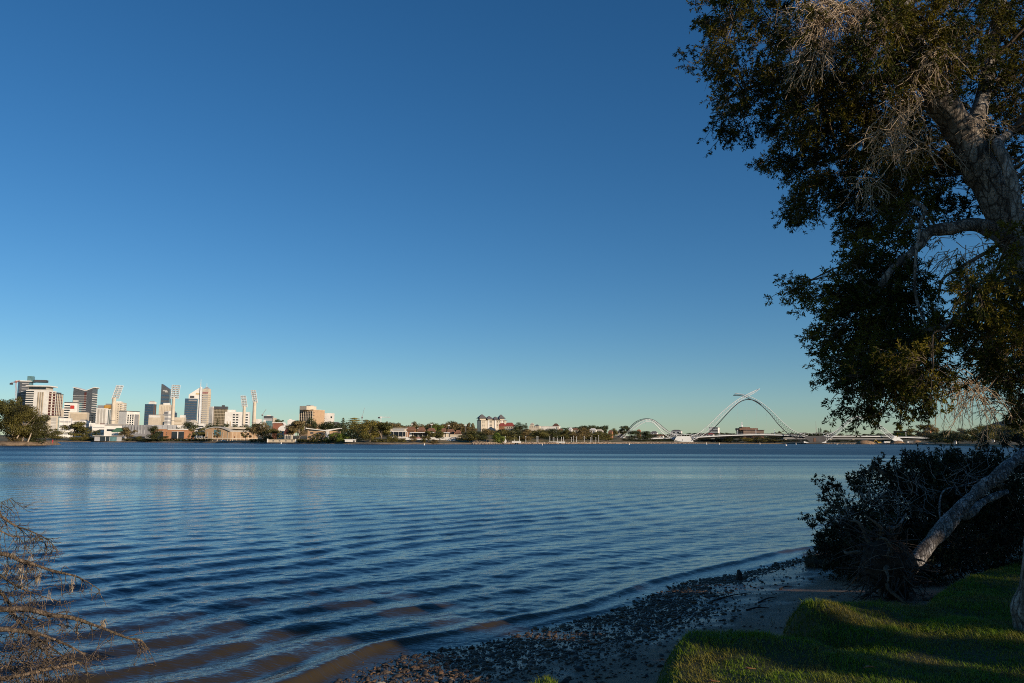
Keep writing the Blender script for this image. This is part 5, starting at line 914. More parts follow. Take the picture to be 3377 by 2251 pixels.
# front rows, one by one
rows_ = [
 ("gum_tree", "brownish gum tree in front of the white office with the open frame", "gum", F_OLIVE, 208, 288, 1389, 40, BARKD), ("gum_tree", "low olive tree between the point and the dark brownish gum", "round", F_OLIVE, 162, 216, 1419, 25, BARKD),
 ("gum_tree", "low golden tree below the brownish gum tree", "bush", F_GOLD, 236, 302, 1428, 22, BARKD), ("gum_tree", "dark slender tree just left of the glass pavilion", "gum", F_DARK, 307, 333, 1417, 20, BARKD),
 ("gum_tree", "brown leaved tree at the right end of the glass pavilion", "gum", F_BROWN, 398, 444, 1408, 18, BARKD), ("gum_tree", "rounded dark green tree before the grey panelled building", "round", F_DARK, 485, 524, 1403, 20, BARKD),
 ("shrub", "dark green shrub in front of the brick building's left opening", "bush", F_DARK, 522, 554, 1437, 12, BARKD), ("shrub", "long low hedge along the water before the grey building", "bush", F_DARK, 462, 526, 1446, 8, BARKD),
 ("shrub", "small olive bush left of the grey building's white pillar", "bush", F_OLIVE, 450, 470, 1437, 14, BARKD),
 ("gum_tree", "dark green tree above the brick building's right end", "round", F_DARK, 598, 654, 1390, 75, BARKD), ("gum_tree", "thin pale stemmed gum before the brick building's right corner", "open", F_OLIVE, 622, 642, 1412, 10, BARKF),
 ("gum_tree", "olive tree left of the school hall's curved gable", "gum", F_OLIVE, 654, 690, 1408, 40, BARKD), ("gum_tree", "thin young gum standing before the hall's gable window", "open", F_BROWN, 704, 726, 1410, 8, BARKF),
 ("conifer", "dark narrow conifer rising in front of the bronze tower", "cone", F_DARK, 709, 724, 1378, 140, BARKD), ("gum_tree", "thin gum before the right end of the school hall", "open", F_OLIVE, 796, 826, 1408, 10, BARKF),
 ("gum_tree", "broad brown and green tree right of the school hall", "round", F_BROWN, 834, 900, 1391, 25, BARKF), ("gum_tree", "greener tree joined to the broad brown tree left of the brick gable", "round", F_OLIVE, 866, 922, 1412, 14, BARKF),
 ("gum_tree", "open topped gum behind the red brick gable", "open", F_DARK, 902, 940, 1381, 160, BARKD), ("gum_tree", "large brown leaved gum in front of the maroon roofed house", "gum", F_BROWN, 950, 1024, 1386, 14, BARKF),
 ("gum_tree", "dark round tree standing against the tan hotel", "round", F_DARK, 1005, 1040, 1374, 220, BARKD), ("gum_tree", "dark spreading tree left of the tan hotel", "gum", F_OLIVE, 962, 1000, 1386, 200, BARKD), ("gum_tree", "dark round tree below the white block right of the hotel", "round", F_DARK, 1046, 1108, 1389, 170, BARKD),
 ("gum_tree", "small golden trees before the modern tan house", "open", F_GOLD, 1022, 1058, 1430, 9, BARKF), ("gum_tree", "second small tree, fuller, before the modern tan house", "open", F_BROWN, 1044, 1076, 1433, 10, BARKF),
 ("shrub", "bright green willow like shrub right of the modern tan house", "bush", F_LIME, 1079, 1120, 1426, 10, BARKD), ("shrub", "bright green shrub touching the layered conifer's left side", "bush", F_LIME, 1108, 1152, 1428, 10, BARKD),
 ("conifer", "big golden green conifer with flat layered branches", "conifer", F_GOLD, 1128, 1208, 1378, 30, BARKD), ("conifer", "darker second layered conifer behind the golden one", "conifer", F_OLIVE, 1180, 1232, 1384, 50, BARKD), ("gum_tree", "dark spiky tree left of the layered conifer", "cone", F_DARK, 1116, 1146, 1378, 160, BARKD),
 ("gum_tree", "large golden brown tree left of the boat clubhouse", "round", F_GOLD, 1190, 1252, 1384, 20, BARKF), ("gum_tree", "olive tree with white trunk between the golden tree and the clubhouse", "gum", F_OLIVE, 1226, 1290, 1392, 26, BARKF), ("gum_tree", "small low tree in front of the clubhouse's left corner", "round", F_OLIVE, 1278, 1312, 1432, 14, BARKD),
 ("gum_tree", "small orange brown tree before the clubhouse's right corner", "round", F_BROWN, 1348, 1374, 1436, 12, BARKD), ("gum_tree", "spreading olive tree in front of the grandstand's middle", "gum", F_OLIVE, 1392, 1434, 1420, 12, BARKD), ("gum_tree", "second spreading tree in front of the grandstand's right half", "gum", F_OLIVE, 1434, 1468, 1420, 14, BARKD),
 ("gum_tree", "round bright green tree rising behind the grandstand", "round", F_LIME, 1424, 1460, 1396, 150, BARKD), ("shrub", "small bush on the bank below the grandstand", "bush", F_BROWN, 1420, 1444, 1448, 3, BARKD), ("shrub", "tiny round bush on the bank left of that below the grandstand", "bush", F_OLIVE, 1388, 1406, 1443, 12, BARKD),
 ("gum_tree", "wide rounded dark tree right of the grandstand", "round", F_OLIVE, 1516, 1580, 1419, 16, BARKD), ("gum_tree", "rounded tree touching the wide one, below the pyramid roofed flats", "round", F_DARK, 1550, 1604, 1422, 12, BARKD), ("gum_tree", "brown tree at the waterline under the pyramid roofed flats", "gum", F_BROWN, 1580, 1628, 1412, 10, BARKD),
 ("gum_tree", "bright green tree at the waterline right of the pyramid roofed flats", "bush", F_LIME, 1620, 1662, 1425, 6, BARKD), ("gum_tree", "olive tree behind the bright green waterline tree", "round", F_OLIVE, 1640, 1700, 1413, 28, BARKD), ("gum_tree", "tall dark dome shaped tree right of the yellow house", "round", F_DARK, 1694, 1732, 1392, 150, BARKD), ("conifer", "narrow dark conifer right of the dome shaped tree", "cone", F_DARK, 1724, 1746, 1395, 150, BARKD),
 ("gum_tree", "brown tree behind the jetty's right end", "round", F_BROWN, 1708, 1762, 1414, 30, BARKD), ("gum_tree", "dark gap filling tree directly behind the jetty", "round", F_DARK, 1684, 1726, 1422, 40, BARKD), ("gum_tree", "olive tree behind the close pair of white poles", "round", F_OLIVE, 1752, 1806, 1413, 34, BARKD), ("gum_tree", "dark olive tree behind the low white wall's left end", "round", F_DARK, 1794, 1844, 1412, 36, BARKD),
 ("gum_tree", "olive tree behind the low white wall's right end", "gum", F_OLIVE, 1830, 1880, 1418, 34, BARKD), ("gum_tree", "brown tree below the bright orange roof", "round", F_BROWN, 1868, 1916, 1424, 36, BARKD), ("gum_tree", "tall brown tree right of the bright orange roof", "round", F_BROWN, 1900, 1956, 1408, 40, BARKD), ("gum_tree", "green tree behind the start of the footbridge ramp", "round", F_OLIVE, 1944, 1996, 1428, 40, BARKD), ("gum_tree", "olive tree left of the bridge's dark rear foot", "round", F_OLIVE, 1984, 2030, 1430, 60, BARKD),
 ("gum_tree", "single flat topped gum beside the first arch's left leg", "gum", F_DARK, 2044, 2076, 1403, 200, BARKD), ("gum_tree", "round green tree left of the flat topped gum", "round", F_OLIVE, 2010, 2036, 1411, 240, BARKD), ("gum_tree", "dark tree seen through the first arch's left half", "round", F_DARK, 2070, 2116, 1419, 90, BARKD), ("gum_tree", "dark round tree seen through the first arch's right half", "round", F_DARK, 2104, 2154, 1421, 90, BARKD),
 ("gum_tree", "gum with pale stems under the middle of the main deck", "gum", F_GOLD, 2436, 2476, 1442, 12, BARKF), ("gum_tree", "dark tree under the main deck left of the pale stems", "round", F_DARK, 2376, 2442, 1440, 30, BARKD), ("gum_tree", "green tree under the main deck right of the pale stems", "round", F_OLIVE, 2468, 2530, 1441, 22, BARKD), ("gum_tree", "olive tree under the main deck next to the old road bridge", "round", F_OLIVE, 2520, 2590, 1438, 24, BARKD),
 ("gum_tree", "dark tree under the main deck just right of the pale pier", "round", F_DARK, 2304, 2350, 1443, 60, BARKD), ("gum_tree", "tree under the main deck below the white balconied flats", "round", F_OLIVE, 2336, 2390, 1442, 50, BARKD),
 ("pine_tree", "left one of two tall dark pines far behind the dark pier", "cone", F_DARK, 2696, 2706, 1411, 300, BARKD), ("pine_tree", "right one of two tall dark pines far behind the dark pier", "cone", F_DARK, 2702, 2713, 1410, 300, BARKD), ("pine_tree", "small dark pine behind the pier railing right of the two tall pines", "cone", F_DARK, 2735, 2745, 1416, 300, BARKD), ("gum_tree", "wide dark tree behind the right end of the pier railing", "gum", F_DARK, 2712, 2736, 1417, 260, BARKD),
 ("gum_tree", "bare greyish tree behind the main deck's right end", "open", F_BROWN, 2558, 2592, 1420, 260, BARKD),
 ("gum_tree", "big spreading gum with red flats behind it on the right bank", "gum", F_BROWN, 3026, 3086, 1399, 260, BARKD), ("gum_tree", "smaller gum left of the big spreading one beyond the bridge", "gum", F_OLIVE, 2984, 3028, 1413, 260, BARKD), ("gum_tree", "pale green tree behind the bridge's right foot", "round", F_LIME, 2940, 2992, 1424, 140, BARKD),
 ("riverside_tree", "dark waterside tree hiding the bridge's right end", "round", F_DARK, 3052, 3112, 1429, 14, BARKD), ("riverside_tree", "dark tree behind the white waterline shed", "round", F_DARK, 3096, 3150, 1418, 20, BARKD), ("riverside_tree", "sunlit yellowish small tree between two dark waterside trees", "round", F_GOLD, 3108, 3142, 1433, 8, BARKD), ("riverside_tree", "dark round tree at the water's edge right of the white shed", "round", F_DARK, 3134, 3182, 1426, 12, BARKD),
 ("riverside_tree", "tall brownish tree rising behind the white shed", "gum", F_BROWN, 3148, 3182, 1411, 60, BARKD), ("riverside_tree", "olive tree at the left edge of the lawn", "round", F_OLIVE, 3176, 3236, 1417, 70, BARKD), ("riverside_tree", "tall golden tree at the back of the lawn", "round", F_GOLD, 3204, 3268, 1401, 100, BARKD), ("riverside_tree", "dark round bush like tree standing on the lawn's front", "round", F_DARK, 3222, 3254, 1424, 14, BARKD),
 ("riverside_tree", "broad golden tree behind the white kiosk", "round", F_GOLD, 3246, 3316, 1398, 100, BARKD), ("riverside_tree", "olive tree right of the white kiosk", "round", F_OLIVE, 3290, 3360, 1400, 80, BARKD), ("riverside_tree", "large dark tree at the photo's right edge on the far bank", "round", F_OLIVE, 3330, 3420, 1392, 60, BARKD),
]
for nm, lb, kd, lf, x0, x1, yt, off, bk in rows_: tree(nm, lb, kd, lf, x0 - 0.07 * (x1 - x0), x1 + 0.07 * (x1 - x0), yt, off, None, bk, 4000, cat={"shrub": "shrub", "conifer": "conifer", "pine_tree": "pine"}.get(nm, "tree"))
# wooded masses further back
def woods(label, segs, leaf, seed):
    r = np.random.default_rng(seed); Vs, Qs, k = [], [], 0
    for (x0, x1, yl, yh, off, step) in segs:
        x = x0
        while x < x1:
            wdp = step * r.uniform(0.9, 1.7); Yt = float(shore_Y(x)) + off * r.uniform(0.85, 1.2); yt = r.uniform(yl, yh); zb = float(land_z(x, off)); h = max(3.0, P(x, yt, Yt)[2] - zb); wd = wdp * Yt / FPX
            V, Q = crown(int(r.integers(1e6)), "round" if r.uniform() < 0.6 else "gum", 1300); a = r.uniform(0, 6.28); V = V * np.array([wd, wd, h]); ca, sa = math.cos(a), math.sin(a)
            V = np.stack([V[:, 0] * ca - V[:, 1] * sa + xY(x) * Yt, V[:, 0] * sa + V[:, 1] * ca + Yt, V[:, 2] + zb - 0.12 * h], 1); Vs.append(V); Qs.append(Q + k); k += len(V); x += wdp * 0.5
    tag(link("woods", npmesh("woods", np.concatenate(Vs), np.concatenate(Qs)), leaf), label, "woods", kind="stuff")
woods("belt of dark trees on the slope behind the school hall", [(690, 850, 1386, 1400, 200, 26)], F_DARK, 1)
woods("mixed treetops behind the clubhouse and grandstand", [(1195, 1320, 1380, 1392, 190, 26), (1300, 1560, 1380, 1402, 200, 28), (1330, 1570, 1396, 1406, 180, 26)], F_BROWN, 2)
woods("dark treetops mingled along the ridge", [(1210, 1560, 1380, 1408, 230, 34), (1070, 1200, 1380, 1392, 200, 30), (1600, 1700, 1412, 1420, 120, 26)], F_DARK, 3)
woods("dark wooded hill left of the bridge", [(1846, 1905, 1402, 1408, 330, 18), (1895, 1945, 1402, 1405, 330, 18), (1920, 2006, 1395, 1405, 330, 20), (1936, 2000, 1395, 1402, 300, 22)], F_DARK, 4)
woods("olive trees filling the slope behind the landing", [(1650, 2010, 1422, 1432, 75, 26), (1740, 1990, 1414, 1424, 120, 26)], F_OLIVE, 5)
woods("low far treeline behind the bridge", [(2130, 2440, 1424, 1432, 330, 22), (2280, 2430, 1421, 1427, 400, 20), (2500, 2700, 1421, 1428, 330, 20), (2640, 3060, 1424, 1432, 330, 24)], F_DARK, 6)
woods("scrub under and behind the bridge deck", [(2060, 2230, 1446, 1450, 70, 22), (2290, 2600, 1446, 1450, 60, 24), (2600, 2960, 1446, 1452, 90, 22)], F_DARK, 7)
woods("olive scrub and bushes along the far waterline", [(240, 700, 1444, 1449, 12, 14), (980, 1120, 1448, 1452, 5, 12), (1230, 1340, 1446, 1450, 14, 14), (830, 1000, 1448, 1453, 6, 10)], F_OLIVE, 8)
woods("trees along the back of the right bank lawn", [(3090, 3420, 1412, 1424, 150, 30)], F_OLIVE, 9)
# ------------------------------------------------------------------ near trees
def barkmat(name, c1, c2, c3, sc=6.0):
    m, n, b = newmat(name)
    f = noise(n, 1.0, 6, vec=stretch(n, (sc * 1.6, sc * 1.6, sc * 0.5)), rough=0.75); f2 = noise(n, sc * 0.35, 3); f3 = noise(n, sc * 9, 4)
    col = mix_rgb(n, ramp(n, f, 0.43, 0.57), c1, c2); col = mix_rgb(n, ramp(n, f2, 0.5, 0.7), col, c3); 
    vo = n.nodes.new("ShaderNodeTexVoronoi"); vo.feature = 'DISTANCE_TO_EDGE'; vo.inputs["Scale"].default_value = 1.0; wv = n.nodes.new("ShaderNodeVectorMath"); wv.operation = 'MULTIPLY_ADD'
    nz = n.nodes.new("ShaderNodeTexNoise"); nz.inputs["Scale"].default_value = sc; g_ = n.nodes.new("ShaderNodeNewGeometry"); n.links.new(g_.outputs["Position"], nz.inputs["Vector"])
    n.links.new(nz.outputs["Color"], wv.inputs[0]); wv.inputs[1].default_value = (1.1, 1.1, 1.1); n.links.new(stretch(n, (sc * 2.4, sc * 2.4, sc * 0.6)), wv.inputs[2]); n.links.new(wv.outputs[0], vo.inputs["Vector"])
    col = mix_rgb(n, ramp(n, vo.outputs["Distance"], 0.01, 0.10), tuple(x * 0.35 for x in c1), col)
    n.links.new(mix_rgb(n, ramp(n, f3, 0.48, 0.7), col, tuple(x * 0.6 for x in c1)), b.inputs["Base Color"]); b.inputs["Roughness"].default_value = 0.92
    bp = n.nodes.new("ShaderNodeBump"); bp.inputs["Strength"].default_value = 1.0; bp.inputs["Distance"].default_value = 0.06; n.links.new(f, bp.inputs["Height"]); n.links.new(bp.outputs[0], b.inputs["Normal"]); return m
PAPER = barkmat("paper_bark", (0.11, 0.085, 0.062), (0.44, 0.385, 0.32), (0.25, 0.185, 0.125))
TWIG = plain("twig_bark", (0.13, 0.095, 0.065), 0.9, 0.4, 14); DEADT = plain("dead_twig", (0.48, 0.36, 0.24), 0.85, 0.35, 10)
LEAF = leafmat("paperbark_leaf", (0.018, 0.028, 0.004), (0.060, 0.068, 0.008), (0.15, 0.12, 0.013), 0.16, 0.6, 2.0, 0.10)  # golden clumps paint sunlit leaves into the colour
LEAFB = leafmat("bush_leaf", (0.028, 0.036, 0.016), (0.060, 0.068, 0.030), (0.045, 0.036, 0.022), 0.2, 0.5, 2.5)
def limb(name, pts, r0, r1, mat, parent, off, n=14, res=6, rough=0.10, seed=0, curve=0.7):
    """a tapered, slightly lumpy limb along smooth points"""
    r = np.random.default_rng(seed + 50); p = catmull(pts, res); m_ = len(p); t = np.linspace(0, 1, m_); rr = r0 + (r1 - r0) * t ** curve
    rr = rr * (1 + rough * (vnoise(t * m_ * 0.5, t * 0 + seed, 3) - 0.5) * 2)
    mb = MB(off); mb.tube(p, rr, n); V = np.array(mb.v); c = p - np.array(off)
    k = np.arange(len(V)) // n; a = np.arange(len(V)) % n
    f = 1 + rough * 1.3 * (vnoise(a / n * 5 + seed, k * 0.35, 11) - 0.5) * 2
    V = c[k] + (V - c[k]) * f[:, None]; mb.v = [tuple(v) for v in V]; return mb.build(name, mat, parent, True)
def sprays(C, D, L, r, ntw=8, nleaf=12, leafL=0.030, leafW=0.0042, droop=0.5, tl=(0.08, 0.20), bare=0.0):
    """C bases, D directions, L lengths: drooping leafy branchlets. returns twig segments and leaf arrays"""
    N = len(C); L = np.broadcast_to(L, (N,))[:, None]; D = D / np.linalg.norm(D, axis=1)[:, None]; g_ = np.array([0, 0, -1.0])
    pt = lambda t: C + D * L * t + g_ * L * droop * t * t
    side = np.cross(D, unit(r, N)) * 0.12
    st = [pt(0), pt(0.35) + side * L, pt(0.7) + side * L * 0.5, pt(1.0)]
    SA = np.concatenate(st[:-1]); SB = np.concatenate(st[1:]); sr = np.repeat([0.0042, 0.0033, 0.0024], N)
    t = r.uniform(0.25, 1.0, (N, ntw)); t[:, 0] = 1.0
    base = C[:, None] + D[:, None] * (L[:, None] * t[..., None]) + g_ * (L[:, None] * droop * t[..., None] ** 2) + (side * L)[:, None] * (np.sin(t * 3.14))[..., None]
    tang = D[:, None] + g_ * (2 * droop * t[..., None]); tang = tang / np.linalg.norm(tang, axis=2)[..., None]
    td = tang + 0.85 * unit(r, N * ntw).reshape(N, ntw, 3); td = td / np.linalg.norm(td, axis=2)[..., None]
    ln = r.uniform(*tl, (N, ntw))[..., None]; end = base + td * ln
    TA, TB = base.reshape(-1, 3), end.reshape(-1, 3)
    keep = r.uniform(size=(N, ntw)) >= bare; kb = keep.reshape(-1)
    u = 0.25 + 0.75 * r.uniform(0, 1, (N, ntw, nleaf)) ** 0.7
    lc = base[:, :, None] + td[:, :, None] * (ln[:, :, None] * u[..., None]); ld = td[:, :, None] * 0.8 + unit(r, N * ntw * nleaf).reshape(N, ntw, nleaf, 3)
    lc = lc.reshape(-1, nleaf, 3)[kb].reshape(-1, 3); ld = ld.reshape(-1, nleaf, 3)[kb].reshape(-1, 3)
    LV = leaves_np(lc, ld, leafL * r.uniform(0.7, 1.25, len(lc)), leafW * r.uniform(0.8, 1.3, len(lc)), r)
    return (np.concatenate([SA, TA]), np.concatenate([SB, TB]), np.concatenate([sr, np.full(len(TA), 0.0018)])), LV
class Crown:
    def __init__(s): s.A, s.B, s.r, s.V, s.Q, s.k = [], [], [], [], [], 0
    def put(s, res):
        (A, B, r_), (V, Q) = res; s.A.append(A); s.B.append(B); s.r.append(r_); s.V.append(V); s.Q.append(Q + s.k); s.k += len(V)
    def done(s, parent, off, leaf, twig, twname="twigs"):
        A, B, r_ = np.concatenate(s.A), np.concatenate(s.B), np.concatenate(s.r); V, Q = tubes_np(A - off, B - off, r_, r_ * 0.7, 3)
        link(twname, npmesh(twname, V, Q), twig, parent)
        if s.k: link("foliage", npmesh("foliage", np.concatenate(s.V) - off, np.concatenate(s.Q)), leaf, parent)
def branch_to(tips, limbs, r, wig=0.18, r0=0.022, r1=0.006, sag=0.25):
    """thin branches from the nearest limb to each clump, as segments"""
    A, B, R = [], [], []; Lp = np.concatenate(limbs)
    for c in tips:
        d = np.linalg.norm(Lp - c, axis=1) + 0.35 * np.maximum(0, c[2] - Lp[:, 2] + 0.1); o = Lp[d.argmin()]
        l = np.linalg.norm(c - o); mid = (o + c) / 2 + np.array([0, 0, sag * l]) + r.normal(size=3) * wig * l * 0.6
        p = catmull([o, o * 0.65 + mid * 0.35 + r.normal(size=3) * wig * l * 0.25, mid, c + r.normal(size=3) * 0.03, c + np.array([0, 0, -0.06])], 3); k = len(p) - 1
        A.append(p[:-1]); B.append(p[1:]); R.append(np.linspace(min(r0, 0.008 + l * 0.010), r1, k))
    return np.concatenate(A), np.concatenate(B), np.concatenate(R)
def px_pts(lst): return [P(a, b, c) for a, b, c in lst]

# --- the leaning paperbark on the right
r = np.random.default_rng(77)
tb = P(3428, 2040, 8.0); tb[2] = float(lawn_z(tb[0], tb[1])); PT = thing("paperbark_tree", "large leaning paperbark tree with drooping dark foliage at the right edge", "tree", tb)
trunkA = px_pts([(3460, 2130, 8.0), (3428, 2030, 8.0), (3438, 1870, 7.95), (3480, 1650, 7.85), (3530, 1350, 7.6), (3490, 1080, 7.35), (3400, 880, 7.15), (3318, 740, 7.0), (3255, 600, 6.95), (3185, 460, 6.9), (3110, 350, 6.85), (3050, 240, 6.8), (2995, 90, 6.75), (2960, -80, 6.7), (2940, -260, 6.7)])
trunkA[0][2] = tb[2] - 0.1
limb("trunk", trunkA, 0.225, 0.07, PAPER, PT, tb, 18, 7, 0.12, 1, 0.9)
L2 = px_pts([(3480, 1050, 7.1), (3400, 860, 6.7), (3362, 740, 6.6), (3345, 620, 6.55), (3310, 520, 6.6), (3290, 470, 6.7), (3330, 440, 6.9)]); limb("branch", L2, 0.075, 0.035, barkmat("pale_paper_bark", (0.25, 0.215, 0.18), (0.55, 0.51, 0.46), (0.33, 0.26, 0.20), 8), PT, tb, 12, 6, 0.14, 2)
L3 = px_pts([(3340, 780, 7.0), (3230, 742, 6.9), (3130, 752, 6.8), (3065, 765, 6.8), (3030, 810, 6.8), (2985, 850, 6.8), (2930, 900, 6.8), (2880, 1000, 6.9), (2850, 1120, 6.9)]); limb("branch", L3, 0.075, 0.02, PAPER, PT, tb, 12, 6, 0.14, 3)
L4 = px_pts([(3060, 268, 6.8), (2980, 265, 7.0), (2860, 255, 7.2), (2720, 262, 7.4), (2600, 255, 7.6), (2480, 285, 7.8), (2390, 330, 7.9)]); limb("branch", L4, 0.06, 0.012, PAPER, PT, tb, 10, 6, 0.12, 4)
L5 = px_pts([(3000, 110, 6.8), (2900, 60, 6.6), (2760, 20, 6.5), (2620, -60, 6.6), (2500, -80, 6.9), (2400, -20, 7.2)]); limb("branch", L5, 0.05, 0.012, PAPER, PT, tb, 10, 6, 0.12, 5)
L6 = px_pts([(3190, 470, 6.9), (3240, 330, 7.3), (3270, 180, 7.6), (3300, 20, 7.8), (3320, -150, 8)]); limb("branch", L6, 0.09, 0.05, PAPER, PT, tb, 12, 5, 0.12, 6)
L7 = px_pts([(3270, 640, 7.0), (3180, 560, 7.6), (3050, 520, 8.2), (2900, 500, 8.6), (2760, 520, 8.8), (2640, 560, 8.9)]); limb("branch", L7, 0.06, 0.014, PAPER, PT, tb, 10, 6, 0.12, 7)
L8 = px_pts([(3400, 900, 7.1), (3330, 920, 6.6), (3260, 960, 6.3), (3180, 1010, 6.2), (3120, 1080, 6.2)]); limb("branch", L8, 0.04, 0.012, TWIG, PT, tb, 8, 6, 0.1, 8)
L9 = px_pts([(3480, 1150, 7.2), (3400, 1160, 7.6), (3300, 1200, 7.8), (3200, 1260, 7.9), (3120, 1300, 7.9)]); limb("branch", L9, 0.045, 0.012, TWIG, PT, tb, 8, 6, 0.1, 9)
L10 = px_pts([(3010, 660, 6.6), (3050, 690, 6.5), (3035, 740, 6.5), (3020, 850, 6.45), (3018, 960, 6.45), (3040, 1040, 6.45), (3066, 1090, 6.45), (3062, 1130, 6.45)]); limb("branch", L10, 0.018, 0.008, PAPER, PT, tb, 8, 5, 0.1, 10)
L11 = px_pts([(3230, 760, 6.95), (3290, 800, 6.6), (3220, 850, 6.5), (3150, 890, 6.4), (3105, 925, 6.4), (3095, 980, 6.4)]); limb("branch", L11, 0.022, 0.008, TWIG, PT, tb, 8, 5, 0.1, 11)
limbs = [catmull(x, 6) for x in (trunkA[6:], L2, L3, L4, L5, L6, L7, L8, L9)]
#  clumps: column, row, radius in photo pixels, depth
CL = [(2330, 215, 45, 7.8), (2390, 245, 60, 7.8), (2350, 330, 40, 7.9), (2400, 380, 50, 7.9), (2460, 300, 75, 7.7), (2540, 270, 75, 7.6), (2540, 350, 60, 7.5), (2360, 20, 50, 7.2), (2420, 60, 60, 7.1), (2390, 130, 45, 7.2), (2460, 10, 50, 7.0), (2550, 60, 70, 6.8), (2540, 140, 55, 7.0),
      (2620, 260, 85, 7.4), (2640, 350, 85, 7.5), (2560, 420, 45, 7.7), (2720, 330, 90, 7.6), (2740, 230, 80, 7.3), (2820, 300, 90, 7.3), (2900, 350, 90, 7.4), (2840, 200, 80, 7.0), (2650, 120, 70, 6.7), (2760, 90, 70, 6.6), (2900, 120, 85, 6.5), (2980, 40, 80, 6.6), (3060, 110, 90, 6.6), (3150, 60, 95, 6.8), (3120, 190, 90, 6.6), (3220, 130, 95, 7.2), (3300, 60, 90, 7.2), (3350, 170, 90, 7.3), (3250, 260, 90, 7.5), (3340, 300, 90, 7.5), (3000, 240, 70, 6.4), (2960, 200, 80, 7.4),
      (2640, 450, 55, 8.2), (2560, 520, 50, 8.6), (2500, 535, 30, 8.7), (2620, 560, 65, 8.6), (2640, 650, 60, 8.5), (2590, 690, 40, 8.4), (2560, 700, 22, 8.4), (2700, 450, 80, 8.2), (2720, 560, 85, 8.2), (2800, 430, 85, 7.9), (2830, 560, 90, 8.0), (2780, 660, 75, 7.9), (2900, 470, 90, 7.6), (2930, 600, 90, 7.5), (2860, 690, 75, 7.6), (3000, 420, 90, 7.8), (3040, 540, 90, 7.7), (3110, 620, 85, 7.6), (3000, 650, 80, 7.5), (3120, 480, 80, 8.2), (3060, 360, 80, 8.0), (3180, 680, 60, 7.7), (2960, 720, 60, 7.2), (2810, 740, 55, 7.5), (2760, 760, 35, 7.6),
      (3330, 420, 70, 8.2), (3280, 500, 50, 8.4), (3360, 560, 60, 8.0), (3220, 400, 70, 8.2),
      (2850, 820, 80, 7.2), (2920, 850, 80, 7.0), (2980, 930, 75, 6.9), (2890, 930, 85, 6.9), (2810, 880, 60, 7.1), (2800, 960, 55, 7.0), (2720, 945, 40, 7.1), (2640, 940, 34, 7.2), (2570, 950, 18, 7.3), (2680, 985, 36, 7.1), (2780, 1020, 60, 7.0), (2860, 1030, 90, 6.9), (2940, 1020, 85, 6.8), (3010, 1060, 80, 6.7), (2740, 1060, 40, 7.0), (2700, 1110, 45, 7.0), (2760, 1130, 60, 6.9), (2850, 1130, 90, 6.8), (2940, 1130, 90, 6.7), (3030, 1150, 80, 6.6), (2830, 1210, 75, 6.8), (2760, 1240, 50, 6.9), (2715, 1225, 28, 6.9), (2820, 1290, 70, 6.8), (2910, 1230, 90, 6.7), (2990, 1240, 80, 6.6), (2900, 1275, 55, 6.7), (2980, 1265, 50, 6.6), (3060, 1250, 70, 6.6), (3050, 1260, 40, 6.6), (2880, 1310, 34, 6.7), (2830, 1385, 18, 6.7),
      (3200, 960, 60, 6.3), (3270, 940, 75, 6.3), (3340, 980, 80, 6.4), (3220, 1040, 60, 6.2), (3300, 1060, 85, 6.2), (3370, 1100, 80, 6.3), (3250, 1120, 70, 6.3), (3330, 1160, 85, 6.4), (3330, 790, 30, 6.3), (3370, 790, 40, 6.4), (3130, 1020, 40, 6.5), (3120, 1110, 45, 6.7), (3380, 900, 50, 6.6),
      (3260, 1190, 65, 7.2), (3350, 1240, 80, 7.2), (3360, 1320, 60, 7.4), (3400, 1400, 50, 7.4), (3300, 1260, 45, 7.5)]
CL += [(x, y, 110, d) for x, y, d in [(3460, 200, 7.4), (3520, 420, 7.8), (3600, 650, 7.6), (3480, 700, 8.2), (3580, 950, 7.0), (3560, 1200, 7.0), (3480, 1350, 7.2), (3650, 350, 7.2), (3700, 800, 7.5), (3100, -120, 7.0), (2900, -150, 6.9), (2700, -140, 6.8), (3300, -140, 7.4), (3500, -50, 7.4), (2520, -90, 7.0)]]
rs = np.random.default_rng(5); SUNW = []  # unseen clumps on the sun side, added to shade trunk and crown
while len(SUNW) < 24:
    p = np.array([rs.uniform(4.8, 7.6), rs.uniform(4.2, 7.4), rs.uniform(3.9, 6.3)])
    if p[0] / p[1] > 0.76: SUNW.append(p)
CL = [(a + (48 if a < 3000 and b > 180 else 0), b - max(0, 0.16 * (b - 1000)), q, d) for a, b, q, d in CL]
cc = np.array([P(a, b, d) for a, b, q, d in CL]); cr_ = np.array([q * d / FPX for a, b, q, d in CL])
K = Crown(); depthj = r.normal(0, 0.28, len(cc)); cc = cc + np.array([P(a, b, 1.0) - CAM for a, b, q, d in CL]) * depthj[:, None]
cc = np.concatenate([cc, SUNW]); cr_ = np.concatenate([cr_, np.full(len(SUNW), 0.36)]); axis_c = np.array([4.2, 7.2, 4.6])
for c, q in zip(cc, cr_):
    ns = int(np.clip((36 if c[2] > 4.6 else 36) * (q / 0.2) ** 1.6, 5, 60)); d0 = unit(r, ns)
    out = (c - axis_c); out = out / np.linalg.norm(out)
    base = c + d0 * (q * 0.55) * r.uniform(0, 1, (ns, 1)) ** 0.5 * np.array([1, 1.5, 0.9])
    D = d0 * 0.9 + out * 0.25 + np.array([-0.22, 0, 0.0])
    K.put(sprays(base, D, r.uniform(0.5, 1.0, ns) * (0.09 + q * 0.65), r, 7, 13, 0.033, 0.0050, 0.32, (0.05, 0.12), 0.08))
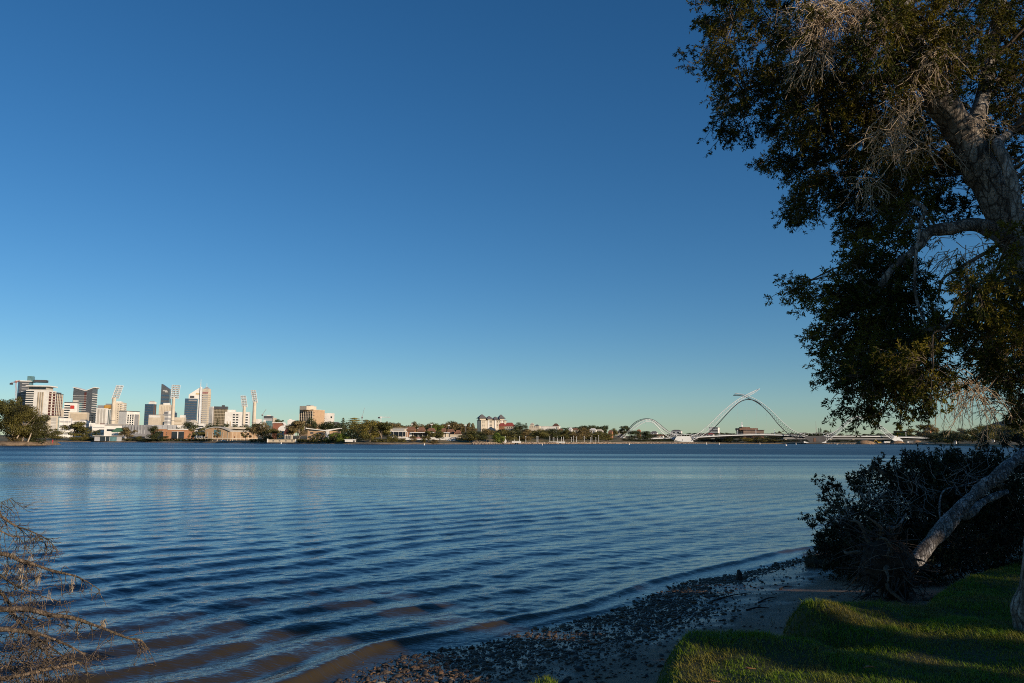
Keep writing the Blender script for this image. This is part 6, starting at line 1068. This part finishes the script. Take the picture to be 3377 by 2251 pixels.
# long leafy tips breaking the outline
for (x0, y0, x1, y1, d) in [(2440, 300, 2270, 200, 7.8), (2420, 340, 2310, 410, 7.9), (2440, 250, 2290, 165, 7.8), (2420, 390, 2340, 440, 7.9), (2460, 380, 2390, 440, 7.9), (2620, 540, 2465, 530, 8.6), (2640, 480, 2500, 430, 8.2), (2640, 660, 2545, 695, 8.4), (2760, 950, 2535, 955, 7.2), (2740, 970, 2620, 990, 7.1), (2760, 930, 2560, 915, 7.2), (2800, 870, 2745, 850, 7.1),
                            (2780, 1070, 2672, 1085, 7.0), (2760, 1120, 2665, 1120, 7.0), (2790, 1050, 2690, 1040, 7.0), (2790, 1230, 2685, 1210, 6.9), (2790, 1280, 2690, 1285, 6.9), (2780, 1300, 2740, 1340, 6.9), (2860, 1390, 2725, 1395, 6.8), (2850, 1380, 2790, 1415, 6.8), (2900, 1350, 2870, 1405, 6.7), (2980, 1340, 2930, 1410, 6.6), (3060, 1320, 3050, 1370, 6.6), (3370, 1340, 3345, 1400, 7.4), (3000, 1340, 3010, 1390, 6.6), (2450, 40, 2390, 180, 7.1), (2420, 30, 2330, 70, 7.2), (2560, 110, 2530, 200, 6.9)]:
    x0, x1 = (x0 + 40, x1 + 42) if y0 > 300 and x0 < 3000 else (x0, x1)
    y0, y1 = [v - max(0, 0.13 * (v - 1000)) for v in (y0, y1)]
    a, b_ = P(x0, y0, d), P(x1, y1, d - 0.15); n_ = 7; f = np.linspace(0.15, 0.95, n_)[:, None]; base = a + (b_ - a) * f + r.normal(size=(n_, 3)) * 0.015; D = (b_ - a) / np.linalg.norm(b_ - a) + 0.45 * unit(r, n_)
    K.put(sprays(base, D, 0.16, r, 5, 13, 0.031, 0.0046, 0.25, (0.04, 0.09), 0.0)); K.A.append(np.linspace(a, b_, 6)[:-1]); K.B.append(np.linspace(a, b_, 6)[1:]); K.r.append(np.full(5, 0.004))
A, B_, R_ = branch_to(cc, limbs, r); K.A.append(A); K.B.append(B_); K.r.append(R_)
K.done(PT, tb, LEAF, TWIG)
# pale dead twigs hanging through the crown
K = Crown()
for (x, y, sp, d, n_) in [(2700, 60, 70, 6.3, 100), (2690, 150, 55, 6.3, 60), (2780, 40, 70, 6.3, 70), (2640, 30, 50, 6.4, 30), (2860, 30, 60, 6.3, 30), (2900, 60, 70, 6.4, 30), (3080, 170, 70, 6.4, 36), (3000, 300, 60, 6.5, 24), (2960, 380, 60, 6.6, 20), (2900, 440, 60, 6.7, 20), (3050, 480, 60, 6.7, 20), (3000, 340, 40, 6.6, 14), (3280, 420, 50, 6.8, 30), (3240, 850, 60, 6.6, 30), (3330, 850, 40, 6.5, 30), (3150, 830, 60, 6.7, 26), (3150, 1260, 60, 6.9, 34), (3220, 1290, 55, 7.0, 34), (3120, 1220, 50, 6.9, 26), (3280, 1330, 40, 7.2, 18), (2960, 500, 50, 6.9, 20), (2860, 600, 50, 7.0, 20)]:
    q = sp * d / FPX; base = P(x, y, d) + unit(r, n_) * q * r.uniform(0.2, 1, (n_, 1)); D = unit(r, n_) * 0.8 + np.array([-0.25, 0, -0.35]); (A, B_, R_), _ = sprays(base, D, r.uniform(0.12, 0.32, n_), r, 5, 2, 0.01, 0.001, 0.5, (0.04, 0.12))
    K.A.append(A); K.B.append(B_); K.r.append(R_ * 1.1)
K.done(PT, tb, LEAF, DEADT, "dead_twigs")

FK = 1.43
def PF(a, b, d): return P(a, b, d * FK)
def pf_pts(l): return [PF(*q) for q in l]
# --- fallen trunk with its root ball, and its leafy crown lying over the water's edge
ft = PF(3035, 1850, 8.4); ft[2] = float(lawn_z(ft[0], ft[1])); FT = thing("fallen_tree", "fallen pale trunk lying over the bank with an upturned root ball and dark leafy crown", "tree", ft)
LOG = barkmat("log_bark", (0.10, 0.085, 0.075), (0.50, 0.47, 0.45), (0.24, 0.19, 0.15), 7)
L = pf_pts([(2955, 1905, 8.38), (3010, 1855, 8.4), (3060, 1800, 8.45), (3110, 1745, 8.5), (3180, 1665, 8.55), (3240, 1610, 8.6), (3290, 1570, 8.6), (3330, 1530, 8.7), (3390, 1490, 8.8), (3460, 1420, 9.0), (3560, 1330, 9.2)])
limb("trunk", L, 0.125, 0.072, LOG, FT, ft, 18, 7, 0.16, 21, 0.8)
L = pf_pts([(3180, 1700, 8.7), (3250, 1650, 8.9), (3320, 1620, 9.0)]); limb("branch", L, 0.08, 0.045, LOG, FT, ft, 12, 6, 0.15, 22)
L = pf_pts([(3130, 1740, 8.5), (3100, 1700, 8.6), (3110, 1620, 8.8), (3180, 1600, 8.9), (3240, 1580, 8.9)]); limb("branch", L, 0.018, 0.010, LOG, FT, ft, 8, 6, 0.12, 23)
L = pf_pts([(2925, 1740, 9.0), (2960, 1735, 8.9), (2985, 1700, 8.9), (2990, 1690, 8.9)]); limb("branch", L, 0.028, 0.014, LOG, FT, ft, 8, 6, 0.12, 24)
dark = [pf_pts([(3040, 1620, 9.8), (2960, 1625, 9.9), (2900, 1640, 9.9), (2860, 1690, 9.9), (2800, 1690, 10.0), (2750, 1670, 10.1), (2720, 1690, 10.2)]), pf_pts([(3050, 1640, 9.7), (2930, 1570, 9.8), (2880, 1540, 9.9), (2860, 1560, 9.9)]), pf_pts([(3300, 1600, 9.0), (3200, 1560, 9.5), (3100, 1560, 9.8), (3000, 1600, 9.9)]), pf_pts([(3200, 1570, 9.5), (3150, 1500, 9.6), (3110, 1500, 9.6)]), pf_pts([(3100, 1720, 9.2), (3000, 1740, 9.5), (2880, 1760, 9.8), (2760, 1760, 10.1)])]
for i, p in enumerate(dark): limb("branch", p, 0.06, 0.02, TWIG, FT, ft, 9, 6, 0.12, 30 + i)
K = Crown(); fl = [catmull(p, 6) for p in dark]
BL = [(2720, 1650, 40, 10.2), (2760, 1620, 50, 10.1), (2700, 1700, 36, 10.2), (2740, 1720, 60, 10.1), (2790, 1680, 60, 10.0), (2770, 1790, 70, 10.0), (2720, 1790, 40, 10.1), (2860, 1560, 36, 9.9), (2870, 1620, 50, 9.9), (2850, 1700, 70, 9.8), (2840, 1780, 80, 9.7), (2930, 1580, 45, 9.8), (2960, 1550, 50, 9.7), (3010, 1540, 55, 9.7), (2940, 1650, 75, 9.7), (2930, 1740, 80, 9.5), (3020, 1620, 80, 9.6), (3010, 1710, 85, 9.4), (3080, 1560, 70, 9.6), (3090, 1640, 80, 9.4), (3150, 1530, 45, 9.6), (3180, 1560, 75, 9.5), (3170, 1640, 70, 9.3), (3230, 1530, 55, 9.5), (3250, 1560, 70, 9.4), (3300, 1530, 55, 9.5), (3340, 1515, 50, 9.6), (3080, 1720, 80, 9.3), (3370, 1640, 70, 9.4), (3320, 1680, 70, 9.4), (3270, 1720, 80, 9.3), (3360, 1740, 80, 9.3), (3200, 1760, 80, 9.2), (3300, 1790, 80, 9.2), (3130, 1515, 20, 9.6), (3410, 1560, 80, 9.8), (2780, 1840, 50, 9.9), (2860, 1840, 60, 9.5), (2960, 1800, 70, 9.2), (2710, 1830, 40, 10.0), (2740, 1850, 45, 9.9), (2820, 1860, 50, 9.6), (2900, 1860, 60, 9.3), (2870, 1810, 70, 9.4), (3090, 1800, 70, 9.0), (3170, 1820, 80, 9.0), (3250, 1840, 60, 9.0), (3350, 1840, 70, 9.1), (2980, 1880, 60, 9.0), (3060, 1860, 50, 8.9)]
BL = [(a + (40 if a < 3150 else 10), b + (25 if b < 1720 else 0), q, d) for a, b, q, d in BL]
bc_ = np.array([PF(a, b, d) for a, b, q, d in BL]); bq = np.array([q * d * FK / FPX for a, b, q, d in BL])
for (bx, by, _, _), c, q in zip(BL, bc_, bq):
    dn = (0.3 if bx < 2830 else 0.45 if bx < 2920 else 0.6) if by < 1730 and bx < 2990 else (0.6 if by < 1560 else 1.0)
    ns = int(np.clip(34 * (q / 0.28) ** 1.5, 8, 64) * dn); d0 = unit(r, ns); base = c + d0 * q * 0.6 * r.uniform(0, 1, (ns, 1)) ** 0.5 * np.array([1, 1.6, 0.9]); D = d0 * 0.8 + np.array([-0.35, -0.05, 0.45])
    K.put(sprays(base, D, r.uniform(0.5, 1.0, ns) * (0.12 + q * 0.7), r, 7, 11, 0.050, 0.0095, 0.1, (0.07, 0.19), 0.05))
for (x0, y0, x1, y1, d) in [(2750, 1680, 2680, 1600, 10.2), (2760, 1640, 2720, 1600, 10.1), (2790, 1640, 2785, 1590, 10.1), (2800, 1640, 2800, 1600, 10.1), (2720, 1720, 2660, 1705, 10.2), (2860, 1600, 2870, 1525, 9.9), (2880, 1590, 2840, 1565, 9.9), (2940, 1590, 2920, 1545, 9.8), (2990, 1560, 2965, 1515, 9.7), (3060, 1560, 3000, 1520, 9.6), (3180, 1530, 3090, 1490, 9.6), (3110, 1505, 3080, 1520, 9.6), (3240, 1510, 3220, 1460, 9.5), (3300, 1490, 3290, 1460, 9.5), (3350, 1480, 3340, 1455, 9.6), (2740, 1760, 2690, 1770, 10.1)]:
    a, b_ = PF(x0 + 32, y0 + 8, d), PF(x1 + 28, y1 + 8, d); n_ = 6; f = np.linspace(0.2, 1.0, n_)[:, None]; base = a + (b_ - a) * f; D = (b_ - a) / np.linalg.norm(b_ - a) + 0.5 * unit(r, n_)
    K.put(sprays(base, D, 0.17, r, 6, 10, 0.050, 0.0095, 0.0, (0.06, 0.13), 0.0)); K.A.append(np.linspace(a, b_, 5)[:-1]); K.B.append(np.linspace(a, b_, 5)[1:]); K.r.append(np.full(4, 0.004))
A, B_, R_ = branch_to(bc_, fl, r, 0.2, 0.016, 0.005, 0.1); K.A.append(A); K.B.append(B_); K.r.append(R_)
K.done(FT, ft, LEAFB, TWIG)
K = Crown()
for (x, y, sp, d, n_) in [(2880, 1660, 70, 9.6, 26), (2960, 1690, 80, 9.3, 30), (3060, 1640, 80, 9.2, 26), (3160, 1600, 70, 9.1, 22), (2790, 1700, 60, 9.9, 20), (3240, 1570, 60, 9.2, 18)]:
    q = sp * d * FK / FPX; base = PF(x, y, d) + unit(r, n_) * q * r.uniform(0.2, 1, (n_, 1)); D = unit(r, n_) * 0.8 + np.array([-0.3, -0.3, 0.35]); (A, B_, R_), _ = sprays(base, D, r.uniform(0.2, 0.5, n_), r, 4, 2, 0.01, 0.001, 0.1, (0.06, 0.2)); K.A.append(A); K.B.append(B_); K.r.append(R_ * 1.5)
K.done(FT, ft, LEAFB, plain("grey_twig", (0.30, 0.27, 0.24), 0.9, 0.4, 10), "dead_twigs")
# root ball: earth core and a tangle of roots
rc = P(2928, 1868, 11.6)
V = ICO * (1 + 0.28 * r.normal(size=(len(ICO), 1)).clip(-1.4, 1.4)) * np.array([0.30, 0.30, 0.40]) * (1 + 0.35 * (vnoise(ICO[:, :1] * 2.5 + 5, ICO[:, 2:] * 2.5, 17) - 0.5)) + rc - ft
link("root_ball", npmesh("root_ball", V, tris=ICOF), plain("root_earth", (0.045, 0.030, 0.020), 0.95, 0.5, 12), FT)
A, B_, R_ = [], [], []
for i in range(230):
    d = unit(r, 1)[0]; l = r.uniform(0.15, 0.55) * (1.4 if d[0] < 0 and r.uniform() < 0.3 else 0.8); o = rc + d * np.array([0.32, 0.30, 0.44]); dd = d + 0.9 * unit(r, 1)[0]; dd = dd / np.linalg.norm(dd)
    e = o + dd * l + np.array([-0.06, -0.05, -0.25 * l]); mid = (o + e) / 2 + r.normal(size=3) * 0.11; p = catmull([o, mid, e], 4); p[:, 2] = np.maximum(p[:, 2], beach_z(p[:, 0], p[:, 1]) + 0.01)
    A.append(p[:-1]); B_.append(p[1:]); R_.append(np.linspace(r.uniform(0.005, 0.018), 0.002, len(p) - 1))
V, Q = tubes_np(np.concatenate(A) - ft, np.concatenate(B_) - ft, np.concatenate(R_), np.concatenate(R_) * 0.8, 4); link("roots", npmesh("roots", V, Q), plain("root_wood", (0.075, 0.055, 0.042), 0.9, 0.5, 9), FT)
for i, pts in enumerate([[(3000, 1830, 11.29), (2940, 1790, 11.15), (2880, 1800, 11.02), (2835, 1780, 11.02)], [(2980, 1870, 11.15), (2910, 1880, 11.02), (2850, 1870, 10.95), (2800, 1865, 10.95)], [(2980, 1900, 11.15), (3010, 1930, 11.02), (3045, 1935, 10.95)], [(2960, 1840, 11.15), (2900, 1830, 11.02), (2860, 1850, 10.88), (2805, 1900, 10.88)]]):
    limb("root", px_pts(pts), 0.009, 0.002, TWIG, FT, ft, 6, 5, 0.1, 60 + i)
for i in range(9):
    q = i * 0.7 + 0.3; d = np.array([-0.55, 0.0, 0.0]) + np.array([0.25, 0.75 * math.cos(q), 0.85 * math.sin(q)]); e = rc + d * np.array([0.75, 0.75, 0.8]); e[2] = max(e[2], float(beach_z(e[0], e[1])) + 0.02)
    limb("root", [rc + d * 0.2, rc + d * 0.45 + r.normal(size=3) * 0.05, e + r.normal(size=3) * 0.06, e + d * 0.2 + np.array([-0.05, 0, -0.12])], 0.045, 0.010, TWIG, FT, ft, 7, 4, 0.2, 90 + i)
# dry grass and reeds at the left foot of the fallen crown
def tuft(name, label, pts, N, hr, lean, mat, cat, wd=0.003):
    C = []; 
    for (px, py, sp) in pts: q = G(px, py, 0.2); k = N // len(pts); C.append(np.stack([q[0] + r.normal(0, sp, k), q[1] + r.normal(0, sp, k), np.zeros(k)], 1))
    C = np.concatenate(C); C[:, 2] = beach_z(C[:, 0], C[:, 1]) - 0.02; n_ = len(C); o = C.mean(0); az = r.uniform(0, 6.28, n_); ln = r.uniform(0.05, lean, n_); D = np.stack([np.cos(az) * ln, np.sin(az) * ln, np.ones(n_)], 1); h = r.uniform(*hr, n_)[:, None]
    S = np.stack([-np.sin(az), np.cos(az), 0 * az], 1) * wd; Mi = C + D * h * 0.6; T_ = C + D * h + np.stack([np.cos(az) * ln, np.sin(az) * ln, -0.3 * ln], 1) * h * 0.6
    V = np.stack([C - S, C + S, Mi + S * 0.7, Mi - S * 0.7, T_], 1).reshape(-1, 3) - o; i = np.arange(n_)[:, None] * 5
    ob = link(name, npmesh(name, V, i + np.array([[0, 1, 2, 3]]), i + np.array([[3, 2, 4]])), mat, None, o); tag(ob, label, cat); return ob
REED = leafmat("reed_blade", (0.075, 0.060, 0.028), (0.15, 0.115, 0.055), None, 0.15)
tuft("reed_tuft", "dry brown reeds at the waterline on the left edge of the fallen crown", [(2690, 1850, 0.12), (2720, 1855, 0.14), (2760, 1865, 0.16), (2675, 1845, 0.06)], 900, (0.12, 0.42), 0.45, REED, "reeds")
tuft("reed_tuft", "dark clump of dry grass between the reeds and the root ball", [(2790, 1870, 0.14), (2840, 1880, 0.14), (2800, 1850, 0.2)], 1300, (0.12, 0.34), 0.8, leafmat("dark_reed", (0.030, 0.028, 0.014), (0.065, 0.052, 0.028), None, 0.1), "reeds")
tuft("reed_tuft", "shaggy dry grass hanging about the fallen trunk's root ball", [(2880, 1935, 0.22), (2950, 1960, 0.2), (3010, 1955, 0.2), (2850, 1905, 0.18)], 2400, (0.12, 0.42), 1.1, leafmat("shaggy_grass", (0.040, 0.032, 0.016), (0.090, 0.070, 0.036), None, 0.1), "reeds")
b0 = G(2745, 1868, 0.15); b0[2] = float(beach_z(b0[0], b0[1])); V = ICO * (1 + 0.2 * r.normal(size=(len(ICO), 1))) * np.array([0.7, 0.5, 0.14]); o = link("turf_clod", npmesh("turf_clod", V, tris=ICOF), plain("clod_earth", (0.03, 0.026, 0.016), 0.95, 0.5, 9), None, b0 + np.array([0.3, 0.3, 0.02])); tag(o, "dark clod of earth under the dry reeds at the waterline", "clod")
tuft("grass_stalk", "single tall dry grass stalk standing on the shaded grass", [(3085, 2110, 0.01)], 9, (0.12, 0.2), 0.5, REED, "grass stalk")
tuft("grass_stalk", "small dry stalks at the lawn's edge below the driftwood", [(2545, 2075, 0.02)], 12, (0.08, 0.16), 0.4, REED, "grass stalk")

# --- dead branches reaching in from the left over the water
db = P(-420, 1990, 9.3); DB = thing("dead_branch", "bare brown fallen branches reaching over the water from the left edge", "dead branch", (db[0], db[1], db[2])); db = np.array(db)
DEAD = barkmat("dead_wood", (0.13, 0.09, 0.058), (0.36, 0.255, 0.165), (0.13, 0.10, 0.04), 9)
DL = [([(-420, 1990, 8.6), (-200, 1760, 8.9), (-60, 1680, 9.0), (0, 1700, 9.0), (50, 1733, 9.0), (100, 1750, 8.9), (158, 1780, 8.9), (190, 1815, 8.9)], 0.022, 0.003),
      ([(-420, 1990, 8.6), (-180, 1830, 8.6), (0, 1824, 8.6), (62, 1845, 8.6), (112, 1861, 8.6), (174, 1882, 8.6), (241, 1897, 8.6), (282, 1915, 8.5), (330, 1945, 8.5)], 0.034, 0.004),
      ([(-420, 1990, 8.6), (-180, 2010, 8.4), (0, 2009, 8.3), (62, 2007, 8.3), (108, 2011, 8.3), (166, 2027, 8.3), (224, 2034, 8.3), (270, 2046, 8.3), (332, 2069, 8.3), (382, 2088, 8.3), (423, 2104, 8.6), (465, 2112, 8.75), (492, 2145, 8.95)], 0.036, 0.006),
      ([(-420, 2010, 8.6), (-150, 2080, 8.2), (0, 2075, 8.1), (54, 2079, 8.1), (116, 2088, 8.1), (174, 2106, 8.2), (232, 2131, 8.2), (282, 2160, 8.2)], 0.034, 0.008),
      ([(-300, 1900, 8.8), (-60, 1870, 8.8), (0, 1895, 8.8), (25, 1915, 8.8), (62, 1936, 8.8), (130, 1962, 8.8), (200, 1985, 8.8)], 0.018, 0.004),
      ([(-300, 1930, 8.7), (-40, 1930, 8.7), (0, 1953, 8.7), (28, 1985, 8.7), (50, 2030, 8.6), (90, 2080, 8.5), (150, 2120, 8.4), (220, 2170, 8.3), (290, 2190, 8.25)], 0.022, 0.006),
      ([(-300, 1850, 8.9), (-50, 1750, 8.9), (41, 1768, 8.9), (100, 1772, 8.9), (150, 1790, 8.9)], 0.012, 0.003),
      ([(-300, 2260, 8.0), (-60, 2240, 7.9), (0, 2238, 7.85), (60, 2228, 7.85), (130, 2212, 7.9), (200, 2198, 8.0), (260, 2185, 8.1)], 0.03, 0.012),
      ([(0, 1690, 9.0), (0, 1660, 9.0), (42, 1640, 9.0)], 0.004, 0.002)]
dl = []
for i, (p, a, b_) in enumerate(DL): q = [P(a_, b__, d_ * 1.08) for a_, b__, d_ in p]; limb("branch", q, a, b_, DEAD, DB, db, 9, 5, 0.14, 80 + i, 0.9); dl.append(catmull(q, 8))
A, B_, R_ = [], [], []
def twiggy(o, d, l, rr, lev):
    n_ = 4; p = [o]; 
    for k in range(n_): d = d + r.normal(size=3) * 0.22 + np.array([0, 0, -0.10]); d = d / np.linalg.norm(d); p.append(p[-1] + d * l / n_)
    p = np.array(p); p[:, 2] = np.maximum(p[:, 2], -0.06); A.append(p[:-1]); B_.append(p[1:]); R_.append(np.linspace(rr, rr * 0.5, n_))
    if lev > 0:
        for k in range(r.integers(2, 5)): j = r.integers(1, n_ + 1); twiggy(p[j], d * 0.5 + unit(r, 1)[0] * 0.8, l * r.uniform(0.35, 0.6), rr * 0.62, lev - 1)
for p, (_, a, b_) in zip(dl, DL):
    for k in range(len(p)):
        if r.uniform() < 0.5: twiggy(p[k], np.array([r.normal(0.15, 0.5), r.normal(0, 0.5), -0.75 + r.normal(0, 0.35)]), r.uniform(0.12, 0.42), 0.0048, 2 if r.uniform() < 0.5 else 1)
for (x, y, sp, n_, d) in [(40, 2170, 60, 46, 8.1), (110, 2170, 50, 40, 8.1), (170, 2180, 40, 26, 8.1), (60, 2120, 60, 24, 8.2), (20, 2220, 50, 26, 7.9), (150, 2090, 40, 12, 8.3), (80, 1990, 60, 22, 8.5), (60, 1930, 60, 22, 8.6), (100, 1800, 40, 16, 8.9), (120, 2050, 50, 20, 8.4), (40, 1870, 40, 14, 8.6)]:
    for k in range(n_): twiggy(P(x + r.normal(0, sp), y + r.normal(0, sp * 0.6), d * 1.08 + r.normal(0, 0.15)), unit(r, 1)[0] + np.array([0.3, 0, -0.2]), r.uniform(0.12, 0.35), 0.0048, 1)
A, B_, R_ = np.concatenate(A), np.concatenate(B_), np.concatenate(R_); V, Q = tubes_np(A - db, B_ - db, R_, R_ * 0.8, 4); link("twigs", npmesh("twigs", V, Q), DEAD, DB)
# dry weed wrapped on the branches
W = [(240, 1910, 0.05), (238, 1930, 0.05), (65, 1885, 0.06), (70, 1870, 0.05), (125, 1900, 0.05), (130, 1890, 0.04), (342, 2045, 0.035), (340, 2055, 0.03), (255, 2055, 0.04), (250, 2070, 0.03), (220, 2060, 0.04), (85, 1915, 0.05), (160, 1955, 0.04), (20, 1860, 0.05), (45, 1825, 0.03), (18, 1880, 0.05), (140, 2115, 0.05), (100, 1830, 0.03)]
WEED = leafmat("dry_weed", (0.30, 0.22, 0.14), (0.45, 0.36, 0.25), None, 0.2)
for i, (x, y, s_) in enumerate(W):
    C = P(x, y, 9.0 + 0.02 * i) + r.normal(size=(22, 3)) * np.array([s_ * 0.3, s_ * 0.3, s_ * 0.5]); D = np.array([0, 0, -1.0]) + 0.55 * unit(r, len(C))
    V, Q = leaves_np(C, D, r.uniform(0.03, 0.085, len(C)), r.uniform(0.002, 0.006, len(C)), r); link("dry_weed", npmesh("dry_weed", V - db, Q), WEED, DB)

# --- trees on the grass outside the view to the right, whose shade falls over the bank
SH_L = leafmat("shade_leaf", (0.035, 0.05, 0.014), (0.07, 0.08, 0.02), None, 0.15)
def shade_tree(label, x, y, h, wd, seed, low=0.12):
    z = float(lawn_z(np.array([x]), np.array([y]))[0]); t = thing("paperbark_tree", label, "tree", (x, y, z), seed); rr = np.random.default_rng(seed)
    n_ = 26; zc = rr.uniform(low, 0.95, n_) * h; a = rr.uniform(0, 6.28, n_); q = wd * 0.5 * np.sqrt(rr.uniform(0, 1, n_)) * np.sqrt(np.clip(1.15 - np.abs(zc / h - 0.45) * 1.5, 0.15, 1)); C = np.stack([q * np.cos(a), q * np.sin(a), zc], 1)
    k = rr.integers(0, n_, 26000); d = unit(rr, len(k)); Pn = C[k] + d * (wd * 0.2 * rr.uniform(0.2, 1, len(k)) ** 0.5)[:, None]; V, Q = leaves_np(Pn, unit(rr, len(k)) + np.array([0, 0, -0.4]), rr.uniform(0.16, 0.30, len(k)), rr.uniform(0.035, 0.07, len(k)), rr)
    link("foliage", npmesh("foliage", V, Q), SH_L, t); mb = MB(); mb.tube(catmull([(0, 0, -0.2), (0.1, 0, h * 0.3), (0, 0.2, h * 0.8)], 5), np.linspace(0.22, 0.06, 11), 10); mb.build("trunk", PAPER, t)
md = np.array([0.616, 0.788]); sd = np.array([0.788, -0.616])
for i, (c, t_, h, wd, low, lb) in enumerate([(11.2, 13.5, 8.6, 4.2, 0.06, "broad shade tree on the lawn nearest the camera's right"), (13.4, 13.0, 8.8, 4.8, 0.08, "second shade tree on the lawn right of the leaning paperbark"), (16.8, 12.0, 8.0, 4.8, 0.08, "third shade tree on the lawn behind the fallen trunk's end"), (20.5, 13.0, 7.5, 5.0, 0.08, "shade tree on the lawn farthest along the bank"), (7.75, 12.0, 6.0, 1.7, 0.05, "slim shade tree added out of view on the lawn closest to the camera"), (8.3, 12.5, 7.7, 3.0, 0.86, "tall bare stemmed shade tree added out of view on the lawn, with a high crown"), (12.0, 20.0, 9.0, 5.5, 0.12, "tallest shade tree at the back of the lawn")]):  # slim and high-crowned trees are added, shaped to darken grass and lower crown
    q = md * c + sd * t_; shade_tree(lb, q[0], q[1], h, wd, 300 + i, low)
